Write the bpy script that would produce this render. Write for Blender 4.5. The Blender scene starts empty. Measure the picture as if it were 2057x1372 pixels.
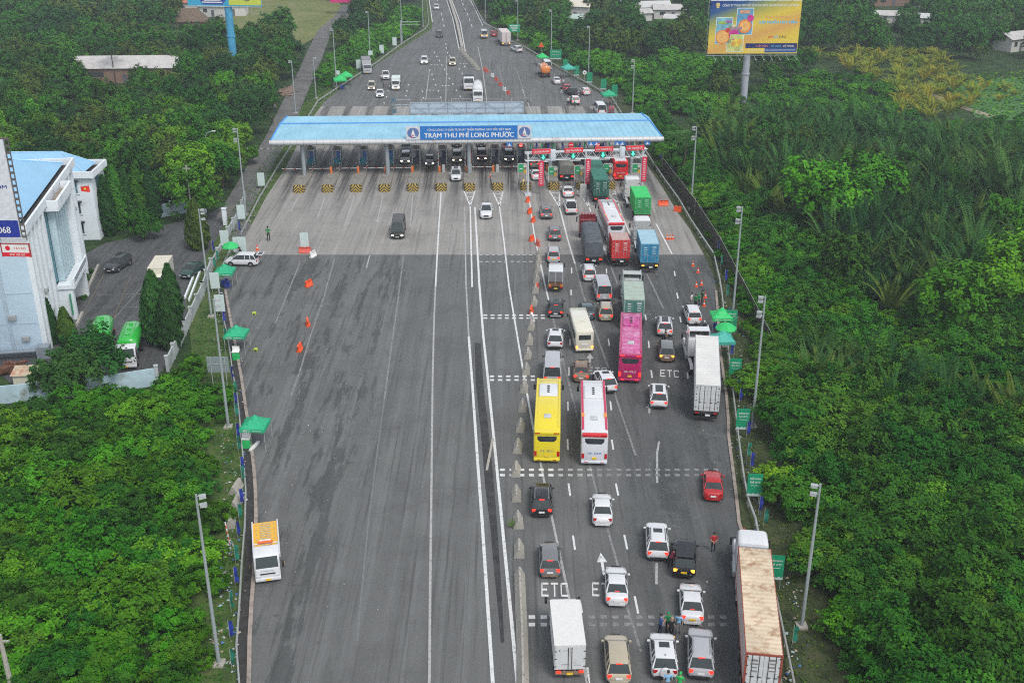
import bpy, bmesh, math, random
import numpy as np
from mathutils import Vector, Matrix
SC = bpy.context.scene
COL = SC.collection
R = math.radians
# ---------------------------------------------------------------- camera
CAM_H, PITCH, FOC = 53.0, R(24.35), 2235.0 / 2057.0
cam = bpy.data.cameras.new("camera")
cam.sensor_width = 36.0; cam.lens = 36.0 * FOC
cam.clip_start = 0.5; cam.clip_end = 5000
co = bpy.data.objects.new("camera", cam); COL.objects.link(co)
co.location = (0, 0, CAM_H); co.rotation_euler = (R(90) - PITCH, 0, 0)
SC.camera = co
# ---------------------------------------------------------------- light: overcast day
SUN_EL, SUN_AZ = R(55), R(148)
w = bpy.data.worlds.new("World"); SC.world = w; w.use_nodes = True
nt = w.node_tree; bg = nt.nodes["Background"]
sky = nt.nodes.new("ShaderNodeTexSky"); sky.sky_type = 'NISHITA'; sky.sun_disc = False
sky.sun_elevation = SUN_EL; sky.sun_rotation = SUN_AZ
sky.dust_density = 1.5; sky.air_density = 1.0; sky.ozone_density = 1.0
hs = nt.nodes.new("ShaderNodeHueSaturation"); hs.inputs['Saturation'].default_value = 0.35   # cloud cover greys the sky
nt.links.new(sky.outputs[0], hs.inputs['Color']); nt.links.new(hs.outputs[0], bg.inputs['Color'])
bg.inputs['Strength'].default_value = 0.15
sl = bpy.data.lights.new("sun", 'SUN'); sl.energy = 1.4; sl.angle = R(18); sl.color = (1.0, 0.97, 0.92)
so = bpy.data.objects.new("sun", sl); COL.objects.link(so)
_d = Vector((math.sin(SUN_AZ) * math.cos(SUN_EL), math.cos(SUN_AZ) * math.cos(SUN_EL), math.sin(SUN_EL)))
so.rotation_euler = (-_d).to_track_quat('-Z', 'Y').to_euler(); so.location = (0, 0, 200)
SC.view_settings.view_transform = 'Standard'; SC.view_settings.look = 'None'
SC.view_settings.gamma = 1.0; SC.view_settings.exposure = 0.50
SC.render.engine = 'CYCLES'
SC.cycles.use_adaptive_sampling = True; SC.cycles.adaptive_threshold = 0.02
SC.cycles.use_denoising = False; SC.cycles.filter_width = 1.1
SC.cycles.max_bounces = 5; SC.cycles.diffuse_bounces = 2; SC.cycles.glossy_bounces = 2
SC.cycles.transmission_bounces = 3; SC.cycles.transparent_max_bounces = 4; SC.cycles.volume_bounces = 0
SC.cycles.caustics_reflective = False; SC.cycles.caustics_refractive = False

_S, _C = math.sin(PITCH), math.cos(PITCH)
def at(px, py, h=0.0):
    """ground (or height h) point that the survey of the photograph gives for a pixel"""
    u = (px - 1028.5) / 2235.0; v = (py - 686) / 2235.0
    t = (CAM_H - h) / (_S + v * _C)
    return u * t, t * (_C - v * _S)
def pix(x, y, z=0.0):
    zc = y * _C + (CAM_H - z) * _S; yc = (CAM_H - z) * _C - y * _S
    return 1028.5 + 2235 * x / zc, 686 + 2235 * yc / zc
def hof(bx, by, ty):
    x, y = at(bx, by); lo, hi = 0.0, 60.0
    for _ in range(50):
        m = (lo + hi) / 2
        if pix(x, y, m)[1] > ty: lo = m
        else: hi = m
    return lo
RND = random.Random(7)
# ---------------------------------------------------------------- materials
_M = {}
def mat(name, col, rough=0.55, metal=0.0, var=0.12, scale=3.0, emit=0.0, coat=0.0, spec=0.5, dirt=None, dirt_amt=0.0, dirt_scale=1.2):
    """Principled material whose colour wanders with noise (var) and may carry dirt or rust patches"""
    if name in _M: return _M[name]
    m = bpy.data.materials.new(name); m.use_nodes = True; _M[name] = m
    nt = m.node_tree; b = nt.nodes["Principled BSDF"]; N = nt.nodes.new; L = nt.links.new
    b.inputs['Roughness'].default_value = rough; b.inputs['Metallic'].default_value = metal
    b.inputs['Specular IOR Level'].default_value = spec
    if coat: b.inputs['Coat Weight'].default_value = coat; b.inputs['Coat Roughness'].default_value = 0.08
    tc = N("ShaderNodeTexCoord")
    n = N("ShaderNodeTexNoise"); n.inputs['Scale'].default_value = scale; n.inputs['Detail'].default_value = 4
    L(tc.outputs['Object'], n.inputs['Vector'])
    r = N("ShaderNodeValToRGB")
    c0 = [max(0, c * (1 - var)) for c in col[:3]] + [1]; c1 = [min(1, c * (1 + var)) for c in col[:3]] + [1]
    r.color_ramp.elements[0].color = c0; r.color_ramp.elements[1].color = c1
    r.color_ramp.elements[0].position = 0.3; r.color_ramp.elements[1].position = 0.7
    L(n.outputs['Fac'], r.inputs['Fac']); out = r.outputs['Color']
    if dirt:
        n2 = N("ShaderNodeTexNoise"); n2.inputs['Scale'].default_value = dirt_scale; n2.inputs['Detail'].default_value = 8
        n2.inputs['Roughness'].default_value = 0.7
        L(tc.outputs['Object'], n2.inputs['Vector'])
        r2 = N("ShaderNodeValToRGB"); r2.color_ramp.elements[0].position = 0.62 - 0.25 * dirt_amt; r2.color_ramp.elements[1].position = 0.78 - 0.2 * dirt_amt
        L(n2.outputs['Fac'], r2.inputs['Fac'])
        mx = N("ShaderNodeMix"); mx.data_type = 'RGBA'
        L(r2.outputs['Color'], mx.inputs['Factor']); L(out, mx.inputs['A']); mx.inputs['B'].default_value = (*dirt, 1)
        out = mx.outputs['Result']
    L(out, b.inputs['Base Color'])
    if emit: L(out, b.inputs['Emission Color']); b.inputs['Emission Strength'].default_value = emit
    return m
def paint(name, col, rough=0.22, var=0.03): return mat("paint_" + name, col, rough, 0.0, var, 1.5, coat=0.6)
WHITE = paint("white", (0.64, 0.65, 0.66)); SILVER = paint("silver", (0.40, 0.41, 0.43)); GREY = paint("grey", (0.16, 0.165, 0.17))
DGREY = paint("dark_grey", (0.045, 0.05, 0.055)); BLACK = paint("black", (0.010, 0.010, 0.012)); RED = paint("red", (0.42, 0.012, 0.015))
GOLD = paint("champagne", (0.42, 0.37, 0.27)); BROWN = paint("bronze", (0.20, 0.13, 0.085)); BEIGE = paint("beige", (0.47, 0.45, 0.36))
CREAM = paint("cream", (0.66, 0.64, 0.52)); PINK = paint("magenta", (0.42, 0.012, 0.11)); YEL = paint("yellow", (0.74, 0.60, 0.02))
BUSRED = paint("bus_red", (0.62, 0.015, 0.02)); TANKG = paint("tanker_green", (0.03, 0.42, 0.05)); DECKY = paint("deck_yellow", (0.78, 0.42, 0.01))
DRED = paint("dark_red", (0.17, 0.012, 0.016)); TEAL = paint("slate", (0.07, 0.10, 0.11)); ORG = paint("tank_orange", (0.66, 0.20, 0.03))
GLASS = mat("window_glass", (0.048, 0.058, 0.060), 0.08, 0, 0.1, 1.0, spec=0.16)
GLASSB = mat("bus_glass", (0.035, 0.042, 0.046), 0.06, 0, 0.2, 1.0, spec=0.22)
TYRE = mat("rubber", (0.012, 0.012, 0.012), 0.85, spec=0.2); RIM = mat("alloy", (0.35, 0.35, 0.36), 0.35, 0.6)
PLAS = mat("dark_plastic", (0.018, 0.018, 0.02), 0.6); PLATEW = mat("plate_white", (0.7, 0.7, 0.7), 0.5); PLATEY = mat("plate_yellow", (0.75, 0.5, 0.03), 0.5)
TAIL = mat("lamp_red", (0.45, 0.006, 0.006), 0.25); TAILON = mat("lamp_red_lit", (1.0, 0.025, 0.012), 0.3, emit=1.7)
AMBER = mat("lamp_amber_lit", (1.0, 0.30, 0.03), 0.3, emit=2.5); HEAD = mat("lamp_clear", (0.6, 0.62, 0.64), 0.1)
HEADON = mat("lamp_white_lit", (1.0, 0.86, 0.62), 0.3, emit=7.0); CHROME = mat("chrome", (0.6, 0.6, 0.6), 0.2, 0.9)
CHASSIS = mat("chassis_steel", (0.03, 0.03, 0.032), 0.7, 0.2, 0.4, 4.0, dirt=(0.10, 0.08, 0.06), dirt_amt=0.4)
STEEL = mat("galvanised_steel", (0.42, 0.45, 0.46), 0.5, 0.4, 0.1); POLEG = mat("lamp_post_paint", (0.33, 0.37, 0.38), 0.5, 0.2, 0.08)
CONC = mat("precast_concrete", (0.37, 0.35, 0.305), 0.9, 0, 0.2, 2.5, dirt=(0.12, 0.11, 0.09), dirt_amt=0.35, dirt_scale=2.5)
MARK = mat("road_paint_white", (0.62, 0.63, 0.62), 0.8, 0, 0.15, 4.0, dirt=(0.13, 0.135, 0.135), dirt_amt=0.30, dirt_scale=2.2)
MARKF = mat("road_paint_worn", (0.24, 0.245, 0.24), 0.85, 0, 0.2, 4.0, dirt=(0.11, 0.113, 0.113), dirt_amt=0.75, dirt_scale=3.0)
MARKG = mat("road_paint_grey", (0.36, 0.36, 0.35), 0.85, 0, 0.2, 4.0, dirt=(0.12, 0.125, 0.125), dirt_amt=0.4, dirt_scale=2.5)
TENTG = mat("tent_green", (0.012, 0.36, 0.17), 0.65, 0, 0.08, 1.5); TENTT = mat("tent_teal", (0.05, 0.38, 0.30), 0.65, 0, 0.08, 1.5)
UMBG = mat("umbrella_green", (0.02, 0.47, 0.12), 0.6, 0, 0.08); SIGNG = mat("sign_green", (0.005, 0.27, 0.13), 0.5, 0, 0.06)
SIGNW = mat("sign_white", (0.75, 0.75, 0.73), 0.5, 0, 0.05); PALE = mat("banner_back", (0.52, 0.62, 0.60), 0.6, 0, 0.06)
SIGNR = mat("sign_red", (0.68, 0.01, 0.03), 0.5, 0, 0.05); BANR = mat("banner_crimson", (0.60, 0.012, 0.06), 0.6, 0, 0.08)
SIGNB = mat("sign_blue", (0.008, 0.16, 0.50), 0.45, 0, 0.05); ORANGE = mat("orange_plastic", (0.80, 0.09, 0.015), 0.5, 0, 0.12, 2.0)
REDPL = mat("faded_red_plastic", (0.62, 0.10, 0.07), 0.6, 0, 0.15); WHITEPL = mat("white_plastic", (0.72, 0.72, 0.70), 0.5)
BOOTHB = mat("booth_blue", (0.01, 0.10, 0.33), 0.4); BOOTHT = mat("booth_teal", (0.01, 0.20, 0.27), 0.5); MACH = mat("barrier_orange", (0.72, 0.17, 0.02), 0.5)
TRUNK = mat("bark", (0.09, 0.065, 0.045), 0.9, 0, 0.3, 6.0)
SKIN = mat("skin", (0.42, 0.24, 0.16), 0.6); HAIR = mat("hair", (0.010, 0.008, 0.007), 0.6); HELM = mat("helmet_white", (0.7, 0.7, 0.7), 0.3)
# ---------------------------------------------------------------- mesh builder
class MB:
    def __init__(s): s.v = []; s.f = []; s.m = []
    def add(s, vs, fs, m=0):
        o = len(s.v); s.v += [tuple(p) for p in vs]
        for q in fs: s.f.append(tuple(i + o for i in q)); s.m.append(m)
        return s
    def box(s, c, d, m=0, rz=0.0, tap=1.0):
        x, y, z = d[0] / 2, d[1] / 2, d[2] / 2; a, b = math.cos(rz), math.sin(rz); P = []
        for dz in (-1, 1):
            k = tap if dz > 0 else 1
            for sx, sy in ((-1, -1), (1, -1), (1, 1), (-1, 1)):
                px, py = sx * x * k, sy * y * k
                P.append((c[0] + px * a - py * b, c[1] + px * b + py * a, c[2] + dz * z))
        return s.add(P, [(3, 2, 1, 0), (4, 5, 6, 7), (0, 1, 5, 4), (1, 2, 6, 5), (2, 3, 7, 6), (3, 0, 4, 7)], m)
    def b2(s, x0, x1, y0, y1, z0, z1, m=0): return s.box(((x0 + x1) / 2, (y0 + y1) / 2, (z0 + z1) / 2), (x1 - x0, y1 - y0, z1 - z0), m)
    def tube(s, p0, p1, r0, r1=None, n=8, m=0, cap=True):
        r1 = r0 if r1 is None else r1
        p0, p1 = Vector(p0), Vector(p1); d = (p1 - p0)
        if d.length < 1e-6: return s
        q = d.to_track_quat('Z', 'Y'); P = []
        for p, r in ((p0, r0), (p1, r1)):
            for i in range(n):
                a = 2 * math.pi * i / n; P.append(p + q @ Vector((r * math.cos(a), r * math.sin(a), 0)))
        F = [(i, (i + 1) % n, n + (i + 1) % n, n + i) for i in range(n)]
        if cap: F += [tuple(range(n - 1, -1, -1)), tuple(range(n, 2 * n))]
        return s.add(P, F, m)
    def path(s, pts, r, n=6, m=0):
        for a, b in zip(pts, pts[1:]): s.tube(a, b, r, r, n, m)
        return s
    def loft(s, rings, m=0, cap=True):
        n = len(rings[0]); P = [p for r in rings for p in r]; F = []
        for k in range(len(rings) - 1):
            for i in range(n):
                j = (i + 1) % n; F.append((k * n + i, k * n + j, (k + 1) * n + j, (k + 1) * n + i))
        if cap: F += [tuple(range(n - 1, -1, -1)), tuple(range((len(rings) - 1) * n, len(rings) * n))]
        return s.add(P, F, m)
    def quad(s, a, b, c, d, m=0): return s.add([a, b, c, d], [(0, 1, 2, 3)], m)
    def rbox(s, x0, x1, y0, y1, z0, z1, r=0.1, m=0, k=3, ry=None):
        """box with rounded long edges (along y) and softened ends"""
        ry = r if ry is None else ry
        def ring(y, ins):
            X0, X1, Z0, Z1 = x0 + ins, x1 - ins, z0 + ins, z1 - ins; rr = max(r - ins * 0.5, 0.01); P = []
            for cx, cz, a0 in ((X1 - rr, Z1 - rr, 0), (X0 + rr, Z1 - rr, 90), (X0 + rr, Z0 + rr, 180), (X1 - rr, Z0 + rr, 270)):
                for i in range(k + 1):
                    a = R(a0 + 90 * i / k); P.append((cx + rr * math.cos(a), y, cz + rr * math.sin(a)))
            return P
        return s.loft([ring(y0, ry), ring(y0 + ry * 0.3, ry * 0.3), ring(y0 + ry, 0), ring(y1 - ry, 0), ring(y1 - ry * 0.3, ry * 0.3), ring(y1, ry)], m)
    def wheel(s, x, y, r, wd, m=0, m2=1, out=1, n=16):
        s.tube((x - wd / 2, y, r), (x + wd / 2, y, r), r, r, n, m)
        xx = x + out * (wd / 2 + 0.006)
        s.tube((xx - 0.02 * out, y, r), (xx, y, r), r * 0.62, r * 0.58, n, m2)
        return s
    def mesh(s, name, mats, smooth=True, ang=38):
        me = bpy.data.meshes.new(name); me.from_pydata(s.v, [], s.f)
        if not isinstance(mats, (list, tuple)): mats = [mats]
        for x in mats: me.materials.append(x)
        if len(mats) > 1: me.polygons.foreach_set('material_index', s.m)
        bm = bmesh.new(); bm.from_mesh(me); bmesh.ops.recalc_face_normals(bm, faces=bm.faces); bm.to_mesh(me); bm.free()
        if smooth:
            me.polygons.foreach_set('use_smooth', [True] * len(me.polygons)); me.set_sharp_from_angle(angle=R(ang))
        me.update(); return me
    def build(s, name, mats, parent=None, loc=None, rz=None, smooth=True, ang=38):
        return link(name, s.mesh(name, mats, smooth, ang), parent, loc, rz)
def _flat(s, *a, **k): return s.build(*a, smooth=False, **k)
MB.flat = _flat
def link(name, me, parent=None, loc=None, rz=None):
    o = bpy.data.objects.new(name, me); COL.objects.link(o)
    if parent: o.parent = parent
    if loc: o.location = loc
    if rz is not None: o.rotation_euler = (0, 0, rz)
    return o
def tag(o, label, cat, group=None):
    o['label'] = label; o['category'] = cat
    if group: o['group'] = group
    return o
def thing(name, label, cat, loc=(0, 0, 0), rz=0.0, group=None):
    o = bpy.data.objects.new(name, None); COL.objects.link(o); o.location = loc; o.rotation_euler = (0, 0, rz)
    o.empty_display_size = 0.3
    return tag(o, label, cat, group)
def struct(o, kind='structure'): o['kind'] = kind; return o
def dup(root, loc, rz, label=None, group=None, scale=None):
    def cp(o, par):
        c = o.copy(); COL.objects.link(c)
        if par: c.parent = par
        for ch in o.children: cp(ch, c)
        return c
    r = cp(root, None); r.location = loc; r.rotation_euler = (0, 0, rz)
    if scale: r.scale = scale
    if label: r['label'] = label
    if group: r['group'] = group
    return r
def text_mesh(name, body, width, height, m, parent, mtx, weight=0.0, depth=0.0):
    """lettering fitted to width x height, drawn in a local XY plane (x right, y up) that mtx places"""
    def cut(t):
        cu = bpy.data.curves.new(name, 'FONT'); cu.body = t; cu.resolution_u = 3; o = bpy.data.objects.new(name, cu); COL.objects.link(o)
        dg = bpy.context.evaluated_depsgraph_get(); dg.update(); me = bpy.data.meshes.new_from_object(o.evaluated_get(dg)); bpy.data.objects.remove(o); bpy.data.curves.remove(cu); return me
    plain = body.translate(str.maketrans('ƠỚỜ', 'OÓÒ')); me = cut(plain)
    bm = bmesh.new(); bm.from_mesh(me)
    for i, ch in enumerate(body):           # horned O: the hook is added by hand
        if ch in 'ƠỚỜ':
            q = cut(plain[:i + 1]); x = max(v.co.x for v in q.vertices); bm.faces.new([bm.verts.new(p) for p in ((x - .16, .60, 0), (x - .06, .54, 0), (x + .07, .70, 0), (x + .05, .82, 0), (x - .03, .80, 0), (x - .02, .72, 0))])
    bm.to_mesh(me); bm.free()
    if len(me.vertices):
        a = np.empty(len(me.vertices) * 3); me.vertices.foreach_get('co', a); a = a.reshape(-1, 3)
        lo, hi = a.min(0), a.max(0); a[:, :2] -= ((lo + hi) / 2)[:2]
        a[:, 0] *= width / max(hi[0] - lo[0], 1e-6); a[:, 1] *= height / max(hi[1] - lo[1], 1e-6)
        me.vertices.foreach_set('co', a.ravel())
    if weight and len(me.vertices):      # bold: a second, slightly shifted cut in front of the first
        bm = bmesh.new(); bm.from_mesh(me); q = bmesh.ops.duplicate(bm, geom=list(bm.verts) + list(bm.edges) + list(bm.faces)); s = height * weight * 2.4
        for v in q['geom']:
            if isinstance(v, bmesh.types.BMVert): v.co.x += s; v.co.z += .003
        bm.to_mesh(me); bm.free()
    me.transform(mtx); me.materials.clear(); me.materials.append(m); me.name = name; me.update()
    return link(name, me, parent)
UPRIGHT = Matrix.Rotation(R(90), 4, 'X')          # local text plane standing up, readable from -y
def front(x, y, z): return Matrix.Translation((x, y, z)) @ UPRIGHT
def interp(poly, y):
    for (x0, y0), (x1, y1) in zip(poly, poly[1:]):
        if min(y0, y1) <= y <= max(y0, y1) and y0 != y1: return x0 + (x1 - x0) * (y - y0) / (y1 - y0)
    return poly[0][0] if abs(y - poly[0][1]) < abs(y - poly[-1][1]) else poly[-1][0]
# ================================================================ setting: ground, road, apron, markings
LE_PX = [(495,1420),(497,1372),(499,1280),(503,1209),(508,1149),(512,1037),(511,985),(508,942),(503,899),(493,828),(483,759),(471,692),(461,641),(451,583),(449,552),(468,520),(501,460),(533,399),(545,380),(571,343),(597,292),(635,227),(653,204),(689,176),(730,148),(790,108),(867,59),(869,45),(861,0)]
RE_PX = [(1590,1420),(1570,1372),(1535,1220),(1500,1090),(1487,1051),(1480,987),(1472,926),(1466,880),(1465,845),(1461,795),(1454,746),(1448,704),(1442,611),(1440,585),(1432,550),(1413,510),(1386,461),(1358,422),(1332,379),(1294,323),(1245,230),(1225,200),(1165,165),(1100,127),(1050,97),(1020,80),(990,60),(965,30),(945,0)]
LE = [at(*p) for p in LE_PX]; RE = [at(*p) for p in RE_PX]
_t = math.tan(R(-5.1))
for P in (LE, RE): P.append((P[-1][0] + _t * 400, P[-1][1] + 400)); P.insert(0, (P[0][0], 30))
xl = lambda y: interp(LE, y)
xr = lambda y: interp(RE, y)
def strip(name, ys, fa, fb, z, m, nx=1, kind='structure'):
    b = MB(); P = []
    for y in ys:
        a, c = fa(y), fb(y); P += [(a + (c - a) * i / nx, y, z) for i in range(nx + 1)]
    F = [(k * (nx + 1) + i, k * (nx + 1) + i + 1, (k + 1) * (nx + 1) + i + 1, (k + 1) * (nx + 1) + i) for k in range(len(ys) - 1) for i in range(nx)]
    b.add(P, F); o = b.flat(name, m); o['kind'] = kind; return o
def ground_mat(name, cols, scale, rough=0.95, fine=8.0):
    m = bpy.data.materials.new(name); m.use_nodes = True; nt = m.node_tree; b = nt.nodes["Principled BSDF"]; N = nt.nodes.new; L = nt.links.new
    b.inputs['Roughness'].default_value = rough; b.inputs['Specular IOR Level'].default_value = 0.2
    g = N("ShaderNodeNewGeometry"); n = N("ShaderNodeTexNoise"); n.inputs['Scale'].default_value = scale; n.inputs['Detail'].default_value = 8; n.inputs['Roughness'].default_value = 0.65
    L(g.outputs['Position'], n.inputs['Vector']); r = N("ShaderNodeValToRGB")
    for i, c in enumerate(cols):
        p = 0.32 + 0.36 * i / (len(cols) - 1)
        e = r.color_ramp.elements[i] if i < 2 else r.color_ramp.elements.new(p)
        e.position = p; e.color = (*c, 1)
    L(n.outputs['Fac'], r.inputs['Fac']); n2 = N("ShaderNodeTexNoise"); n2.inputs['Scale'].default_value = fine; n2.inputs['Detail'].default_value = 3
    L(g.outputs['Position'], n2.inputs['Vector']); mp = N("ShaderNodeMapRange"); mp.inputs['To Min'].default_value = 0.72; mp.inputs['To Max'].default_value = 1.28
    L(n2.outputs['Fac'], mp.inputs['Value']); mx = N("ShaderNodeMix"); mx.data_type = 'RGBA'; mx.blend_type = 'MULTIPLY'; mx.inputs['Factor'].default_value = 1
    L(r.outputs['Color'], mx.inputs['A']); L(mp.outputs['Result'], mx.inputs['B']); L(mx.outputs['Result'], b.inputs['Base Color'])
    bp = N("ShaderNodeBump"); bp.inputs['Strength'].default_value = 0.4; bp.inputs['Distance'].default_value = 0.05; L(n2.outputs['Fac'], bp.inputs['Height']); L(bp.outputs[0], b.inputs['Normal'])
    return m
def road_mat(name, base, apron=False):
    """asphalt or concrete with lane-long streaks, tyre tracks, patches and oil / damp stains"""
    m = bpy.data.materials.new(name); m.use_nodes = True; nt = m.node_tree; b = nt.nodes["Principled BSDF"]; N = nt.nodes.new; L = nt.links.new
    g = N("ShaderNodeNewGeometry"); sp = N("ShaderNodeSeparateXYZ"); L(g.outputs['Position'], sp.inputs[0])
    def noise(vec, sc, det=6, ro=0.6):
        n = N("ShaderNodeTexNoise"); n.inputs['Scale'].default_value = sc; n.inputs['Detail'].default_value = det; n.inputs['Roughness'].default_value = ro
        L(vec, n.inputs['Vector']); return n.outputs['Fac']
    def ramp(v, a, c, lo=0.0, hi=1.0):
        r = N("ShaderNodeMapRange"); r.interpolation_type = 'SMOOTHSTEP'
        for k, x in zip(('From Min', 'From Max', 'To Min', 'To Max'), (a, c, lo, hi)): r.inputs[k].default_value = x
        L(v, r.inputs['Value']); return r.outputs['Result']
    def mul(a, c):
        q = N("ShaderNodeMath"); q.operation = 'MULTIPLY'
        for i, x in enumerate((a, c)):
            if isinstance(x, float): q.inputs[i].default_value = x
            else: L(x, q.inputs[i])
        return q.outputs[0]
    def mx(fac, a, c):
        q = N("ShaderNodeMath"); q.operation = 'MAXIMUM'; L(a, q.inputs[0]); L(c, q.inputs[1]); return q.outputs[0]
    mp = N("ShaderNodeMapping"); mp.inputs['Scale'].default_value = (0.9, 0.022, 1); mp.inputs['Rotation'].default_value = (0, 0, R(1.5)); L(g.outputs['Position'], mp.inputs['Vector'])
    col = None
    def blend(prev, fac, c):
        q = N("ShaderNodeMix"); q.data_type = 'RGBA'; L(fac, q.inputs['Factor'])
        if isinstance(prev, tuple): q.inputs['A'].default_value = (*prev, 1)
        else: L(prev, q.inputs['A'])
        q.inputs['B'].default_value = (*c, 1); return q.outputs['Result']
    dark = tuple(x * 0.66 for x in base); lite = tuple(min(1, x * 1.22) for x in base)
    c = blend(base, ramp(noise(mp.outputs[0], 1.0, 5, 0.55), 0.42, 0.66), lite)
    mp2 = N("ShaderNodeMapping"); mp2.inputs['Scale'].default_value = (2.6, 0.05, 1); mp2.inputs['Location'].default_value = (7, 3, 0); L(g.outputs['Position'], mp2.inputs['Vector'])
    c = blend(c, mul(ramp(noise(mp2.outputs[0], 1.0, 4), 0.50, 0.70), 0.95), dark)
    c = blend(c, mul(ramp(noise(g.outputs['Position'], 0.16, 8, 0.7), 0.45, 0.7), 0.55), dark)
    fine = noise(g.outputs['Position'], 14.0, 2)
    if apron:
        wv = N("ShaderNodeVectorRotate"); wv.rotation_type = 'Z_AXIS'; wv.inputs['Angle'].default_value = R(-2.3); L(g.outputs['Position'], wv.inputs['Vector'])
        s2 = N("ShaderNodeSeparateXYZ"); L(wv.outputs[0], s2.inputs[0])
        ph = N("ShaderNodeMath"); ph.operation = 'MULTIPLY_ADD'; ph.inputs[1].default_value = 2 * math.pi / LANE_W; ph.inputs[2].default_value = LANE_PH; L(s2.outputs['X'], ph.inputs[0])
        cs = N("ShaderNodeMath"); cs.operation = 'COSINE'; L(ph.outputs[0], cs.inputs[0])
        trk = ramp(cs.outputs[0], -0.1, -0.95); near = ramp(s2.outputs['Y'], 160, 186)
        c = blend(c, mul(mul(trk, near), ramp(noise(mp2.outputs[0], 1.4, 4), 0.3, 0.62, 0.25, 0.95)), (0.045, 0.045, 0.045))
        c = blend(c, mul(ramp(noise(g.outputs['Position'], 0.55, 7, 0.75), 0.62, 0.70), 0.35), (0.07, 0.065, 0.06))
        br = N("ShaderNodeTexBrick"); br.offset = 0; br.inputs['Scale'].default_value = 1; br.inputs['Mortar Size'].default_value = 0.03; br.inputs['Brick Width'].default_value = LANE_W; br.inputs['Row Height'].default_value = 5.2
        L(wv.outputs[0], br.inputs['Vector']); c = blend(c, mul(br.outputs['Fac'], 0.22), (0.08, 0.075, 0.07))
    else:
        zl = mul(ramp(sp.outputs['X'], -10.5, -17.0), ramp(sp.outputs['Y'], 172, 140)); zr = mul(ramp(sp.outputs['X'], 6.5, 14.0), ramp(sp.outputs['Y'], 165, 135))
        side = mx(None, zl, zr)
        mp3 = N("ShaderNodeMapping"); mp3.inputs['Scale'].default_value = (0.52, 0.075, 1); L(g.outputs['Position'], mp3.inputs['Vector'])
        st = ramp(noise(mp3.outputs[0], 1.0, 9, 0.68), 0.505, 0.575)
        c = blend(c, mul(mul(side, st), 0.72), (0.05, 0.054, 0.052))
        c = blend(c, mul(mul(side, ramp(noise(g.outputs['Position'], 0.75, 6, 0.7), 0.60, 0.66)), 0.5), (0.045, 0.048, 0.046))
        c = blend(c, mul(zr, .35), (0.05, 0.054, 0.056))
        c = blend(c, mul(mul(zr, ramp(noise(mp3.outputs[0], 0.8, 6, 0.6), 0.55, 0.45)), 0.5), (0.07, 0.074, 0.074))
        c = blend(c, mul(mul(side, ramp(noise(g.outputs['Position'], 0.33, 8, 0.7), 0.57, 0.66)), 0.5), lite)
    q = N("ShaderNodeMix"); q.data_type = 'RGBA'; q.blend_type = 'MULTIPLY'; q.inputs['Factor'].default_value = 1
    L(c, q.inputs['A']); L(ramp(fine, 0.25, 0.75, 0.82, 1.18), q.inputs['B']); L(q.outputs['Result'], b.inputs['Base Color'])
    b.inputs['Roughness'].default_value = 0.82; b.inputs['Specular IOR Level'].default_value = 0.3
    bp = N("ShaderNodeBump"); bp.inputs['Strength'].default_value = 0.25; bp.inputs['Distance'].default_value = 0.02; L(fine, bp.inputs['Height']); L(bp.outputs[0], b.inputs['Normal'])
    return m
# toll frame: plaza axis is turned 2.3 degrees left of the view
TAX = R(-2.3); TEY = (math.sin(TAX), math.cos(TAX)); TEX = (math.cos(TAX), -math.sin(TAX)); TROT = -TAX
TO = at(942.9, 384)
def tf(a, d): return TO[0] + a * TEX[0] + d * TEY[0], TO[1] + a * TEX[1] + d * TEY[1]
LANE_W = 4.66
_ix = TO[0] * math.cos(R(-2.3)) - TO[1] * math.sin(R(-2.3))
LANE_PH = -2 * math.pi * _ix / LANE_W
ASPH = road_mat("asphalt", (0.120, 0.123, 0.120)); APRON = road_mat("concrete_apron", (0.26, 0.25, 0.232), True)
YARD = road_mat("yard_asphalt", (0.085, 0.088, 0.09))
GRND = ground_mat("undergrowth_soil", [(0.012, 0.028, 0.010), (0.022, 0.05, 0.013), (0.045, 0.085, 0.02)], 0.35)
b = MB(); b.quad((-560, -40, -0.06), (560, -40, -0.06), (560, 1100, -0.06), (-560, 1100, -0.06)); struct(b.flat('ground', GRND))
ys = sorted({round(p[1], 3) for p in LE + RE})
struct(strip('road', ys, xl, xr, 0.0, ASPH))
Y0, Y1 = at(900, 512)[1], at(900, 214)[1]
ya = [Y0] + [y for y in ys if Y0 < y < Y1] + [Y1]
strip('concrete_apron', ya, xl, xr, 0.004, APRON)
VERGE = ground_mat("verge_grass", [(0.035, 0.05, 0.02), (0.05, 0.085, 0.022), (0.075, 0.12, 0.03), (0.09, 0.085, 0.05)], 0.5)
VERGED = ground_mat("verge_soil", [(0.05, 0.045, 0.032), (0.035, 0.05, 0.02), (0.06, 0.075, 0.03), (0.08, 0.065, 0.045)], 0.4)
yv = [y for y in ys if y < 420]
strip('verge_left', yv, lambda y: xl(y) - (5.0 if y < 135 else 4.0 if y < 250 else 2.5), lambda y: xl(y), -0.02, VERGE)
strip('verge_right', yv, lambda y: xr(y), lambda y: xr(y) + (5.2 if y < 150 else 4.5 if y < 260 else 3), -0.02, VERGED)
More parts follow.
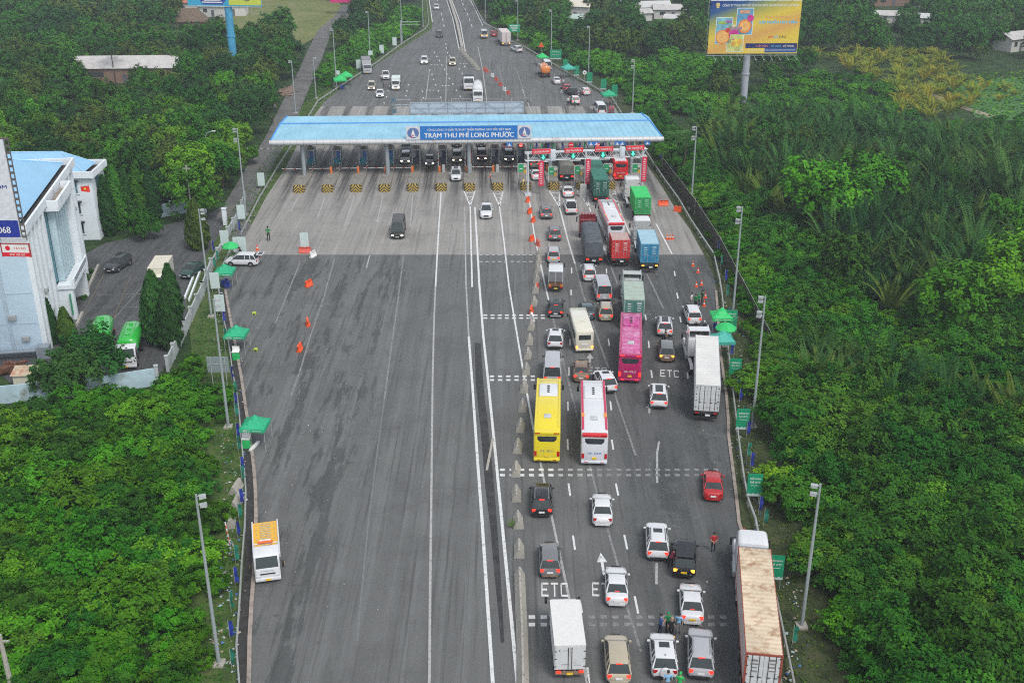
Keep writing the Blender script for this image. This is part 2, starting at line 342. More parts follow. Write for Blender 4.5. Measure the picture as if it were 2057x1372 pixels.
# kerbs: real 0.12 m steps, stained concrete
KERB = mat("kerb_concrete", (0.33, 0.28, 0.24), 0.9, 0, 0.2, 3.0, dirt=(0.10, 0.08, 0.07), dirt_amt=0.5, dirt_scale=1.5)
def ribbon(name, pts, wdt, h, m, z0=0.0, label=None, cat=None):
    b = MB(); n = len(pts); ring = []
    for i, p in enumerate(pts):
        a = Vector(pts[max(0, i - 1)]); c = Vector(pts[min(n - 1, i + 1)]); d = (c - a).normalized(); nx, ny = -d.y * wdt / 2, d.x * wdt / 2
        ring.append([(p[0] + nx, p[1] + ny, z0), (p[0] + nx, p[1] + ny, z0 + h), (p[0] - nx, p[1] - ny, z0 + h), (p[0] - nx, p[1] - ny, z0)])
    b.loft(ring); o = b.flat(name, m)
    return o
kl = [p for p in LE if p[1] < at(0, 560)[1]]
struct(ribbon('kerb', [(x + 0.1, y) for x, y in kl], 0.3, 0.12, KERB))
kr = [p for p in RE if p[1] < at(0, 560)[1]]
struct(ribbon('kerb', [(x - 0.1, y) for x, y in kr], 0.28, 0.12, KERB))
DAMP = mat("damp_gutter", (0.035, 0.033, 0.03), 0.7, 0, 0.4, 1.5)
strip('gutter', [p[1] for p in kl], lambda y: xl(y) - 0.75, lambda y: xl(y) - 0.06, 0.0, DAMP)
# ---------------------------------------------------------------- painted markings (thin sheets just above the road)
def line(name, px, wdt, m, z=0.010):
    pts = [at(*p) for p in px]; b = MB(); P = []; n = len(pts)
    for i, p in enumerate(pts):
        a = Vector(pts[max(0, i - 1)]); c = Vector(pts[min(n - 1, i + 1)]); d = (c - a).normalized()
        P += [(p[0] - d.y * wdt / 2, p[1] + d.x * wdt / 2, z), (p[0] + d.y * wdt / 2, p[1] - d.x * wdt / 2, z)]
    b.add(P, [(2 * i, 2 * i + 1, 2 * i + 3, 2 * i + 2) for i in range(n - 1)])
    return struct(b.flat(name, m))
def dashes(name, segs, wdt, m, z=0.010):
    b = MB()
    for p, q in segs:
        a, c = Vector(at(*p)), Vector(at(*q)); d = (c - a).normalized(); nx, ny = -d.y * wdt / 2, d.x * wdt / 2
        b.quad((a.x + nx, a.y + ny, z), (a.x - nx, a.y - ny, z), (c.x - nx, c.y - ny, z), (c.x + nx, c.y + ny, z))
    return struct(b.flat(name, m))
line('lane_line', [(862,1400),(862.5,1372),(864,1190),(867,950),(869,760),(872,640),(875,575)], .2, MARKG)
line('lane_line', [(875,575),(880,480),(886,387)], .2, MARK)
line('lane_line', [(992,1400),(990,1372),(968,1040),(960,935),(948,760),(941.7,677)], .26, MARK)
line('lane_line', [(941.7,677),(936,567),(934.5,480),(933,416)], .2, MARKG)
line('lane_line', [(1044,1400),(1039.7,1372),(1008,1045),(997.5,935),(980,760),(971,677),(962.5,567),(959,500),(954,417)], .26, MARK)
line('lane_line', [(948.5,577),(946,480),(944.5,414)], .22, MARK)
line('lane_line', [(1003,413),(1011.7,480),(1022.6,576),(1050,740),(1058.7,790.6),(1071.8,863)], .2, MARK)
line('lane_line', [(1071.8,863),(1086,930.6),(1094.8,974),(1111,1050),(1145,1209),(1180,1372)], .2, MARKG)
line('lane_line', [(1063,400),(1073,470),(1087,535),(1096,578),(1102.6,604.7)], .2, MARK)
line('lane_line', [(1102.6,604.7),(1114,653),(1135,740),(1160,837),(1194.5,973),(1221.6,1066),(1242,1139),(1262,1227),(1288,1308)], .2, MARKF)
line('lane_line', [(1124,417),(1140,480),(1155,530)], .22, MARK)
line('lane_line', [(1155,530),(1170.6,589.6),(1201,680.6),(1224,743.6),(1238,801),(1277,915)], .2, MARKF)
line('lane_line', [(1183.6,417),(1218,512)], .22, MARK); line('lane_line', [(1218,512),(1240.6,571)], .2, MARKF)
line('lane_line', [(1241,408),(1259,457),(1283.6,510)], .22, MARK); line('lane_line', [(1318,450),(1350,510.5)], .22, MARK)
line('lane_line', [(1299,550),(1332.7,620)], .2, MARKF); line('lane_line', [(1324,886),(1320,910),(1320,970)], .2, MARKG)
line('lane_line', [(1319,1130),(1318.6,1173)], .2, MARKG)
line('lane_line', [(743,513),(736,539)], .18, MARKG)
line('lane_line', [(810.7,513),(798.7,609),(785.6,701),(772.4,800)], .18, MARKF)
line('lane_line', [(772.4,800),(755,930),(740,1047),(717,1290)], .16, mat("road_paint_ghost", (0.15, 0.155, 0.155), 0.85))
line('lane_line', [(672,520),(652,592),(623.7,675),(602,747),(584.4,795)], .18, MARKF)
line('lane_line', [(603,526),(584,574),(553,650)], .18, MARKF)
dashes('lane_line', [((598,398),(584,425)),((653,396),(637,440)),((712,394),(692,455)),((770,391),(757,448)),((829,394),(824,455)),((677,228),(681,222)),((720,230),(724,220))], .16, MARKG)
dashes('lane_dashes', [((1180,1340),(1184,1380)),((1163,1197),(1169,1231)),((1151,1075),(1155,1104)),((1142,971),(1145.5,996)),((1140,882),(1141,903)),((1140.5,807),(1141.5,825)),((1143,738),(1143,755)),((1145,681),(1145,694)),((1147,628),(1147,640)),((1147,582),(1147.5,593)),((1148,538.5),(1148.5,549.5))], .17, MARK)
dashes('lane_dashes', [((1275,1197),(1282,1232)),((1254,1074),(1260,1103)),((1237,971),(1242,995)),((1229,883),(1232,903)),((1226,806),(1228,824)),((1224,741),(1225.6,755)),((1222,681),(1224,695)),((1218,540),(1218.5,550)),((1296,632),(1298,643)),((1302.6,685),(1304,699)),((1308,743.6),(1310,759)),((1359.6,588.5),(1362,600)),((1354.6,545),(1356,554.6)),((1366,636),(1367.7,647.5)),((1380.6,748),(1382,761)),((1291.5,586),(1293,595.5))], .17, MARK)
def rumble(rows, x0, x1, pitch, wpx, m):
    segs = []
    for y in rows:
        x = x0
        while x < x1: segs.append(((x, y), (x + wpx, y))); x += pitch
    return dashes('rumble_strip', segs, .42, m, .014)
rumble((512.5, 526), 963, 1100, 12.5, 6.5, MARKG); rumble((633.5, 639.3), 971, 1095, 14.4, 8, MARK)
rumble((756, 763.5), 984, 1080, 16.4, 8.6, MARK); rumble((943.5, 954.3), 1004, 1116, 19.5, 10.2, MARK)
rumble((943.5, 954.3), 1121, 1185, 19.5, 10.2, MARKG); rumble((943.5, 954.3), 1199, 1440, 19.5, 10.2, MARKF)
rumble((1239, 1254), 1062, 1100, 24, 13, MARK); rumble((1239, 1254), 1158, 1470, 24, 13, MARKF)
def stencil(px, py, wdt, hgt, letters, m, az=0.0, z=0.018):
    """road lettering cut from bars, readable from the traffic side"""
    x, y = at(px, py); b = MB(); s = 0.16
    lw = wdt / (len(letters) * 1.35 - 0.35); X = -wdt / 2
    for ch in letters:
        B = {'E': [(0, s, 0, 1), (s, 1, 0, .14), (s, .8, .43, .57), (s, 1, .86, 1)], 'T': [(0, 1, .86, 1), (.4, .6, 0, .86)], 'C': [(0, s, .1, .9), (.08, 1, 0, .14), (.08, 1, .86, 1), (1 - s, 1, .7, .86)], 'I': [(.35, .6, 0, 1)]}[ch]
        for x0, x1, y0, y1 in B: b.quad((X + x0 * lw, (y0 - .5) * hgt, z), (X + x1 * lw, (y0 - .5) * hgt, z), (X + x1 * lw, (y1 - .5) * hgt, z), (X + x0 * lw, (y1 - .5) * hgt, z))
        X += lw * 1.35
    return struct(b.flat('road_lettering', m, loc=(x, y, 0), rz=-az))
stencil(1114, 1184, 2.05, 1.75, 'ETC', MARK, R(1)); stencil(1216, 1184, 2.05, 1.75, 'ETC', MARK, R(3)); stencil(1345, 750.5, 2.0, 1.75, 'ETC', MARK, R(6)); stencil(1200, 745, 2.0, 1.75, 'ETC', MARKG, R(4))
def arrow(p0, p1, m):
    a, c = Vector(at(*p0)), Vector(at(*p1)); d = (c - a).normalized(); n = Vector((-d.y, d.x)); L_ = (c - a).length; b = MB(); h = c - d * L_ * 0.42
    P = [a + n * .09, a - n * .09, h - n * .12, h + n * .12]; b.add([(q.x, q.y, 0.018) for q in P], [(0, 1, 2, 3)])
    b.add([((h + n * .42).x, (h + n * .42).y, 0.018), ((h - n * .42).x, (h - n * .42).y, 0.018), (c.x, c.y, 0.018)], [(0, 1, 2)]); return struct(b.flat('road_arrow', m))
arrow((1213.5, 1156), (1206.5, 1110), MARK); arrow((1184.5, 735), (1185.5, 710), MARKG); arrow((1113, 730), (1113, 703), MARKG)
arrow((1304, 830), (1305, 812), MARKG)
def chevron(l0, r0, tip, n=3):
    b = [(l0, tip), (r0, tip)]
    for k in range(n):
        f_ = 0.08 + 0.28 * k; a = (l0[0] + (tip[0] - l0[0]) * f_, l0[1] + (tip[1] - l0[1]) * f_); c = (r0[0] + (tip[0] - r0[0]) * f_, r0[1] + (tip[1] - r0[1]) * f_)
        mid = ((a[0] + c[0]) / 2, (a[1] + c[1]) / 2 + 1.3); b += [(a, mid), (mid, c)]
    return dashes('chevron_marking', b, .24, MARK, 0.018)
chevron((932.5, 385), (954, 384), (944.5, 414)); chevron((991, 388), (1010, 386), (1003.5, 414)); chevron((1103.4, 384), (1124, 385), (1124, 417)); chevron((1159.5, 384), (1180, 392), (1183.6, 417)); chevron((1225, 392), (1235, 385), (1241, 409))
# resurfaced dark strip in the median and a beam lying across it
b = MB(); La = [(953.5,689),(955.6,770),(965,860),(975,980),(985,1060),(993,1150),(1001,1230),(1006,1290)]; Ra = [(965,689),(972,780),(983,880),(993,980),(999,1060),(1005,1150),(1010,1230),(1013,1290)]
P = []
for p, q in zip(La, Ra): P += [(*at(*p), 0.007), (*at(*q), 0.007)]
b.add(P, [(2 * i, 2 * i + 1, 2 * i + 3, 2 * i + 2) for i in range(len(La) - 1)])
struct(b.flat('asphalt_patch', mat("fresh_asphalt", (0.035, 0.036, 0.038), 0.9, 0, 0.35, 1.0)))
o = ribbon('concrete_beam', [at(990, 882), at(978, 945)], 0.22, 0.12, CONC, 0.008); tag(o, 'slim pale beam lying slantwise across the dark asphalt strip in the median', 'beam')
# far highway
line('lane_line', [(897,0),(910,40),(922.4,100)], .25, MARK); line('lane_line', [(907,0),(924.7,47),(934.7,104)], .25, MARK)
line('lane_line', [(944.6,0),(970,52)], .25, MARK); line('lane_line', [(862,0),(868.5,45)], .25, MARK)
dashes('lane_dashes', [((878,0),(879,3)),((886.4,27),(887.5,32)),((889,38),(890,43)),((891.5,50),(892.2,55)),((926,0),(927,3)),((929,7),(931,12)),((933.5,17),(935.5,21)),((938,27),(940,32)),((942.6,38),(944.2,43)),((946.7,50),(948.5,55))], .2, MARK)
line('lane_line', [(960,95),(970,144),(978,205)], .2, MARKG); line('lane_line', [(1000.5,133),(1019,200)], .18, MARKF); line('lane_line', [(1035.6,136),(1060,206)], .18, MARKF)
line('lane_line', [(896.5,113),(896.5,150),(895.6,205)], .18, MARKG); line('lane_line', [(862.7,141),(855,202)], .18, MARKG); line('lane_line', [(1068,226),(1049,180)], .2, MARKG)
fd = []
for x, y in ((895,88),(896,96),(898,105),(903,112),(872,105),(877,113),(882,121),(887,130),(892,139),(897,148),(902,157),(909,168),(863,140),(867,149),(870,159),(874.5,170),(880,182),(885,195),(922,138),(928,147),(933,133),(848,183),(850,196),(820,170),(817,182),(815,192),(782,172),(779,182),(776,194),(771,206),(916,181),(924,193)): fd.append(((x, y), (x + 1.2, y + 2.6)))
dashes('lane_dashes', fd, .22, MARK)
fr = []
for cx, cy in ((873,131),(931,129),(895,173),(927,172),(864,182)):
    for k in (-6, 0, 6): fr.append(((cx + k - 1.6, cy), (cx + k + 1.6, cy)))
dashes('rumble_strip', fr, .5, MARK, .014)
# median barrier of the far highway
pm = [at(902,-8),(at(902,0)),at(918,50),at(928.5,100)]
o = ribbon('median_barrier', pm, 0.7, 0.8, CONC); tag(o, 'long low concrete barrier splitting the far carriageways beyond the canopy', 'barrier')
# ---------------------------------------------------------------- office yard, access road, side path
YP = [(60,800),(-40,720),(-40,560),(150,520),(212,488),(262,478),(330,452),(392,436),(430,425),(470,395),(500,345),(522,330),(455,455),(420,520),(392,600),(360,660),(338,735),(318,750),(180,775)]
b = MB(); P = [(*at(*p), -0.03) for p in YP]; b.add(P, [tuple(range(len(P)))]); struct(b.flat('yard', YARD))
pl = [(560,250),(500,345),(470,400),(462,432)]; PATHM = ground_mat("worn_path", [(0.10, 0.10, 0.098), (0.13, 0.13, 0.125), (0.17, 0.165, 0.155)], 0.3)
pc = [(462,440),(500,375),(530,320),(555,280),(575,235),(600,180),(620,140),(638,95),(655,60),(690,30),(700,10)]
line('path', pc, 4.6, PATHM, -0.012)
b = MB(); P = [(*at(*p), -0.008) for p in [(470,505),(508,455),(478,428),(458,470),(438,500)]]; b.add(P, [tuple(range(len(P)))]); struct(b.flat('driveway', PATHM))
dashes('parking_line', [((210,548),(160,645)),((262,555),(228,640))], .10, mat("parking_paint", (0.15, 0.12, 0.075), 0.8), -0.02)
dashes('parking_line', [((195,592),(285,590)),((180,618),(280,616)),((228,640),(300,560))], .10, MARKF, -0.02)
FIELD = ground_mat("field_grass", [(0.10, 0.14, 0.04), (0.15, 0.17, 0.055), (0.20, 0.19, 0.08)], 0.12)
b = MB(); P = [(*at(*p), -0.03) for p in [(470,105),(520,60),(600,95),(660,60),(700,20),(640,-20),(500,-20),(455,20),(440,70)]]; b.add(P, [tuple(range(len(P)))]); struct(b.flat('field', FIELD))
b = MB(); P = [(*at(*p), -0.03) for p in [(1900,170),(2100,150),(2100,250),(1960,235)]]; b.add(P, [tuple(range(len(P)))]); struct(b.flat('field', ground_mat("crop_green", [(0.04, 0.12, 0.03), (0.06, 0.16, 0.045), (0.09, 0.19, 0.05)], 0.2)))
line('path', [(1870,190),(1930,215),(1985,232),(2010,240)], 2.2, ground_mat("dry_soil", [(0.20, 0.17, 0.12), (0.28, 0.24, 0.18), (0.33, 0.30, 0.24)], 0.5), -0.012)
# ================================================================ vehicles
def posed(px, py, head, L, ref):
    """centre point and z rotation of a vehicle whose rear (or front) foot is seen at a pixel; head in degrees right of straight ahead"""
    x, y = at(px, py, 0.12); a = R(head); dx, dy = math.sin(a), math.cos(a)
    k = {'rear': .5, 'front': -.5, 'mid': 0}[ref]
    return (x + dx * L * k, y + dy * L * k, 0.006), -a
SHAPES = {  # tops along the body (fraction from the tail, belt or deck height), greenhouse rear base / rear top / front top / front base
 'sedan': dict(L=4.42, W=1.76, H=1.47, deck=[(0, .86), (.03, 1.0), (.14, 1.04), (.26, .98), (.66, .95), (.72, .96), (.88, .85), (.97, .72), (1, .60)], gh=(.13, .27, .55, .74)),
 'suv': dict(L=4.6, W=1.86, H=1.70, deck=[(0, .80), (.02, 1.04), (.1, 1.08), (.66, 1.05), (.74, 1.06), (.90, .98), (.97, .84), (1, .66)], gh=(.025, .11, .56, .76)),
 'mpv': dict(L=4.5, W=1.78, H=1.69, deck=[(0, .80), (.02, 1.0), (.1, 1.04), (.70, 1.0), (.78, .99), (.92, .86), (.98, .74), (1, .6)], gh=(.025, .09, .60, .81)),
 'hatch': dict(L=4.15, W=1.72, H=1.55, deck=[(0, .78), (.02, .98), (.1, 1.0), (.66, .97), (.76, .97), (.91, .84), (.97, .74), (1, .6)], gh=(.03, .12, .58, .78)),
 'pickup': dict(L=5.3, W=1.86, H=1.80, deck=[(0, .95), (.01, 1.08), (.27, 1.10), (.30, 1.06), (.70, 1.08), (.74, 1.08), (.91, 1.0), (.97, .85), (1, .66)], gh=(.29, .33, .58, .74)),
 'van': dict(L=5.75, W=2.0, H=2.28, deck=[(0, .85), (.01, 1.20), (.1, 1.22), (.76, 1.18), (.84, 1.15), (.93, 1.02), (.98, .86), (1, .62)], gh=(.008, .03, .74, .90)),
}
def car(kind, pt, px, py, head, label, cat='car', ref='rear', tail=False, lights=False, extra=(), name=None, group=None, scale=1.0, roofp=None, lowp=None, plate=None, amber=False, small=False):
    S = SHAPES[kind]; L, W, H = S['L'] * scale, S['W'], S['H']; hw = W / 2
    loc, rz = posed(px, py, head, L, ref)
    nm = name or {'sedan': 'sedan_car', 'suv': 'sport_utility_car', 'mpv': 'people_carrier', 'hatch': 'hatchback_car', 'pickup': 'pickup_truck', 'van': 'passenger_van'}[kind]
    T = thing(nm, label, cat, loc, rz, group); Y = lambda f_: (f_ - .5) * L
    roofp = roofp or pt
    # body
    b = MB(); rings = []; dk = S['deck']
    fr = sorted({0, .012, .03, .06, .12, .2, .3, .45, .6, .7, .8, .88, .94, .975, 1} | {d[0] for d in dk})
    for f_ in fr:
        zt = interp([(d[1], d[0]) for d in dk], f_); e = min(f_, 1 - f_) * L
        ww = hw * (1 - (0.20 if f_ < .5 else .30) * max(0, 1 - e / (.42 if f_ < .5 else .80)) ** 2.2); zb = .24 + .12 * max(0, 1 - e / .25)
        h = [(ww * .86, zb), (ww * .97, zb + .08), (ww, zb + .30 * (zt - zb)), (ww * .985, zb + .62 * (zt - zb)), (ww * .955, zt - .09), (ww * .90, zt - .02), (ww * .62, zt + .012)]
        rings.append([(-x, Y(f_), z) for x, z in h] + [(x, Y(f_), z) for x, z in reversed(h)])
    b.loft(rings); b.build('body', pt, T, ang=50)
    # greenhouse
    rb, rt, ft, fb = (Y(q) for q in S['gh']); zb = interp([(d[1], d[0]) for d in dk], .45) - .01; zr = interp([(d[1], d[0]) for d in dk], S['gh'][0]) - .01; zf = interp([(d[1], d[0]) for d in dk], S['gh'][3]) - .01
    wb, wt = hw * .93, hw * (.74 if kind != 'van' else .82); ze = H - .10
    b = MB(); N = 7; yy = [rt + (ft - rt) * k / N for k in range(N + 1)]; rings = []
    for k, y in enumerate(yy):
        q = 2 * k / N - 1; cz = H - .055 * q * q - (.02 if abs(q) > .99 else 0); w_ = wt * (1 - .05 * max(0, q))
        rings.append([(-w_, y, cz - .085), (-w_ * .97, y, cz - .03), (-w_ * .80, y, cz), (0, y, cz + .018), (w_ * .80, y, cz), (w_ * .97, y, cz - .03), (w_, y, cz - .085), (0, y, cz - .09)])
    b.loft(rings)
    zrt, zft = H - .055 - .05, H - .055 - .05
    for s in (-1, 1):
        b.tube((s * wb * .99, rb, zr), (s * wt * .985, rt + .02, zrt), .055, .05, 6); b.tube((s * wb * .99, fb, zf), (s * wt * .93, ft - .02, zft), .045, .045, 6)
        ym = (rt + ft) / 2 + .1; b.tube((s * wb * 1.0, ym, zb), (s * wt * .99, ym - .05, H - .12), .045, .045, 6)
        if kind in ('mpv', 'suv', 'van'): b.tube((s * wb * 1.0, rb + .75, zb), (s * wt * .99, rb + .85, H - .12), .055, .055, 6)
    b.build('roof', roofp, T, ang=50)
    G = GLASS
    MB().quad((-wt * .93, ft, zft + .02), (wt * .93, ft, zft + .02), (wb * .97, fb, zf), (-wb * .97, fb, zf)).build('windshield', G, T)
    MB().quad((-wt * .97, rt, zrt + .02), (wt * .97, rt, zrt + .02), (wb * .95, rb, zr), (-wb * .95, rb, zr)).build('rear_window', G, T)
    for s in (-1, 1): MB().quad((s * wb * .985, rb, zr), (s * wt * .97, rt, H - .12), (s * wt * .92, ft, H - .12), (s * wb * .985, fb, zf)).build('side_window', G, T)
    # running gear and trim
    wr = .33 if kind in ('sedan', 'hatch', 'mpv') else .37
    for yw in (Y(.19), Y(.80)):
        for s in (-1, 1):
            b = MB(); b.wheel(s * (hw - .10), yw, wr, .225, 0, 1, s); b.build('wheel', [TYRE, RIM], T)
    if not small:
        b = MB()
        for yw in (Y(.19), Y(.80)):
            for s in (-1, 1): b.tube((s * (hw - .06), yw, wr + .02), (s * (hw + .002), yw, wr + .02), wr + .06, wr + .06, 14)
        b.build('wheel_arch', PLAS, T)
    ry = Y(0); tz = .86 if kind not in ('van',) else .95
    b = MB(); b.b2(-hw * .70, hw * .70, ry - .035, ry + .15, .30, .48); b.build('rear_bumper', lowp or (PLAS if kind in ('suv', 'van', 'pickup') else pt), T)
    tl = TAILON if tail else TAIL
    if amber: tl = AMBER
    for s in (-1, 1):
        b = MB(); b.box((s * hw * .72, ry + .045, tz), (hw * .30, .14, .20 if kind != 'van' else .36), rz=-s * .35); b.build('tail_light', tl, T)
    if tail and kind in ('suv', 'mpv', 'hatch', 'van'): MB().b2(-.22, .22, rt - .03, rt + .03, zrt + .01, zrt + .055).build('brake_light', TAILON, T)
    elif tail: MB().b2(-.16, .16, rb + .10, rb + .16, zr + .045, zr + .085).build('brake_light', TAILON, T)
    MB().b2(-.24, .24, ry - .045, ry - .01, .60, .76).build('number_plate', plate or PLATEW, T)
    fy = Y(1); hl = HEADON if lights else HEAD
    for s in (-1, 1):
        b = MB(); b.box((s * hw * .66, fy - .13, .56 if kind in ('sedan', 'hatch', 'mpv') else .66), (hw * .30, .24, .14), rz=s * -.45); b.build('headlight', hl, T)
    b = MB(); b.b2(-hw * .42, hw * .42, fy - .05, fy + .012, .50, .74); b.build('grille', PLAS, T)
    MB().b2(-.24, .24, fy + .0, fy + .03, .40, .50).build('number_plate', plate or PLATEW, T)
    for s in (-1, 1):
        b = MB(); b.rbox(min(s * (hw - .02), s * (hw + .19)), max(s * (hw - .02), s * (hw + .19)), fb - .42, fb - .27, zb + .02, zb + .17, .04); b.build('wing_mirror', pt if kind != 'van' else PLAS, T)
    for e in extra:
        if e == 'rails':
            for s in (-1, 1): MB().path([(s * wt * .86, rt + .15, H - .06), (s * wt * .86, rt + .3, H + .045), (s * wt * .84, ft - .3, H + .045), (s * wt * .84, ft - .12, H - .06)], .026).build('roof_rail', CHROME, T)
        elif e == 'rails_dark':
            for s in (-1, 1): MB().path([(s * wt * .86, rt + .15, H - .06), (s * wt * .86, rt + .3, H + .045), (s * wt * .84, ft - .3, H + .045), (s * wt * .84, ft - .12, H - .06)], .026).build('roof_rail', PLAS, T)
        elif e == 'sunroof': MB().b2(-.36, .36, ft - .85, ft - .28, H - .02, H + .026).build('sunroof', GLASS, T)
        elif e == 'panorama': MB().b2(-.38, .38, rt + .35, ft - .25, H - .02, H + .026).build('sunroof', GLASS, T)
        elif e == 'antenna': MB().box((0, rt + .28, H + .05), (.05, .16, .11), tap=.4).build('antenna', PLAS, T)
        elif e == 'platform':
            b = MB(); b.b2(-wt * .98, wt * .98, rt, ft + .1, H + .03, H + .07)
            for k in range(9): b.b2(-wt * .96 + k * wt * .24 - .03, -wt * .96 + k * wt * .24 + .03, rt + .02, ft + .08, H + .065, H + .12)
            b.build('roof_platform', BLACK, T)
        elif e == 'spare':
            b = MB(); b.tube((0, ry - .20, .86), (0, ry + .02, .86), .33, .36, 18); b.build('spare_wheel_cover', pt, T)
        elif e == 'spoiler': MB().box((0, rt - .06, H - .085), (wt * 1.8, .26, .035)).build('spoiler', pt, T)
        elif e == 'bed':
            b = MB(); b.b2(-hw * .78, hw * .78, Y(.025), Y(.265), 1.10, 1.145); b.build('bed_cover', PLAS, T)
            b = MB(); b.path([(-hw * .82, Y(.26), 1.08), (-hw * .72, Y(.20), 1.62), (hw * .72, Y(.20), 1.62), (hw * .82, Y(.26), 1.08)], .045); b.build('sports_bar', PLAS, T)
        elif e == 'tailgate_open':
            b = MB(); b.box((0, ry - .38, H - .02), (hw * 1.5, .85, .07)); b.build('open_tailgate', pt, T)
            b = MB(); b.box((0, ry - .40, H + .02), (hw * 1.15, .55, .03)); b.build('tailgate_window', GLASS, T)
        elif e == 'steps':
            for s in (-1, 1): MB().box((s * (hw - .02), Y(.5), .36), (.16, L * .42, .05)).build('side_step', PLAS, T)
    return T
# ---------------------------------------------------------------- buses
def bus(pt, px, py, head, label, L=11.2, W=2.46, H=3.42, ref='rear', roofp=None, trim=None, ac=None, number=None, numcol=None, tail=True, plate=None, stripe=None, group=None, small=False, mirrors=True, orange=None):
    loc, rz = posed(px, py, head, L, ref); T = thing('coach_bus', label, 'bus', loc, rz, group); hw = W / 2; y0, y1 = -L / 2, L / 2; trim = trim or pt
    b = MB(); b.rbox(-hw, hw, y0, y1, .32, H, .20, k=4, ry=.18); b.build('body', pt, T, ang=40)
    b = MB(); b.rbox(-hw * .80, hw * .80, y0 + .34, y1 - .5, H - .06, H + .03, .04); b.build('roof_skin', roofp or pt, T)
    for s in (-1, 1):
        b = MB(); b.b2(s * hw - .012, s * hw + .012, y0 + .9, y1 - .45, 1.62, 2.72); b.build('side_window', GLASSB, T)
        b = MB(); b.box((s * hw * .88, (y0 + y1) / 2 + .3, H + .02), (hw * .15, L - 1.1, .10)); b.build('roof_edge', trim, T)
    b = MB(); b.add([(-hw * .72, y0 - .012, 2.95), (hw * .72, y0 - .012, 2.95), (hw * .72, y0 - .012, 2.62), (hw * .52, y0 - .012, 2.38), (-hw * .52, y0 - .012, 2.38), (-hw * .72, y0 - .012, 2.62)], [(0, 1, 2, 3, 4, 5)]); b.build('rear_window', GLASSB, T)
    b = MB(); b.rbox(-hw * .93, hw * .93, y0 - .10, y0 + .30, H - .30, H + .04, .08); b.build('rear_spoiler', stripe or pt, T)
    b = MB(); b.quad((-hw * .90, y1 + .012, 1.35), (hw * .90, y1 + .012, 1.35), (hw * .86, y1 + .012, 2.85), (-hw * .86, y1 + .012, 2.85)); b.build('windshield', GLASSB, T)
    if ac:
        b = MB(); b.rbox(-hw * .74, hw * .74, y1 - 4.2, y1 - 1.6, H - .02, H + .20, .12); A = b.build('air_conditioner', ac, T)
        b = MB()
        for k in range(4): b.tube((0, y1 - 3.5 + k * .42, H + .195), (0, y1 - 3.5 + k * .42, H + .215), .15, .15, 12)
        b.build('fan', PLAS, A)
    b = MB(); b.rbox(-.34, .34, y0 + 2.6, y0 + 3.35, H + .0, H + .10, .04); b.build('roof_hatch', mat("hatch_grey", (0.45, 0.47, 0.48), 0.5), T)
    tl = TAILON if tail else TAIL
    for s in (-1, 1):
        MB().box((s * hw * .86, y0 + .0, 1.12), (.24, .07, .50)).build('tail_light', tl, T)
        MB().box((s * hw * .70, y0 - .105, H - .10), (.48, .05, .09)).build('marker_light', tl, T)
        if orange: MB().box((s * hw * .86, y0 + 3.6, H + .05), (hw * .22, .8, .10)).build('corner_panel', orange, T)
        for yw in (y0 + 2.7, y1 - 2.4):
            b = MB(); b.wheel(s * (hw - .16), yw, .50, .30, 0, 1, s); b.build('wheel', [TYRE, RIM], T)
        if mirrors:
            b = MB(); b.path([(s * (hw - .1), y1 + .0, 2.9), (s * (hw + .18), y1 + .25, 2.75), (s * (hw + .2), y1 + .28, 2.5)], .03); b.rbox(s * (hw + .2) - .11, s * (hw + .2) + .11, y1 + .18, y1 + .36, 1.95, 2.5, .05); b.build('wing_mirror', PLAS, T)
    b = MB(); b.rbox(-hw * .98, hw * .98, y0 - .07, y0 + .2, .36, .62, .06); b.build('rear_bumper', pt, T)
    for s in (-1, 1): MB().box((s * hw * .6, y0 - .08, .50), (.30, .03, .06)).build('reflector', TAIL if not tail else TAILON, T)
    MB().box((0, y0 - .03, .90), (.42, .05, .22)).build('number_plate', plate or PLATEY, T)
    if number: text_mesh('lettering', number, 1.25, .20, numcol or SIGNB, T, front(0, y0 - .016, 1.42), .01)
    if stripe:
        for s in (-1, 1): MB().b2(s * hw - .016, s * hw + .016, y0 + .2, y1 - .3, 2.78, 3.05).build('side_band', stripe, T)
    return T
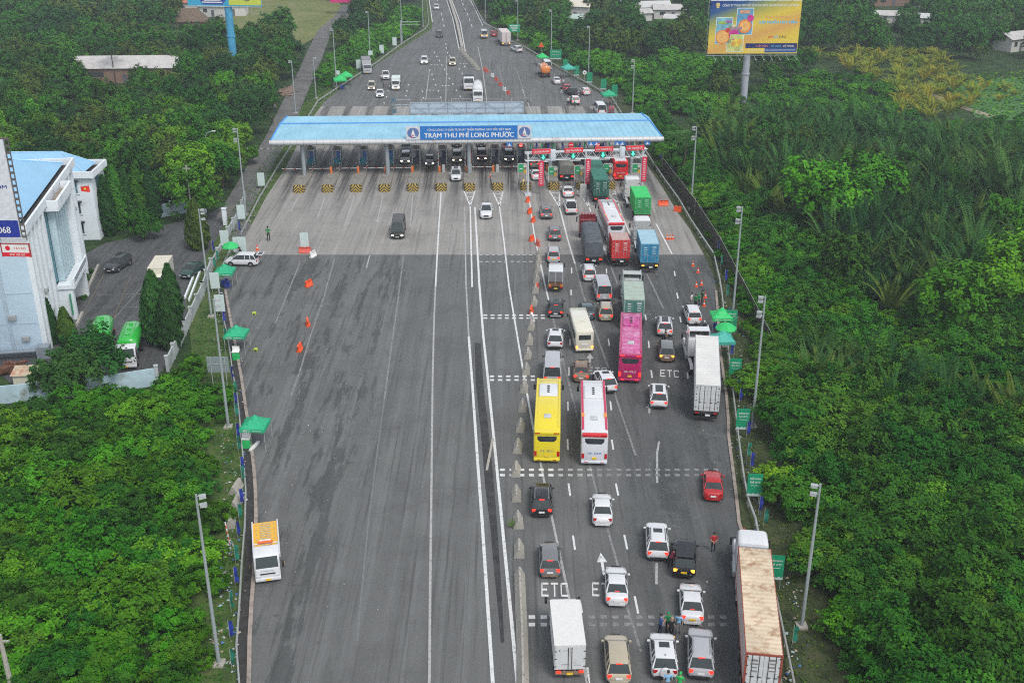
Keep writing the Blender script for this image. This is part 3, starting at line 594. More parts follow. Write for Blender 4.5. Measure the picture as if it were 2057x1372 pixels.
def minibus(pt, px, py, head, label, ref='rear'):
    L, W, H = 7.0, 2.08, 2.75; loc, rz = posed(px, py, head, L, ref); T = thing('minibus', label, 'minibus', loc, rz); hw = W / 2; y0, y1 = -L / 2, L / 2
    b = MB(); b.rbox(-hw, hw, y0, y1, .30, H, .24, k=4, ry=.2); b.build('body', pt, T)
    for s in (-1, 1): MB().b2(s * hw - .012, s * hw + .012, y0 + .5, y1 - .7, 1.45, 2.2).build('side_window', GLASSB, T)
    MB().quad((-hw * .66, y0 - .012, 1.65), (hw * .66, y0 - .012, 1.65), (hw * .66, y0 - .012, 2.25), (-hw * .66, y0 - .012, 2.25)).build('rear_window', GLASSB, T)
    MB().quad((-hw * .86, y1 + .012, 1.4), (hw * .86, y1 + .012, 1.4), (hw * .82, y1 + .012, 2.35), (-hw * .82, y1 + .012, 2.35)).build('windshield', GLASSB, T)
    b = MB(); b.tube((.05, -.9, H - .02), (.05, -.9, H + .05), .30, .27, 16); b.build('roof_vent', mat("vent_cream", (0.55, 0.53, 0.43), 0.6), T)
    MB().b2(-.35, .35, .6, .66, H - .01, H + .03).build('roof_seam', mat("vent_cream", (0.55, 0.53, 0.43)), T)
    for s in (-1, 1):
        MB().box((s * hw * .84, y0 + .01, .78), (.24, .10, .22)).build('tail_light', AMBER, T)
        for yw in (y0 + 1.6, y1 - 1.3):
            b = MB(); b.wheel(s * (hw - .13), yw, .38, .24, 0, 1, s); b.build('wheel', [TYRE, RIM], T)
        b = MB(); b.rbox(s * (hw + .12) - .09, s * (hw + .12) + .09, y1 - .25, y1 - .1, 1.6, 2.0, .04); b.build('wing_mirror', PLAS, T)
    b = MB(); b.rbox(-hw * .97, hw * .97, y0 - .10, y0 + .15, .34, .58, .06); b.build('rear_bumper', pt, T)
    MB().box((0, y0 - .02, 1.10), (.7, .05, .16)).build('number_plate', PLATEW, T)
    return T
# ---------------------------------------------------------------- trucks
def truck_wheels(T, ys_, hw, r=.50, wd=.30):
    for y in ys_:
        for s in (-1, 1):
            b = MB(); b.wheel(s * (hw - wd / 2 - .02), y, r, wd, 0, 1, s); b.build('wheel', [TYRE, RIM], T)
def cab_over(T, pt, y0, y1, hw, zt, lights=False, deflector=False, plate=None, lower=.55):
    """flat fronted cab between y0 and y1, windshield at y1"""
    zm = lower + (zt - lower) * .50; prof = [(y0, lower), (y0, zt - .10), (y0 + .10, zt), (y1 - .62, zt), (y1 - .46, zt - .09), (y1 - .05, zm), (y1, zm - .14), (y1, lower)]
    b = MB(); b.loft([[(x, y + (0 if e == 0 else .10 if y == y0 else -.10), z - (.05 if e and z > zm else 0)) for y, z in prof] for x, e in ((-hw, 1), (-hw + .10, 0), (hw - .10, 0), (hw, 1))]); c = b.build('cab', pt, T, ang=30)
    MB().quad((-hw * .88, y1 - .03, zm + .03), (hw * .88, y1 - .03, zm + .03), (hw * .84, y1 - .43, zt - .11), (-hw * .84, y1 - .43, zt - .11)).build('windshield', GLASS, c)
    for s in (-1, 1):
        MB().b2(s * hw - .012, s * hw + .012, y0 + (y1 - y0) * .30, y1 - .50, zm, zt - .2).build('side_window', GLASS, c)
        MB().box((s * hw * .72, y1 + .01, lower + .22), (hw * .34, .06, .16)).build('headlight', HEADON if lights else HEAD, c)
        b = MB(); b.path([(s * hw, y1 - .15, zt - .3), (s * (hw + .22), y1 + .05, zt - .35)], .025); b.rbox(s * (hw + .24) - .09, s * (hw + .24) + .09, y1 - .02, y1 + .12, zm + .0, zt - .3, .03); b.build('wing_mirror', PLAS, c)
    MB().box((0, y1 + .012, lower + .42), (hw * 1.2, .03, .10)).build('grille', PLAS, c)
    b = MB(); b.rbox(-hw, hw, y1 - .1, y1 + .08, lower - .22, lower + .06, .05); b.build('front_bumper', pt, c)
    MB().box((0, y1 + .095, lower - .08), (.42, .03, .16)).build('number_plate', plate or PLATEY, c)
    MB().quad((-hw * .45, y0 - .013, zm + .15), (hw * .45, y0 - .013, zm + .15), (hw * .45, y0 - .013, zt - .35), (-hw * .45, y0 - .013, zt - .35)).build('rear_window', GLASS, c)
    if deflector:
        b = MB(); b.loft([[(-hw * .9, y0 + .1, zt - .05), (hw * .9, y0 + .1, zt - .05), (hw * .9, y0 + .1, zt + .55), (-hw * .9, y0 + .1, zt + .55)], [(-hw * .9, y1 - .5, zt - .05), (hw * .9, y1 - .5, zt - .05), (hw * .85, y1 - .55, zt + .05), (-hw * .85, y1 - .55, zt + .05)]]); b.build('wind_deflector', pt, c)
    return c
def rear_lamps(T, hw, y, z, m, wd=.32, h=.14):
    for s in (-1, 1): MB().box((s * hw * .74, y - .03, z), (wd, .06, h)).build('tail_light', m, T)
def container(T, m, hw, y0, y1, z0, z1, doorm=None, roofm=None, marks=None, rods=4, frame=None):
    """corrugated shipping container with framed rear doors and lock rods"""
    frame = frame or m; b = MB(); n = max(6, int((y1 - y0) / .30)); P = []; Q = []
    for i in range(n * 4 + 1):
        y = y0 + .10 + (y1 - y0 - .2) * i / (n * 4); d = (0, 0, .035, .035)[i % 4]
        P.append((hw - .03 - d, y)); Q.append((-hw + .03 + d, y))
    b.add([(x, y, z) for z in (z0 + .1, z1 - .08) for x, y in P], [(i, i + 1, len(P) + i + 1, len(P) + i) for i in range(len(P) - 1)])
    b.add([(x, y, z) for z in (z0 + .1, z1 - .08) for x, y in Q], [(i, i + 1, len(Q) + i + 1, len(Q) + i) for i in range(len(Q) - 1)])
    b.b2(-hw + .05, hw - .05, y1 - .06, y1 - .03, z0 + .1, z1 - .08)
    body = b.flat('container_box', m, T)
    b = MB()
    for s in (-1, 1):
        b.b2(s * hw - .06, s * hw, y0, y1, z1 - .10, z1 - .02) if s > 0 else b.b2(-hw, -hw + .06, y0, y1, z1 - .10, z1 - .02)
        b.b2(s * hw - .08, s * hw, y0, y1, z0, z0 + .14) if s > 0 else b.b2(-hw, -hw + .08, y0, y1, z0, z0 + .14)
        for y in (y0 + .06, y1 - .06): b.b2(s * (hw - .07) - .072, s * (hw - .07) + .072, y - .058, y + .058, z0 + .004, z1 - .004)
    b.b2(-hw + .14, hw - .14, y0 + .004, y0 + .10, z1 - .14, z1 - .006); b.b2(-hw + .14, hw - .14, y0 + .004, y0 + .10, z0 + .002, z0 + .12)
    b.flat('container_frame', frame, T)
    b = MB(); n = max(4, int((y1 - y0) / .45)); prof = []
    for i in range(n * 4 + 1): prof.append((y0 + .1 + (y1 - y0 - .2) * i / (n * 4), z1 - (0.005, .005, .03, .03)[i % 4]))
    b.add([(s * (hw - .05), y, z) for s in (-1, 1) for y, z in prof], [(i, i + 1, len(prof) + i + 1, len(prof) + i) for i in range(len(prof) - 1)]); b.flat('container_roof', roofm or m, T)
    dm = doorm or m
    for s in (-1, 1):
        b = MB(); x0, x1 = (.01, hw - .15) if s > 0 else (-hw + .15, -.01); b.b2(x0, x1, y0 + .03, y0 + .09, z0 + .13, z1 - .15)
        for k in range(3): zz = z0 + .35 + k * (z1 - z0 - .6) / 2.4; b.b2(x0 + .06, x1 - .06, y0 + .015, y0 + .035, zz, zz + .38)
        D = b.flat('container_door', dm, T)
        b = MB()
        for q in (.30, .74):
            xx = x0 + (x1 - x0) * q; b.tube((xx, y0 - .005, z0 + .1), (xx, y0 - .005, z1 - .1), .022, .022, 6); b.box((xx + .08, y0 - .01, z0 + .95), (.26, .03, .045))
        for k in range(4): b.box(((x1 if s > 0 else x0), y0 + .012, z0 + .4 + k * (z1 - z0 - .7) / 3), (.14, .035, .07))
        b.build('lock_rod', STEEL if dm is not WHITEC else CHASSIS, D)
        if marks:
            b = MB()
            for k in range(4):
                zz = z1 - .45 - k * .30 - (.1 if s < 0 else 0); wd = (.42, .5, .34, .46)[(k + (s > 0)) % 4]
                b.box(((x0 + x1) / 2 + .05 * s, y0 + .008, zz), (wd, .012, .10 if k else .16))
            b.flat('door_marking', marks, D)
WHITEC = mat("container_white", (0.58, 0.59, 0.59), 0.55, 0, 0.05, 1.0, dirt=(0.40, 0.36, 0.30), dirt_amt=0.25, dirt_scale=1.0)
RUSTW = mat("rusty_white_roof", (0.60, 0.49, 0.35), 0.75, 0, 0.16, 0.5, dirt=(0.29, 0.15, 0.07), dirt_amt=0.5, dirt_scale=1.1)
MARKW = mat("stencil_white", (0.6, 0.62, 0.62), 0.6); MARKD = mat("stencil_grey", (0.2, 0.2, 0.2), 0.6)
def bogie(T, y0, y1, hw, zdeck, axles):
    b = MB()
    for s in (-1, 1): b.b2(s * .48 - .08, s * .48 + .08, y0 + .05, y1, zdeck - .42, zdeck - .03)
    n = int((y1 - y0) / 1.2)
    for k in range(n): b.b2(-hw * .94, hw * .94, y0 + .1 + k * 1.2, y0 + .22 + k * 1.2, zdeck - .16, zdeck - .008)
    b.b2(-hw, hw, y0 - .05, y0 + .08, zdeck - .30, zdeck - .012); b.flat('trailer_frame', CHASSIS, T)
    b = MB(); b.b2(-hw * .95, hw * .95, y0 - .02, y0 + .10, .45, .60); b.b2(-.5, -.42, y0, y0 + .08, .55, zdeck - .2); b.b2(.42, .5, y0, y0 + .08, .55, zdeck - .2); b.flat('underrun_bar', CHASSIS, T)
    truck_wheels(T, axles, hw, .50, .34)
    b = MB()
    for y in axles: b.tube((-hw + .3, y, .5), (hw - .3, y, .5), .08, .08, 8)
    b.build('axle', CHASSIS, T)
    MB().box((.15, y0 - .07, zdeck - .42), (.46, .03, .20)).build('number_plate', PLATEW, T)
def tractor_conv(T, pt, y0, hw=1.22, ztop=3.9, roof='round', back=None, ang=0.0, off=0.0):
    """bonneted tractor; its sleeper's back wall stands at y0"""
    K = bpy.data.objects.new('tractor', None); COL.objects.link(K); K.parent = T; K.location = (off, y0, 0); K.rotation_euler = (0, 0, ang); K.empty_display_size = .3
    y0 = 0.0
    b = MB(); b.rbox(-hw * .96, hw * .96, y0, y0 + 2.0, .95, 3.0, .12, ry=.06); b.rbox(-hw * .90, hw * .90, y0 + 1.95, y0 + 3.1, .95, 2.75, .14, ry=.05)
    b.loft([[(-hw * .66, y0 + 3.0, .9), (hw * .66, y0 + 3.0, .9), (hw * .64, y0 + 3.0, 1.95), (-hw * .64, y0 + 3.0, 1.95)], [(-hw * .58, y0 + 4.6, .8), (hw * .58, y0 + 4.6, .8), (hw * .52, y0 + 4.6, 1.62), (-hw * .52, y0 + 4.6, 1.62)], [(-hw * .52, y0 + 4.75, .8), (hw * .52, y0 + 4.75, .8), (hw * .46, y0 + 4.75, 1.5), (-hw * .46, y0 + 4.75, 1.5)]])
    for s in (-1, 1):
        q = [(s * hw * .55, .55), (s * hw * 1.0, .55), (s * hw * 1.0, 1.0), (s * hw * .9, 1.18), (s * hw * .55, 1.22)]
        b.loft([[(x, y, z) for x, z in q] for y in (y0 + 3.1, y0 + 3.5, y0 + 4.3, y0 + 4.6)])
    b.build('cab', pt, K, ang=35)
    zr = ztop
    if roof == 'round':
        b = MB(); b.rbox(-hw * .95, hw * .95, y0 + .02, y0 + 2.1, 2.9, zr, .32, k=4, ry=.25); b.build('roof_fairing', pt, K)
    elif roof == 'open':   # aerodynamic cap seen from behind as a hollow shell
        b = MB(); b.b2(-hw * .95, -hw * .88, y0 + .1, y0 + 1.9, 2.98, zr - .1); b.b2(hw * .88, hw * .95, y0 + .1, y0 + 1.9, 2.98, zr - .1)
        b.loft([[(-hw * .95, y0 + .1, zr - .1), (hw * .95, y0 + .1, zr - .1), (hw * .9, y0 + .1, zr), (-hw * .9, y0 + .1, zr)], [(-hw * .95, y0 + 1.2, zr - .12), (hw * .95, y0 + 1.2, zr - .12), (hw * .9, y0 + 1.2, zr), (-hw * .9, y0 + 1.2, zr)], [(-hw * .9, y0 + 2.5, 2.85), (hw * .9, y0 + 2.5, 2.85), (hw * .85, y0 + 2.5, 2.9), (-hw * .85, y0 + 2.5, 2.9)]]); b.build('roof_fairing', pt, K)
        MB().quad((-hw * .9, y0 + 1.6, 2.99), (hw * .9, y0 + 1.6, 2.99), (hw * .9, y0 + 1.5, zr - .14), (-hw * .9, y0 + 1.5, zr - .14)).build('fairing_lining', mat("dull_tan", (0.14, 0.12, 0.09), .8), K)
    if back:
        b = MB(); b.b2(-hw * .88, hw * .88, y0 - .03, y0 + .02, 1.0, zr - .22 if roof == 'round' else 2.95); b.build('sleeper_back', back, K)
        b = MB()
        for s in (-1, 1):
            for z in (1.5, 2.3, 3.1): b.box((s * hw * .80, y0 - .045, z), (.18, .04, .06))
        b.build('bracket', CHASSIS, K)
    MB().quad((-hw * .78, y0 + 3.115, 1.98), (hw * .78, y0 + 3.115, 1.98), (hw * .74, y0 + 3.02, 2.68), (-hw * .74, y0 + 3.02, 2.68)).build('windshield', GLASS, K)
    for s in (-1, 1):
        MB().b2(s * hw * .905 - .01, s * hw * .905 + .01, y0 + 2.25, y0 + 2.95, 1.85, 2.55).build('side_window', GLASS, K)
        b = MB(); b.path([(s * hw * .9, y0 + 2.9, 2.5), (s * (hw + .25), y0 + 3.0, 2.4)], .03); b.rbox(s * (hw + .25) - .10, s * (hw + .25) + .10, y0 + 2.9, y0 + 3.05, 1.75, 2.45, .04); b.build('wing_mirror', PLAS, K)
        b = MB(); b.tube((s * hw * .86, y0 + .4, .75), (s * hw * .86, y0 + 1.9, .75), .32, .32, 14); b.build('fuel_tank', STEEL, K)
        b = MB(); b.box((s * hw * .9, y0 + 2.5, .62), (.3, 1.1, .18)); b.build('step', pt, K)
        MB().box((s * hw * .78, y0 + 4.62, 1.0), (.34, .08, .18)).build('headlight', HEAD, K)
    b = MB()
    for s in (-1, 1): b.b2(s * .42 - .06, s * .42 + .06, y0 - 3.2, y0 + 4.4, .72, 1.0)
    b.b2(-.45, .45, y0 - 2.1, y0 - 1.2, 1.0, 1.12); b.flat('truck_frame', CHASSIS, K)
    truck_wheels(K, (y0 - 2.3, y0 - 1.0), hw, .50, .34)
    for s in (-1, 1):
        b = MB(); b.wheel(s * (hw - .20), y0 + 3.8, .50, .30, 0, 1, s); b.build('wheel', [TYRE, RIM], K)
        b = MB(); b.loft([[(s * hw - .36 * (s > 0), y, z), (s * hw + .36 * (s < 0), y, z), (s * hw + .36 * (s < 0), y, z + .03), (s * hw - .36 * (s > 0), y, z + .03)] for y, z in ((y0 - 2.95, .75), (y0 - 2.6, 1.06), (y0 - .7, 1.06), (y0 - .3, .8))]); b.build('mudguard', pt, K)
    return K
def semi(px, py, head, label, cm, pt, L, H=3.95, name='container_truck', roofm=None, doorm=None, marks=None, back=None, roof='round', ztop=3.85, lamps=TAIL, frame=None, gap=.9, bend=0.0, off=0.0, cabover=False, z0=1.32, tail_over=0.0, chassis_white=False):
    loc, rz = posed(px, py, head, L, 'rear'); T = thing(name, label, 'truck', loc, rz); y0, y1 = -L / 2, L / 2; hw = 1.22
    bogie(T, y0 - tail_over, y1 + max(0, gap - 1.2), hw, z0, [y0 + 1.2, y0 + 2.5] if L < 9 else [y0 + 1.6, y0 + 2.9, y0 + 4.2])
    container(T, cm, hw, y0, y1, z0, H, doorm, roofm, marks, frame=frame)
    rear_lamps(T, hw, y0 - .05 - tail_over, z0 - .20, lamps)
    if cabover:
        c = cab_over(T, pt, y1 + gap, y1 + gap + 2.0, hw, 3.1, lower=.8)
        b = MB(); b.loft([[(-hw * .96, y1 + gap + .1, 3.05), (hw * .96, y1 + gap + .1, 3.05), (hw * .9, y1 + gap + .1, 3.75), (-hw * .9, y1 + gap + .1, 3.75)], [(-hw * .96, y1 + gap + 1.5, 3.05), (hw * .96, y1 + gap + 1.5, 3.05), (hw * .85, y1 + gap + 1.4, 3.3), (-hw * .85, y1 + gap + 1.4, 3.3)]]); b.build('roof_fairing', pt, c)
        b = MB()
        for s in (-1, 1): b.b2(s * .42 - .06, s * .42 + .06, y1 - 2.2, y1 + gap + 1.8, .72, 1.0)
        b.flat('truck_frame', CHASSIS, T); truck_wheels(T, (y1 - 1.6, y1 - .3, y1 + gap + 1.2), hw, .5, .32)
    else: tractor_conv(T, pt, y1 + gap, hw, ztop, roof, back, bend, off)
    return T
def box_truck(px, py, head, label, pt, L=6.6, W=2.05, H=2.95, ref='rear', boxm=None, roofm=None, lamps=TAIL, lights=False, doors=True, logo=None, name='box_truck', kind='box', plate=None):
    loc, rz = posed(px, py, head, L, ref); T = thing(name, label, 'truck', loc, rz); hw = W / 2; y0, y1 = -L / 2, L / 2; boxm = boxm or WHITEC; zb = .95; cabL = 1.65
    cab_over(T, pt, y1 - cabL, y1, hw * .94, 2.25, lights=lights, deflector=False, plate=plate)
    yb = y1 - cabL - .10
    if kind == 'box':
        b = MB(); b.b2(-hw, hw, y0 + .04, yb, zb, H); b.flat('cargo_box', boxm, T)
        b = MB(); b.b2(-hw - .02, hw + .02, y0 + .02, yb + .02, H - .02, H + .05); b.flat('cargo_roof', roofm or boxm, T)
        for s in (-1, 1):
            x0, x1 = (.015, hw - .06) if s > 0 else (-hw + .06, -.015); D = MB().b2(x0, x1, y0 + .0, y0 + .045, zb + .06, H - .08).flat('cargo_door', boxm, T)
            b = MB(); xx = s * .12; b.tube((xx, y0 - .02, zb + .1), (xx, y0 - .02, H - .12), .025, .025, 6); b.build('lock_rod', CHASSIS, D)
            b = MB()
            for k in range(3): b.box((s * (hw - .07), y0 - .008, zb + .3 + k * .65), (.14, .03, .06))
            b.build('hinge', CHASSIS, D)
        if logo:
            b = MB(); b.add([(-.82, y0 - .004, 2.62), (-.66, y0 - .004, 2.76), (-.70, y0 - .004, 2.62), (-.66, y0 - .004, 2.48)], [(0, 1, 2, 3)]); b.flat('logo', MARKD, T)
            for q in ((-.32, 1.42, .5, .09), (-.28, 2.60, .44, .06), (.5, 1.36, .5, .07)): MB().box((q[0], y0 - .004, q[1]), (q[2], .006, q[3])).flat('door_marking', mat("stencil_pale", (0.34, 0.36, 0.38), .6), T)
    elif kind == 'cage':   # open cargo bed with a roof on posts
        b = MB(); b.b2(-hw, hw, y0 + .05, yb, zb - .06, zb + .02); b.b2(-hw, -hw + .05, y0 + .05, yb, zb + .02, zb + .5); b.b2(hw - .05, hw, y0 + .05, yb, zb + .02, zb + .5); b.b2(-hw + .052, hw - .052, y0 + .05, y0 + .10, zb + .02, zb + .42); b.flat('cargo_bed', mat("bed_brown", (0.16, 0.07, 0.03), .7, 0, .2), T)
        b = MB(); b.rbox(-hw, hw, y0 + 1.15, yb + .3, H - .14, H, .06); b.build('cargo_roof', WHITE, T)
        b = MB(); b.quad((-hw, y0 + 1.15, H - .06), (hw, y0 + 1.15, H - .06), (hw, y0 + .06, zb + .55), (-hw, y0 + .06, zb + .55)); b.build('tarpaulin', mat("net_grey", (0.09, 0.09, 0.095), .8, 0, .2), T)
        b = MB()
        for x in (-hw + .04, 0, hw - .04): b.tube((x, y0 + 1.13, H - .03), (x, y0 + .04, zb + .5), .03, .03, 6); b.tube((x, y0 + .04, zb), (x, y0 + .04, zb + .52), .03, .03, 6)
        b.build('cargo_rail', STEEL, T)
        for s in (-1, 1): MB().box((s * hw * .8, y0 + .02, zb + .02), (.3, .08, .3)).flat('corner_panel', mat("deck_orange", (0.6, 0.2, 0.02), .5), T)
    b = MB()
    for s in (-1, 1): b.b2(s * .36 - .05, s * .36 + .05, y0 + .1, y1 - .5, .62, zb - .065)
    b.b2(-hw * .95, hw * .95, y0 + .02, y0 + .14, .52, .74); b.flat('truck_frame', CHASSIS if kind == 'cage' else mat("frame_brown", (0.22, 0.15, 0.10), .7), T)
    rear_lamps(T, hw, y0 + .0, .80, lamps, .30, .17); MB().box((0, y0 - .02, .62), (.42, .04, .18)).build('number_plate', plate or PLATEW, T)
    truck_wheels(T, (y0 + 1.35, y1 - .95), hw, .40, .26); return T
def tank_truck(px, py, head, label, tankm, pt, L=7.6, ref='front', lights=False, H=2.9, name='tank_truck', ribs=True, cabh=2.45):
    loc, rz = posed(px, py, head, L, ref); T = thing(name, label, 'truck', loc, rz); hw = 1.15; y0, y1 = -L / 2, L / 2
    cab_over(T, pt, y1 - 1.75, y1, hw * .95, cabh, lights=lights)
    def oval(y, k): return [(hw * k * math.copysign(abs(math.cos(a)) ** .75, math.cos(a)), y, (1.0 + H) / 2 + (H - 1.0) / 2 * k * math.copysign(abs(math.sin(a)) ** .75, math.sin(a))) for a in [2 * math.pi * i / 24 for i in range(24)]]
    e = y1 - 1.95; b = MB(); b.loft([oval(y0, .45), oval(y0 + .08, .78), oval(y0 + .25, .94), oval(y0 + .5, 1), oval(e - .5, 1), oval(e - .25, .94), oval(e - .08, .78), oval(e, .45)]); b.build('tank', tankm, T, ang=50)
    b = MB()
    for yy in (y0 + 1.3, (y0 + e) / 2, e - 1.2): b.tube((0, yy, H - .02), (0, yy, H + .13), .26, .26, 14)
    b.b2(-.55, -.50, y0 + .6, e - .6, H - .09, H + .05); b.b2(.50, .55, y0 + .6, e - .6, H - .09, H + .05); b.build('manhole', tankm, T)
    b = MB()
    for s in (-1, 1): b.b2(s * .42 - .06, s * .42 + .06, y0 + .1, y1 - .6, .70, .98)
    b.b2(-hw * .9, hw * .9, y0 - .05, y0 + .1, .55, .75); b.flat('truck_frame', CHASSIS, T)
    rear_lamps(T, hw, y0 - .06, .80, TAIL); truck_wheels(T, (y0 + 1.1, y0 + 2.3, y1 - 1.1), hw, .48, .30); return T
def tarp_truck(px, py, head, label, L=9.5, H=3.5, cabp=None, tarpm=None, lamps=TAILON, ref='rear', lights=False, name='tarpaulin_truck'):
    loc, rz = posed(px, py, head, L, ref); T = thing(name, label, 'truck', loc, rz); hw = 1.2; y0, y1 = -L / 2, L / 2; cabp = cabp or DRED; yc = y1 - 2.1
    c = cab_over(T, cabp, yc, y1, hw, 2.95, lights=lights, lower=.75)
    if L > 8:
        b = MB(); b.loft([[(-hw * .98, yc + .1, 2.9), (hw * .98, yc + .1, 2.9), (hw * .86, yc + .1, 3.85), (-hw * .86, yc + .1, 3.85)], [(-hw * .98, yc + .9, 2.9), (hw * .98, yc + .9, 2.9), (hw * .86, yc + .9, 3.8), (-hw * .86, yc + .9, 3.8)], [(-hw * .95, yc + 1.8, 2.9), (hw * .95, yc + 1.8, 2.9), (hw * .8, yc + 1.7, 3.05), (-hw * .8, yc + 1.7, 3.05)]]); b.build('roof_fairing', cabp, c)
        b = MB()
        for k in range(9): b.box((-.88 + .22 * k, yc + .08, 3.72), (.12, .03, .05))
        b.build('trim_row', SIGNW, c)
    ye = yc - (2.3 if L > 8 else .25); n = 16; rings = []; rr = random.Random(5)
    for k in range(n + 1):
        y = y0 + .05 + (ye - y0 - .05) * k / n; z = H + rr.uniform(-.10, .10) - (.35 if k == n else 0) - (.30 if k == 0 else .16 if k == 1 else 0); ww = hw + rr.uniform(-.03, .05); r = []
        for a, zz in ((1, 1.25), (1.02, 1.7), (.99, 2.3), (1.0, z - .35), (.88, z - .10), (.5, z + rr.uniform(-.04, .05)), (0, z + .04 + rr.uniform(-.03, .05))): r.append((ww * a, y, zz))
        rings.append(r + [(-p[0], p[1], p[2]) for p in reversed(r[:-1])])
    b = MB(); b.loft(rings); b.build('tarpaulin', tarpm or mat("tarp_slate", (0.075, 0.085, 0.10), .75, 0, .25, 1.5, dirt=(0.10, 0.13, 0.13), dirt_amt=.4), T, ang=60)
    b = MB(); b.b2(-hw, hw, y0, ye, 1.05, 1.24); b.b2(-hw * .95, hw * .95, y0 - .06, y0 + .06, .55, 1.0)
    for s in (-1, 1): b.b2(s * .42 - .06, s * .42 + .06, y0 + .1, y1 - .6, .72, 1.045)
    b.flat('truck_frame', CHASSIS, T); rear_lamps(T, hw, y0 - .08, .95, lamps, .36, .20); MB().box((0, y0 - .08, .72), (.46, .04, .2)).build('number_plate', PLATEW, T)
    truck_wheels(T, (y0 + 1.4, y0 + 2.7, y1 - 1.3), hw, .5, .32); return T
def recovery_truck(px, py, head, label):
    L = 7.1; loc, rz = posed(px, py, head, L, 'front'); T = thing('recovery_truck', label, 'truck', loc, rz); hw = 1.02; y0, y1 = -L / 2, L / 2
    c = cab_over(T, WHITE, y1 - 1.9, y1, hw * .96, 2.35, plate=PLATEY)
    text_mesh('lettering', 'CỨU HỘ GIAO THÔNG', .95, .10, SIGNB, c, Matrix.Translation((0, y1 + .022, 1.24)) @ Matrix.Rotation(math.pi, 4, 'Z') @ UPRIGHT, .01)
    ye = y1 - 2.3
    b = MB(); b.b2(-hw * .98, hw * .98, y0, ye, 1.0, 1.12); b.flat('deck', DECKY, T)
    b = MB()
    for k in range(16): b.b2(-.46, .46, y0 + .25 + k * .26, y0 + .37 + k * .26, 1.121, 1.15)
    for k in range(6): b.box((-.72, y0 + .4 + k * .7, 1.13), (.08, .3, .02)); b.box((.72, y0 + .4 + k * .7, 1.13), (.08, .3, .02))
    b.flat('tread_plate', mat("tread_worn", (0.42, 0.36, 0.22), .7, 0, .3, 6), T)
    for s in (-1, 1): b = MB(); b.b2(s * hw - .05, s * hw + .05, y0 - .02, ye + .3, .98, 1.26); b.flat('deck_rail', WHITE, T)
    b = MB(); b.b2(-.62, .62, ye - .30, ye - .02, 1.125, 1.42); b.tube((-.3, ye - .16, 1.3), (.3, ye - .16, 1.3), .14, .14, 12); b.box((-.1, ye - 1.0, 1.16), (.9, .5, .08), rz=.3); b.flat('winch', mat("winch_rust", (0.35, 0.10, 0.03), .7, 0, .3), T)
    b = MB(); b.path([(-hw * .9, ye + .12, 1.1), (-hw * .9, ye + .12, 2.32), (hw * .9, ye + .12, 2.32), (hw * .9, ye + .12, 1.1)], .05); b.build('headboard', WHITE, T)
    b = MB(); b.rbox(-.6, .6, ye + .04, ye + .26, 2.38, 2.55, .06); b.build('beacon_bar', mat("beacon_orange", (0.75, 0.14, 0.02), .3), T)
    b = MB(); b.rbox(-.45, .45, ye - .05, ye + .10, 2.38, 2.62, .08); b.build('load_bag', mat("bag_white", (0.6, 0.6, 0.64), .7, 0, .3, 6), T)
    for s in (-1, 1): MB().box((s * (hw + .25), y1 - .35, 1.55), (.16, .05, .28)).flat('mirror_back', mat("mirror_yellow", (0.4, 0.3, 0.08), .5), T)
    b = MB()
    for s in (-1, 1): b.b2(s * .36 - .05, s * .36 + .05, y0 + .1, y1 - .5, .62, .985)
    b.flat('truck_frame', CHASSIS, T); rear_lamps(T, hw, y0 - .03, .85, TAIL); truck_wheels(T, (y0 + 1.4, y1 - 1.0), hw, .40, .26); return T
def flat_box(px, py, head, label, ref, **k): return box_truck(px, py, head, label, WHITE, ref=ref, **k)
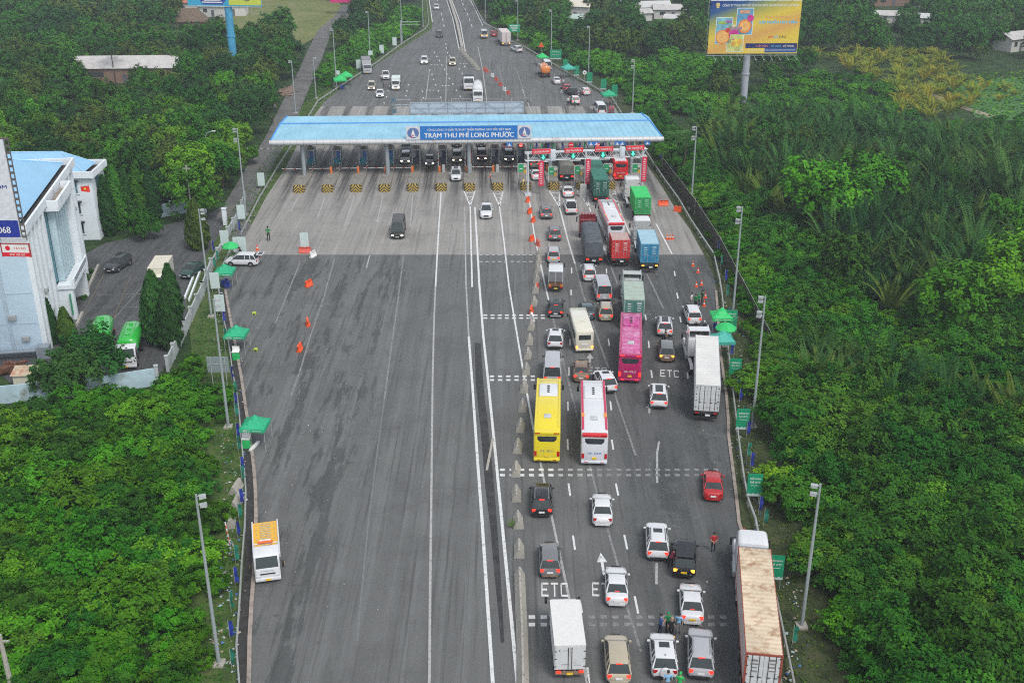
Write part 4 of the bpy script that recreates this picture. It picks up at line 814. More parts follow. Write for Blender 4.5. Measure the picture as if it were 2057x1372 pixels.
# ================================================================ people
_PM = {}
def person_mesh(pose, top, trou, shoes, long_sleeve=False):
    key = (pose, top.name, trou.name, long_sleeve)
    if key in _PM: return _PM[key]
    V = [(0, 0, .95), (0, .01, 1.15), (0, .02, 1.36), (0, .02, 1.50), (0, .04, 1.62), (0, .045, 1.72)]; Rr = [.135, .125, .14, .06, .085, .075]; E = [(0, 1), (1, 2), (2, 3), (3, 4), (4, 5)]
    stride = {'walk': .22, 'stand': .05, 'back': .04, 'lean': .10, 'phone': .05}[pose]
    for s in (-1, 1):
        o = len(V); k = s * stride
        V += [(s * .10, 0, .90), (s * .11, .03 + k * .6, .50), (s * .115, k - .03, .09), (s * .12, k + .14, .05)]; Rr += [.095, .062, .045, .042]; E += [(0, o), (o, o + 1), (o + 1, o + 2), (o + 2, o + 3)]
    arms = {'walk': lambda s: [(.225 * s, .02, 1.40), (.27 * s, -.02 - s * .12, 1.14), (.27 * s, .08 - s * .2, .90)], 'stand': lambda s: [(.225 * s, .02, 1.40), (.265 * s, .0, 1.13), (.25 * s, .06, .88)],
            'back': lambda s: [(.225 * s, .02, 1.40), (.27 * s, -.06, 1.14), (.06 * s, -.17, 1.00)], 'lean': lambda s: [(.225 * s, .04, 1.38), (.26 * s, .20, 1.20), (.20 * s, .42, 1.22)], 'phone': lambda s: [(.225 * s, .02, 1.40), (.26 * s, .06, 1.13), (.08 * s, .28, 1.20)]}[pose]
    hands = []
    for s in (-1, 1):
        o = len(V); A = arms(s); d = (Vector(A[2]) - Vector(A[1])).normalized(); A.append(tuple(Vector(A[2]) + d * .09)); V += A; Rr += [.062, .046, .034, .036]; E += [(2, o), (o, o + 1), (o + 1, o + 2), (o + 2, o + 3)]; hands.append((A[3], d, s))
    if pose == 'lean': V = [(x, y + max(0, z - .95) * .55, z - max(0, z - .95) * .16) for x, y, z in V]
    me = bpy.data.meshes.new('body'); me.from_pydata(V, E, [])
    ob = bpy.data.objects.new('body', me); COL.objects.link(ob); sk = ob.modifiers.new('skin', 'SKIN'); sk.use_smooth_shade = True
    for i, r in enumerate(Rr): me.skin_vertices[0].data[i].radius = (r, r * (.72 if i < 3 else 1)); me.skin_vertices[0].data[i].use_root = (i == 0)
    ob.modifiers.new('sub', 'SUBSURF').levels = 1
    dg = bpy.context.evaluated_depsgraph_get(); dg.update(); m2 = bpy.data.meshes.new_from_object(ob.evaluated_get(dg)); bpy.data.objects.remove(ob)
    b = MB(); b.v = [tuple(v.co) for v in m2.vertices]; b.f = [tuple(p.vertices) for p in m2.polygons]
    for f_ in b.f:
        c = sum((Vector(b.v[i]) for i in f_), Vector()) / len(f_); zz = c.z; near = any((c - Vector(h[0]) + h[1] * t).length < .085 for h in hands for t in ((0,) if long_sleeve else (-.03, .05, .12, .19, .26, .33))) and (abs(c.x) > .17 or pose not in ('walk', 'stand'))
        b.m.append(3 if zz < .12 else 2 if zz < .96 and not near else 0 if (near or zz > (1.47 if pose != 'lean' else 1.40)) else 1)
    for p, d, s in hands:
        p = Vector(p); sd = Vector((0, 1, 0)) if abs(d.y) < .7 else Vector((1, 0, 0)); cv = Vector((-s, 0, 0))
        for k, ln in enumerate((.070, .082, .078, .060)):
            q = p + d * .02 + sd * (.030 - .020 * k); kn = q + d * ln * .55; b.tube(q, kn, .0095, .009, 5, 0); b.tube(kn, kn + (d + cv * .5).normalized() * ln * .5, .009, .006, 5, 0)
        q = p - d * .03 + sd * .035; b.tube(q, q + (sd + d * .8).normalized() * .06, .011, .008, 5, 0)
    fy = (.11, 1.60) if pose != 'lean' else (.44, 1.50)
    b.tube((0, fy[0] + .01, fy[1] + .02), (0, fy[0] + .035, fy[1] - .01), .012, .016, 5, 0)
    for s in (-1, 1): b.tube((s * .03, fy[0] + .002, fy[1] + .035), (s * .03, fy[0] + .014, fy[1] + .035), .010, .008, 6, 4); b.tube((s * .082, fy[0] - .075, fy[1] + .0), (s * .096, fy[0] - .075, fy[1] + .03), .022, .018, 6, 0)
    b.tube((-.022, fy[0] + .008, fy[1] - .045), (.022, fy[0] + .008, fy[1] - .045), .007, .007, 5, 4)
    _PM[key] = b.mesh('body', [SKIN, top, trou, shoes, HAIR], True, 70); return _PM[key]
CLOTH = lambda n, c: mat("cloth_" + n, c, .85, 0, .15, 8)
C_RED, C_MAR, C_GRN, C_BLU, C_SKY, C_WHT, C_BLK, C_NAVY, C_GRY = CLOTH('red', (.42, .012, .02)), CLOTH('maroon', (.17, .012, .035)), CLOTH('green', (.01, .22, .07)), CLOTH('blue', (.03, .09, .26)), CLOTH('sky', (.20, .42, .62)), CLOTH('white', (.6, .6, .6)), CLOTH('black', (.012, .012, .014)), CLOTH('navy', (.015, .02, .05)), CLOTH('grey', (.18, .19, .2))
def person(px, py, face, label, top, trou, pose='stand', hat=None, scale=1.0, group=None, long_sleeve=False):
    x, y = at(px, py); T = thing('person', label, 'person', (x, y, .004), -R(face), group); T.scale = (scale,) * 3
    link('body', person_mesh(pose, top, trou, C_BLK, long_sleeve), T)
    hy, hz = (.035, 1.665) if pose != 'lean' else (.37, 1.56); b = MB()
    b.loft([[(r * math.cos(a), hy - .008 + r * 1.12 * math.sin(a), hz + z) for a in [2 * math.pi * i / 12 for i in range(12)]] for r, z in ((.088, -.03), (.098, .03), (.088, .09), (.052, .125), (.012, .138))])
    if hat and hat != HELM: b.box((0, hy + .13, hz + .035), (.15, .13, .015))
    b.build('helmet' if hat == HELM else 'cap' if hat else 'hair', hat or HAIR, T, ang=70); return T
# ================================================================ street furniture
def lamp_post(base, top, label, floods, side, group='floodlight posts along the plaza'):
    h = hof(*base, top); x, y = at(*base); T = thing('lamp_post', label, 'lamp post', (x, y, 0), 0, group)
    b = MB(); b.tube((0, 0, 0), (0, 0, h), .15, .08, 10); b.build('post', POLEG, T); b = MB(); b.box((0, 0, .06), (.8, .8, .2)); b.flat('footing', CONC, T)
    for k, z in enumerate(floods):
        zz = h - z; b = MB(); b.box((side * .42, -.05, zz), (.46, .32, .17), rz=side * .35); b.tube((0, 0, zz - .05), (side * .3, -.03, zz), .04, .04, 6); f_ = b.flat('floodlight', mat("floodlight_grey", (.36, .38, .38), .4), T)
        b = MB(); b.box((side * .44, -.08, zz - .105), (.44, .28, .02), rz=side * .35); b.flat('lens', HEAD, f_)
    return T
for base, top, lab, fl, sd in [
    ((1610,1258), 972, 'tall grey lamp post rising from the bushes beside the long rusty-topped container trailer', (.1, .75), -1),
    ((1511,857), 595, 'grey lamp post in the scrub between the fence end and the white trailer', (.1, .5, 1.6, 2.0), -1),
    ((1472,632), 415, 'grey lamp post just behind the green tents on the outer verge', (.1, .5, 1.6, 2.0), -1),
    ((1388,420), 254, 'grey lamp post nearest the canopy on the bushy side of the plaza', (.1, .5, 1.6, 2.0), -1),
    ((1270,228), 120, 'grey lamp post standing just past the canopy, by the green roadside tent', (.1, .4, 1.3, 1.7), -1),
    ((1182,150), 53, 'grey lamp post behind the parked red car beyond the canopy', (.1, .4), -1),
    ((1107,118), 20, 'grey lamp post beside the warning triangle beyond the canopy', (.1, .4), -1),
    ((1040,82), 0, 'grey lamp post carrying the green direction sign on the far roadside', (.1, .4), -1),
    ((440,1333), 993, 'tall grey lamp post amid litter in the near thicket by the recovery truck', (.1, .75), 1),
    ((459,858), 600, 'grey lamp post on a square concrete footing behind the blank road sign', (.1, .75), 1),
    ((425,636), 420, 'grey lamp post at the boundary wall beside the parked dark green saloon', (.1, .5, 1.2), 1),
    ((494,432), 258, 'grey lamp post with a switch box by the access road junction', (.1, .5, 1.6, 2.0), -1),
    ((594,228), 122, 'grey lamp post on the side path by the heap of soil', (.1, .4), -1),
    ((635,198), 116, 'grey lamp post on the grass between side path and guardrail', (.1,), 1),
    ((676,175), 58, 'grey lamp post beside the paired green tents on the far roadside', (.1, .4), -1),
    ((744,122), 23, 'grey lamp post just behind the parked grey box lorry', (.1, .4), -1),
    ((808,88), 0, 'grey lamp post beside the far overhead road-sign arm', (.1,), -1),
    ((850,54), -30, 'slim grey lamp post where the far guardrail narrows to the highway', (.1,), -1),
    ((975,47), -40, 'slim grey lamp post behind the distant beige van and red car', (.1,), -1)]:
    lamp_post(base, top, lab, fl, sd)
RAIL = mat("guardrail_steel", (.42, .44, .42), .5, .3, .15, 2.0, dirt=(.2, .2, .16), dirt_amt=.3)
def guardrail(name, px, label):
    pts = [at(*p, .75) for p in px]; b = MB(); ring = []
    for i, p in enumerate(pts):
        a = Vector(pts[max(0, i - 1)]); c = Vector(pts[min(len(pts) - 1, i + 1)]); d = (c - a).normalized(); n = Vector((-d.y, d.x))
        prof = [(-.04, .46), (.05, .52), (-.03, .58), (-.03, .64), (.05, .70), (-.04, .76), (-.07, .76), (-.02, .70), (-.06, .64), (-.06, .58), (-.02, .52), (-.07, .46)]
        ring.append([(p[0] + n.x * q, p[1] + n.y * q, z) for q, z in prof])
    T = thing('guardrail', label, 'guardrail', (pts[0][0], pts[0][1], 0)); b.loft(ring); o = b.build('rail', RAIL, T); o.matrix_parent_inverse = Matrix.Translation((-pts[0][0], -pts[0][1], 0))
    k = 0
    for p, q in zip(pts, pts[1:]):
        L_ = math.hypot(q[0] - p[0], q[1] - p[1]); n = max(1, int(L_ / 3.5))
        for i in range(n):
            if k >= 98: break
            k += 1; b = MB(); b.box((0, 0, .35), (.09, .12, .8)); o = b.flat('post', RAIL, T, (p[0] + (q[0] - p[0]) * i / n - pts[0][0], p[1] + (q[1] - p[1]) * i / n - pts[0][1], 0))
    return T
guardrail('guardrail', [(484,1400),(480,1372),(474,1294),(480,1209),(484,1140),(491,1051),(493,980),(490,937),(485,889),(480,828),(475,784),(467,748),(461,700),(455,667),(446,626),(438,577)], 'steel guardrail running from the recovery truck past the green tents to the access road')
guardrail('guardrail', [(441,543),(462,500)], 'short end of guardrail between the white car with open tailgate and the umbrella')
guardrail('guardrail', [(484,466),(500,435),(519,397),(536,369),(559,330),(583,293),(620,231),(638,201),(676,176),(724,145),(755,125),(806,87),(855,56),(861,46),(857,0)], 'long steel guardrail curving past the canopy on the side-path edge')
guardrail('guardrail', [(1610,1400),(1596,1372),(1560,1200),(1525,1076),(1518,1039),(1504,1002),(1495,957),(1487,900),(1480,845),(1474,795),(1468,746),(1463,699),(1454,624),(1451,592),(1446,560),(1434,508),(1419,486),(1388,440),(1363,397),(1335,359),(1312,325),(1291,292)], 'steel guardrail beside the queue of lorries, with litter behind it')
guardrail('guardrail', [(1249,227),(1230,196),(1184,168),(1148,150),(1107,125),(1054,94),(1028,82),(1002,61),(972,46),(949,0)], 'steel guardrail behind the cars parked beyond the canopy')
# dark mesh fence in the scrub
fp = [(1330,345),(1395,432),(1445,512),(1490,600),(1545,708)]; pts = [at(*p) for p in fp]; T = thing('mesh_fence', 'dark rusty mesh fence slanting through the scrub behind the lamp posts', 'fence', (*pts[0], 0))
MESHF = mat("creeper_mesh", (.045, .034, .026), .9, 0, .4, 2.0, dirt=(.02, .035, .012), dirt_amt=.5)
for p, q in zip(pts, pts[1:]):
    b = MB(); a, c = Vector((*p, 0)), Vector((*q, 0)); n = 12; P = []
    for i in range(n + 1):
        r = a.lerp(c, i / n) - Vector((*pts[0], 0)); P += [(r.x + .05 * math.sin(i * 1.7), r.y, 0), (r.x, r.y, 2.35 + .12 * math.sin(i * 2.3))]
    b.add(P, [(2 * i, 2 * i + 2, 2 * i + 3, 2 * i + 1) for i in range(n)]); b.build('mesh_panel', MESHF, T)
    b = MB(); b.tube(a - Vector((*pts[0], 0)), a - Vector((*pts[0], -2.6)), .06, .06, 6); b.build('post', CONC, T)
    b = MB(); b.tube(a - Vector((*pts[0], -2.45)), c - Vector((*pts[0], -2.45)), .025, .025, 5); b.build('top_wire', RAIL, T)
# jersey barriers: one built, the rest copied
def jersey(L_, m=CONC):
    prof = [(-.43, 0), (-.43, .15), (-.27, .42), (-.07, .84), (.07, .84), (.27, .42), (.43, .15), (.43, 0)]
    b = MB(); b.loft([[(x, -L_ / 2, z) for x, z in prof], [(x * .98, -L_ / 2 + .1, z) for x, z in prof], [(x * .98, L_ / 2 - .1, z) for x, z in prof], [(x, L_ / 2, z) for x, z in prof]]); b.tube((0, .45, .84), (0, .45, .95), .03, .03, 5); b.tube((0, -.45, .84), (0, -.45, .95), .03, .03, 5); return b
JB = [(1050,1450),(1050.5,1372),(1049,1285.6),(1047,1241),(1044.5,1181.6),(1043,1122),(1042,1063),(1037.5,1009),(1035.7,959),(1038.6,912),(1044.5,869.8),(1049,829.5),(1051.5,790.6),(1056.5,754.4),(1059.3,722.7),(1062.6,694),(1066,664.8),(1072,616),(1075,590.4),(1077,569.7),(1079.4,549.5),(1081.6,532),(1082.7,518)]
jm = jersey(1.65).mesh('concrete_barrier', CONC, True, 30); 
near = ['in the closed-up run at the picture bottom', 'second in the closed-up run beside the white box lorry', 'where the closed-up run of barriers begins']
refs = {3: 'first of the closed-up run, beside the worn crossing dashes', 4: 'level with the painted ETC letters', 5: 'level with the grey hatchback', 6: 'with a weed tuft at its foot', 7: 'level with the black car', 8: 'on the bright crossing dashes', 9: 'level with the tail of the yellow coach', 10: 'level with the roof hatch of the yellow coach', 11: 'level with the middle of the yellow coach', 12: 'level with the white roof unit of the yellow coach', 13: 'on the crossing dashes beside the silver van', 14: 'level with the silver van roof', 15: 'level with the white car ahead of the silver van', 16: 'just below the white plastic barrier', 17: 'just above the red plastic barrier', 18: 'level with the open-sided white-roofed lorry', 19: 'level with the roof of the white-roofed lorry', 20: 'second of the tight pair by the dark tarpaulin lorry', 21: 'in the tight row next to the apron edge', 22: 'topmost one, straddling the edge of the pale apron'}
for i, p in enumerate(JB):
    x, y = at(*p); nx, ny = at(*JB[min(i + 1, len(JB) - 1)]) if i < len(JB) - 1 else at(1084, 505); L_ = max(1.5, math.hypot(nx - x, ny - y) - .06) if i < 4 else 1.65; a = math.atan2(nx - x, ny - y); a = max(-.25, min(.25, a))
    o = link('concrete_barrier', jersey(L_).mesh('concrete_barrier', CONC, True, 30) if i < 4 else jm, None, (x + math.sin(a) * L_ / 2, y + math.cos(a) * L_ / 2, .006), -a)
    tag(o, 'weathered concrete road barrier ' + (near[i] if i < 3 else refs[i]), 'barrier', 'concrete barriers between the two directions')
b = MB()
for k in range(40):
    a = RND.uniform(0, 6.28); r = RND.uniform(0, .5); z = RND.uniform(0, .45); b.quad((r * math.cos(a), r * math.sin(a), z), (r * math.cos(a) + .15, r * math.sin(a), z + .05), (r * math.cos(a) + .12, r * math.sin(a) + .1, z + .12), (r * math.cos(a), r * math.sin(a) + .12, z + .04))
tag(b.build('weed_tuft', mat("weed", (.07, .13, .02), .8, 0, .4, 5), None, (*at(1028, 1058), 0)), 'green weed tuft growing at the foot of a concrete barrier', 'weed')
for (px, py, hd, lab) in ((475, 985, -8, 'grey concrete barrier dumped on the verge, the farther of two end to end'), (475, 1015, -4, 'grey concrete barrier dumped on the verge, the nearer of two end to end'), (463, 1052, 10, 'lone grey concrete barrier dumped on the verge above the striped post')):
    o = link('concrete_barrier', jm, None, (*at(px, py), .0), R(hd)); tag(o, lab, 'barrier', 'barriers dumped on the verge')
def plastic_barrier(px, py, head, label, m, L_=1.25, group='plastic traffic barriers'):
    b = MB(); prof = [(-.26, 0), (-.26, .15), (-.16, .32), (-.11, .85), (.11, .85), (-.16, .26), (-.11, .68), (.11, .68), (.16, .26), (.26, .15), (.26, 0)]
    rings = [[(x * k, y, z * q) for x, z in prof] for y, k, q in ((-L_ / 2, .85, .9), (-L_ / 2 + .12, 1, 1), (-.2, 1, 1), (-.14, 1, .93), (.14, 1, .93), (.2, 1, 1), (L_ / 2 - .12, 1, 1), (L_ / 2, .85, .9))]; b.loft(rings)
    x, y = at(px, py); T = thing('plastic_barrier', label, 'barrier', (x, y, .006), -R(head), group); b.build('shell', m, T)
    b = MB(); b.box((0, 0, .685), (.10, L_ * .45, .02)); b.flat('top_slot', PLAS, T); return T
plastic_barrier(620.5, 575, 28, 'bright orange plastic barrier standing alone farthest up the dark empty lanes', ORANGE); plastic_barrier(618.5, 653, -14, 'bright orange plastic barrier in the middle of three on the empty lanes', ORANGE); plastic_barrier(602.5, 704, 6, 'bright orange plastic barrier lowest of three on the empty lanes', ORANGE)
plastic_barrier(613, 508, 85, 'faded pink plastic barrier set crosswise under a pale board on the apron edge', REDPL, 1.7); plastic_barrier(629, 516, 25, 'small white plastic barrier beside the faded pink one', WHITEPL, 1.3)
plastic_barrier(1067.4, 628.7, 5, 'red plastic barrier in the line of concrete ones beside the black car', ORANGE); plastic_barrier(1069, 643, -12, 'white plastic barrier with red foot in the line of concrete ones', WHITEPL)
plastic_barrier(1060, 406, 20, 'orange plastic barrier right below the gantry foot', ORANGE, 1.0); plastic_barrier(1064, 429, 30, 'orange plastic barrier below the gantry foot, second down', ORANGE, 1.0); plastic_barrier(1071, 446, 20, 'orange plastic barrier beside the grey car on the apron', ORANGE, 1.0); plastic_barrier(1068, 484, 30, 'orange plastic barrier tilted beside the lower grey car', ORANGE, 1.0)
plastic_barrier(1080.5, 493, -15, 'white and red plastic barrier at the head of the concrete row', REDPL, 1.2); plastic_barrier(1078.5, 582, 15, 'faded red plastic barrier squeezed among the tight concrete row', REDPL, 1.0)
plastic_barrier(1332, 413, 88, 'long orange plastic barrier lying crosswise on the apron beside the green container', ORANGE, 1.6); plastic_barrier(1361, 425, -55, 'orange plastic barrier tipped near the guardrail by the apron edge', ORANGE, 1.2)
for i, (x, y) in enumerate(((951,140),(955,143),(966,152),(974,160),(982,170),(990,180),(998,187))): plastic_barrier(x + 23, y + 3, -35, 'small orange and white plastic barrier in the slanting row beyond the canopy', (ORANGE, REDPL, WHITEPL)[(i + (i % 3 == 0)) % 3], 1.1, 'orange barriers slanting across the far lanes')
for i, (x, y) in enumerate(((926,103),(930,107),(934,112),(938,117),(943,122),(947,126),(951,131),(955,135),(959,141))):
    o = link('concrete_barrier', jm, None, (*at(x, y), 0), R(30)); tag(o, 'short concrete barrier in the slanting row on the far lanes beyond the canopy', 'barrier', 'concrete barriers slanting across the far lanes')
def cone_mesh():
    b = MB(); b.b2(-.20, .20, -.20, .20, 0, .04, 0); b.tube((0, 0, .04), (0, 0, .28), .155, .115, 12, 0); b.tube((0, 0, .28), (0, 0, .42), .116, .088, 12, 1); b.tube((0, 0, .42), (0, 0, .74), .087, .03, 12, 0); return b
cm_ = cone_mesh().mesh('traffic_cone', [ORANGE, WHITEPL], True, 40)
for px, py, sc, lab in [(1391.8,534.8,1.05,'orange traffic cone farthest up the parked lane beside the verge'),(1402,547.6,1.05,'orange traffic cone second down the verge edge'),(1398.5,576,1.05,'orange traffic cone above the group in green'),(1409,573,1.05,'orange traffic cone of the pair nearer the guardrail, above the group in green'),(1416.7,598.5,1.1,'orange traffic cone beside the heads of the people in green'),(1414,615,1.1,'orange traffic cone at the feet of the people in green'),(1340,481,1.1,'orange cone, first of the trio on the apron edge'),(1345.5,481,1.1,'orange cone in the middle of the trio on the apron edge'),(1351,481,1.1,'orange cone of the apron trio, nearest the verge'),(517,503,1.2,'dull dark red cone on the apron near the white car with open tailgate'),(1493,1078,1.2,'orange cone half hidden behind the white sleeper cab'),(985,356,1.0,'flat pale cone marker in a lit toll lane')]:
    o = link('traffic_cone', cm_, None, (*at(px, py), .006)); o.scale = (sc,) * 3; tag(o, lab, 'traffic cone', 'traffic cones')
for px, py, lab in ((511, 633, 'small lime stool lying on the empty lanes, farther of two'), (514, 706, 'small lime stool lying on the empty lanes near the tent leg')):
    b = MB(); b.b2(-.2, .2, -.2, .2, .30, .36)
    for s in (-1, 1):
        for q in (-1, 1): b.tube((s * .2, q * .2, 0), (s * .16, q * .16, .30), .03, .03, 5)
    tag(b.flat('plastic_stool', mat("lime_plastic", (.45, .62, .02), .5), None, (*at(px, py), 0)), lab, 'stool')
# ---------------------------------------------------------------- tents, umbrellas, boards
def tent(px, py, label, m, w_=2.9, h=2.5, rz=0.0, textit=False, base_px=True):
    """pop-up canopy; the pixel is the ground point below its middle"""
    x, y = at(px, py); T = thing('pop_up_tent', label, 'tent', (x, y, 0), rz, 'green pop-up tents'); a = w_ / 2; b = MB(); N = 6; P = []
    for j in range(N + 1):
        for i in range(N + 1):
            u, v = 2 * i / N - 1, 2 * j / N - 1; q = max(abs(u), abs(v)); z = h + .95 * (1 - q) ** 1.15 - .10 * (1 - abs(abs(u) - abs(v))) * q * (1 - q) * 2 - .12 * q * (1 - min(abs(u), abs(v)) / max(q, .01)) * q
            P.append((u * a, v * a, z))
    b.add(P, [(j * (N + 1) + i, j * (N + 1) + i + 1, (j + 1) * (N + 1) + i + 1, (j + 1) * (N + 1) + i) for j in range(N) for i in range(N)]); b.build('canopy', m, T, ang=25)
    b = MB()
    for x0, y0, x1, y1 in ((-a, -a, a, -a), (a, -a, a, a), (a, a, -a, a), (-a, a, -a, -a)): b.quad((x0 * 1.004, y0 * 1.004, h - .34), (x1 * 1.004, y1 * 1.004, h - .34), (x1 * 1.002, y1 * 1.002, h + .01), (x0 * 1.002, y0 * 1.002, h + .01))
    b.flat('valance', m, T)
    if textit: text_mesh('lettering', 'VETC', .75, .20, SIGNW, T, front(-.55, -a * 1.01, h - .17), .02); MB().box((.45, -a * 1.008, h - .17), (.9, .004, .04)).flat('lettering_line', SIGNW, T)
    for s in (-1, 1):
        for q in (-1, 1): b = MB(); b.tube((s * (a - .05), q * (a - .05), 0), (s * (a - .05), q * (a - .05), h), .03, .025, 6); b.build('leg', RAIL, T)
    return T
tent(517, 893, 'nearest green pop-up tent, white lettering on its valance, above the recovery truck', TENTG, 2.4, 2.3, R(-4), True); tent(479, 705, 'green pop-up tent with lettering beside the lime stool', TENTG, 2.35, 2.3, R(-3), True); tent(455, 578, 'green pop-up tent sheltering a table of blue chairs below the white car', TENTG, 2.4, 2.4, 0, True)
tent(1446, 670, 'bright green pop-up tent behind the two helmeted people', UMBG, 2.35, 2.4, 0, True); tent(1448, 718, 'pale teal pop-up tent beside the cab of the white trailer', TENTT, 2.4, 2.4, R(3))
tent(684, 180, 'green pop-up tent over blue stools on the far roadside', UMBG, 2.9, 2.4, R(15)); tent(696, 172, 'green pop-up tent tucked behind its twin on the far roadside', UMBG, 2.9, 2.4, R(15))
tent(1222, 212, 'green pop-up tent by the end of the canopy, with people beside it', TENTG, 3.0, 2.5, R(10)); tent(1141, 156, 'pale green pop-up tent on the guardrail behind the orange tanker', TENTT, 3.0, 2.4, R(20)); tent(1089, 131, 'small green tent under the warning triangle', UMBG, 2.6, 2.2, R(20))
def umbrella(px, py, label, m, r=1.12, h=2.35):
    x, y = at(px, py); T = thing('parasol', label, 'umbrella', (x, y, 0)); b = MB(); n = 16
    b.loft([[(rr * math.cos(2 * math.pi * i / n), rr * math.sin(2 * math.pi * i / n), z - (.05 if i % 2 and rr > .3 else 0)) for i in range(n)] for rr, z in ((r, h - .12), (r, h), (r * .7, h + .32), (r * .35, h + .52), (.04, h + .60))]); b.build('canopy', m, T, ang=20)
    b = MB(); b.tube((0, 0, 0), (0, 0, h + .7), .03, .025, 6); b.build('pole', RAIL, T); b = MB(); b.tube((0, 0, 0), (0, 0, .1), .3, .28, 12); b.build('base', CONC, T); return T
umbrella(466, 527, 'round green parasol above the white car with open tailgate', UMBG); umbrella(1455, 696, 'round bright green parasol wedged between the two tents', UMBG, 1.2)
def board(px, py, label, m, w_=1.25, h=2.3, z0=.9, az=0, text=None, cat='sign', group=None, skirt=False, tilt=0.0):
    """roadside board on two slim posts; the pixel is its foot"""
    x, y = at(px, py); T = thing('roadside_board', label, cat, (x, y, 0), R(az), group); b = MB()
    for s in (-1, 1): b.tube((s * w_ * .38, .05, -.05), (s * w_ * .38, .05, z0 + h * .98), .03, .03, 6)
    b.build('post', RAIL, T); b = MB(); b.b2(-w_ / 2, w_ / 2, -.02, .02, z0, z0 + h); b.flat('panel', m, T)
    if text:
        for k, t in enumerate(text): text_mesh('lettering', t, w_ * .72, h * .11, SIGNW, T, front(0, -.026, z0 + h * (.80 - .16 * k)), .012)
        MB().box((0, -.024, z0 + h * .48), (w_ * .6, .006, .03)).flat('rule', SIGNW, T)
    if skirt:
        b = MB(); n = 10; P = []
        for i in range(n + 1): xx = -w_ / 2 + w_ * i / n; P += [(xx, -.026, z0 + .02), (xx, -.026, z0 + h * (.08 + .06 * abs(math.sin(i * 2.1))))]
        b.add(P, [(2 * i, 2 * i + 2, 2 * i + 3, 2 * i + 1) for i in range(n)]); b.flat('skyline_strip', mat("skyline_pale", (.5, .55, .55), .5), T)
    return T
VT = ('ĐIỂM DÁN', 'THẺ VETC')
for px, py, lab in ((1553,1182,'green board lettered ĐIỂM DÁN THẺ VETC beside the rusty-topped container'),(1512,1013,'green lettered board across the verge from the red saloon'),(1489,878,'green lettered board beside the tail of the white trailer'),(1474,773,'green lettered board beside the middle of the white trailer'),(1467,672,'green lettered board right behind the bright green tent')):
    board(px, py, lab, SIGNG, 1.25, 2.25, .85, -4, VT, group='green roadside boards', skirt=True)
for px, py, lab in ((1234,197,'green roadside board nearest the canopy end, beyond it'),(1212,185,'green roadside board behind the white car beyond the canopy'),(1184,171,'green roadside board beside the round road sign'),(1158,157,'green roadside board behind the pale green tent'),(1136,144,'green roadside board behind the orange tanker')):
    board(px, py, lab, SIGNG, 1.3, 2.4, .5, -8, None, group='green roadside boards', skirt=True)
board(1116, 126, 'wide green board by the warning triangle beyond the canopy', SIGNG, 3.0, 2.4, .8, -5, ('VETC',), skirt=True)
for px, py, lab in ((526,380,'pale blank back of a roadside board below the canopy end'),(486,447,'pale blank back of a board by the white gate wall'),(453,500,'pale blank back of a board in the gateway'),(479,514,'pale blank back of a board behind the green parasol, left of a pair'),(488,514,'pale blank back of a board behind the white car, right of a pair'),(434,588,'pale blank back of a board beside the tent with blue chairs'),(444,634,'pale blank back of a board below the tent with blue chairs'),(613,505,'pale board standing on the faded pink barrier'),(721,143,'pale back of a board beside the grey box lorry'),(745,124,'pale back of a board just above the grey box lorry'),(767,112,'pale back of a board third along the far guardrail'),(793,96,'pale back of a board farthest along the guardrail'),(679,166,'pale back of a board behind the paired green tents')):
    board(px, py, lab, PALE, 1.15, 2.2, .55, 6, None, group='boards seen from behind')
# blank road sign back, far signs
x, y = at(443, 775); T = thing('road_sign', 'wide grey blank back of a road sign in front of a lamp post', 'road sign', (x, y, 0)); b = MB(); b.b2(-1.15, 1.15, -.03, .03, 1.6, 3.4); b.flat('panel', mat("sign_back", (.26, .32, .33), .5, .3, .1), T)
b = MB()
for s in (-1, 1): b.tube((s * .75, -.06, -.1), (s * .75, -.06, 3.4), .05, .05, 6)
b.build('post', RAIL, T); b = MB(); b.b2(-1.1, 1.1, -.085, -.035, 2.5, 2.56); b.flat('brace', RAIL, T)
x, y = at(1033, 84); T = thing('direction_sign', 'green direction sign with three lines of white writing, far beyond the canopy', 'road sign', (x, y, 0)); b = MB(); b.b2(-1.6, 1.6, -.04, .04, 2.6, 4.8); b.flat('panel', SIGNG, T); b = MB(); b.tube((-1, .1, 0), (-1, .1, 4.6), .08, .08, 8); b.tube((1, .1, 0), (1, .1, 4.6), .08, .08, 8); b.build('post', RAIL, T)
for k in range(3): MB().box((0, -.045, 4.3 - .6 * k), ((2.5, 2.0, 1.3)[k], .01, .22)).flat('lettering_line', SIGNW, T)
x, y = at(1087, 118); T = thing('warning_sign', 'orange warning triangle on a post beside the far tent', 'road sign', (x, y, 0)); b = MB(); b.add([(-.75, -.03, 2.9), (.75, -.03, 2.9), (0, -.03, 4.2), (-.75, .03, 2.9), (.75, .03, 2.9), (0, .03, 4.2)], [(0, 1, 2), (5, 4, 3), (0, 3, 4, 1), (1, 4, 5, 2), (2, 5, 3, 0)]); b.flat('panel', ORANGE, T); b = MB(); b.tube((0, .06, 0), (0, .06, 4), .05, .05, 6); b.build('post', RAIL, T)
x, y = at(1174, 166); T = thing('round_sign', 'round white road sign on a post between two green boards', 'road sign', (x, y, 0)); b = MB(); b.tube((0, -.03, 2.3), (0, .03, 2.3), .48, .48, 20); b.build('disc', SIGNW, T); b = MB(); b.tube((0, -.04, 2.3), (0, -.03, 2.3), .2, .2, 12); b.build('symbol', MARKD, T); b = MB(); b.tube((0, .07, 0), (0, .07, 2.6), .05, .05, 6); b.build('post', RAIL, T)
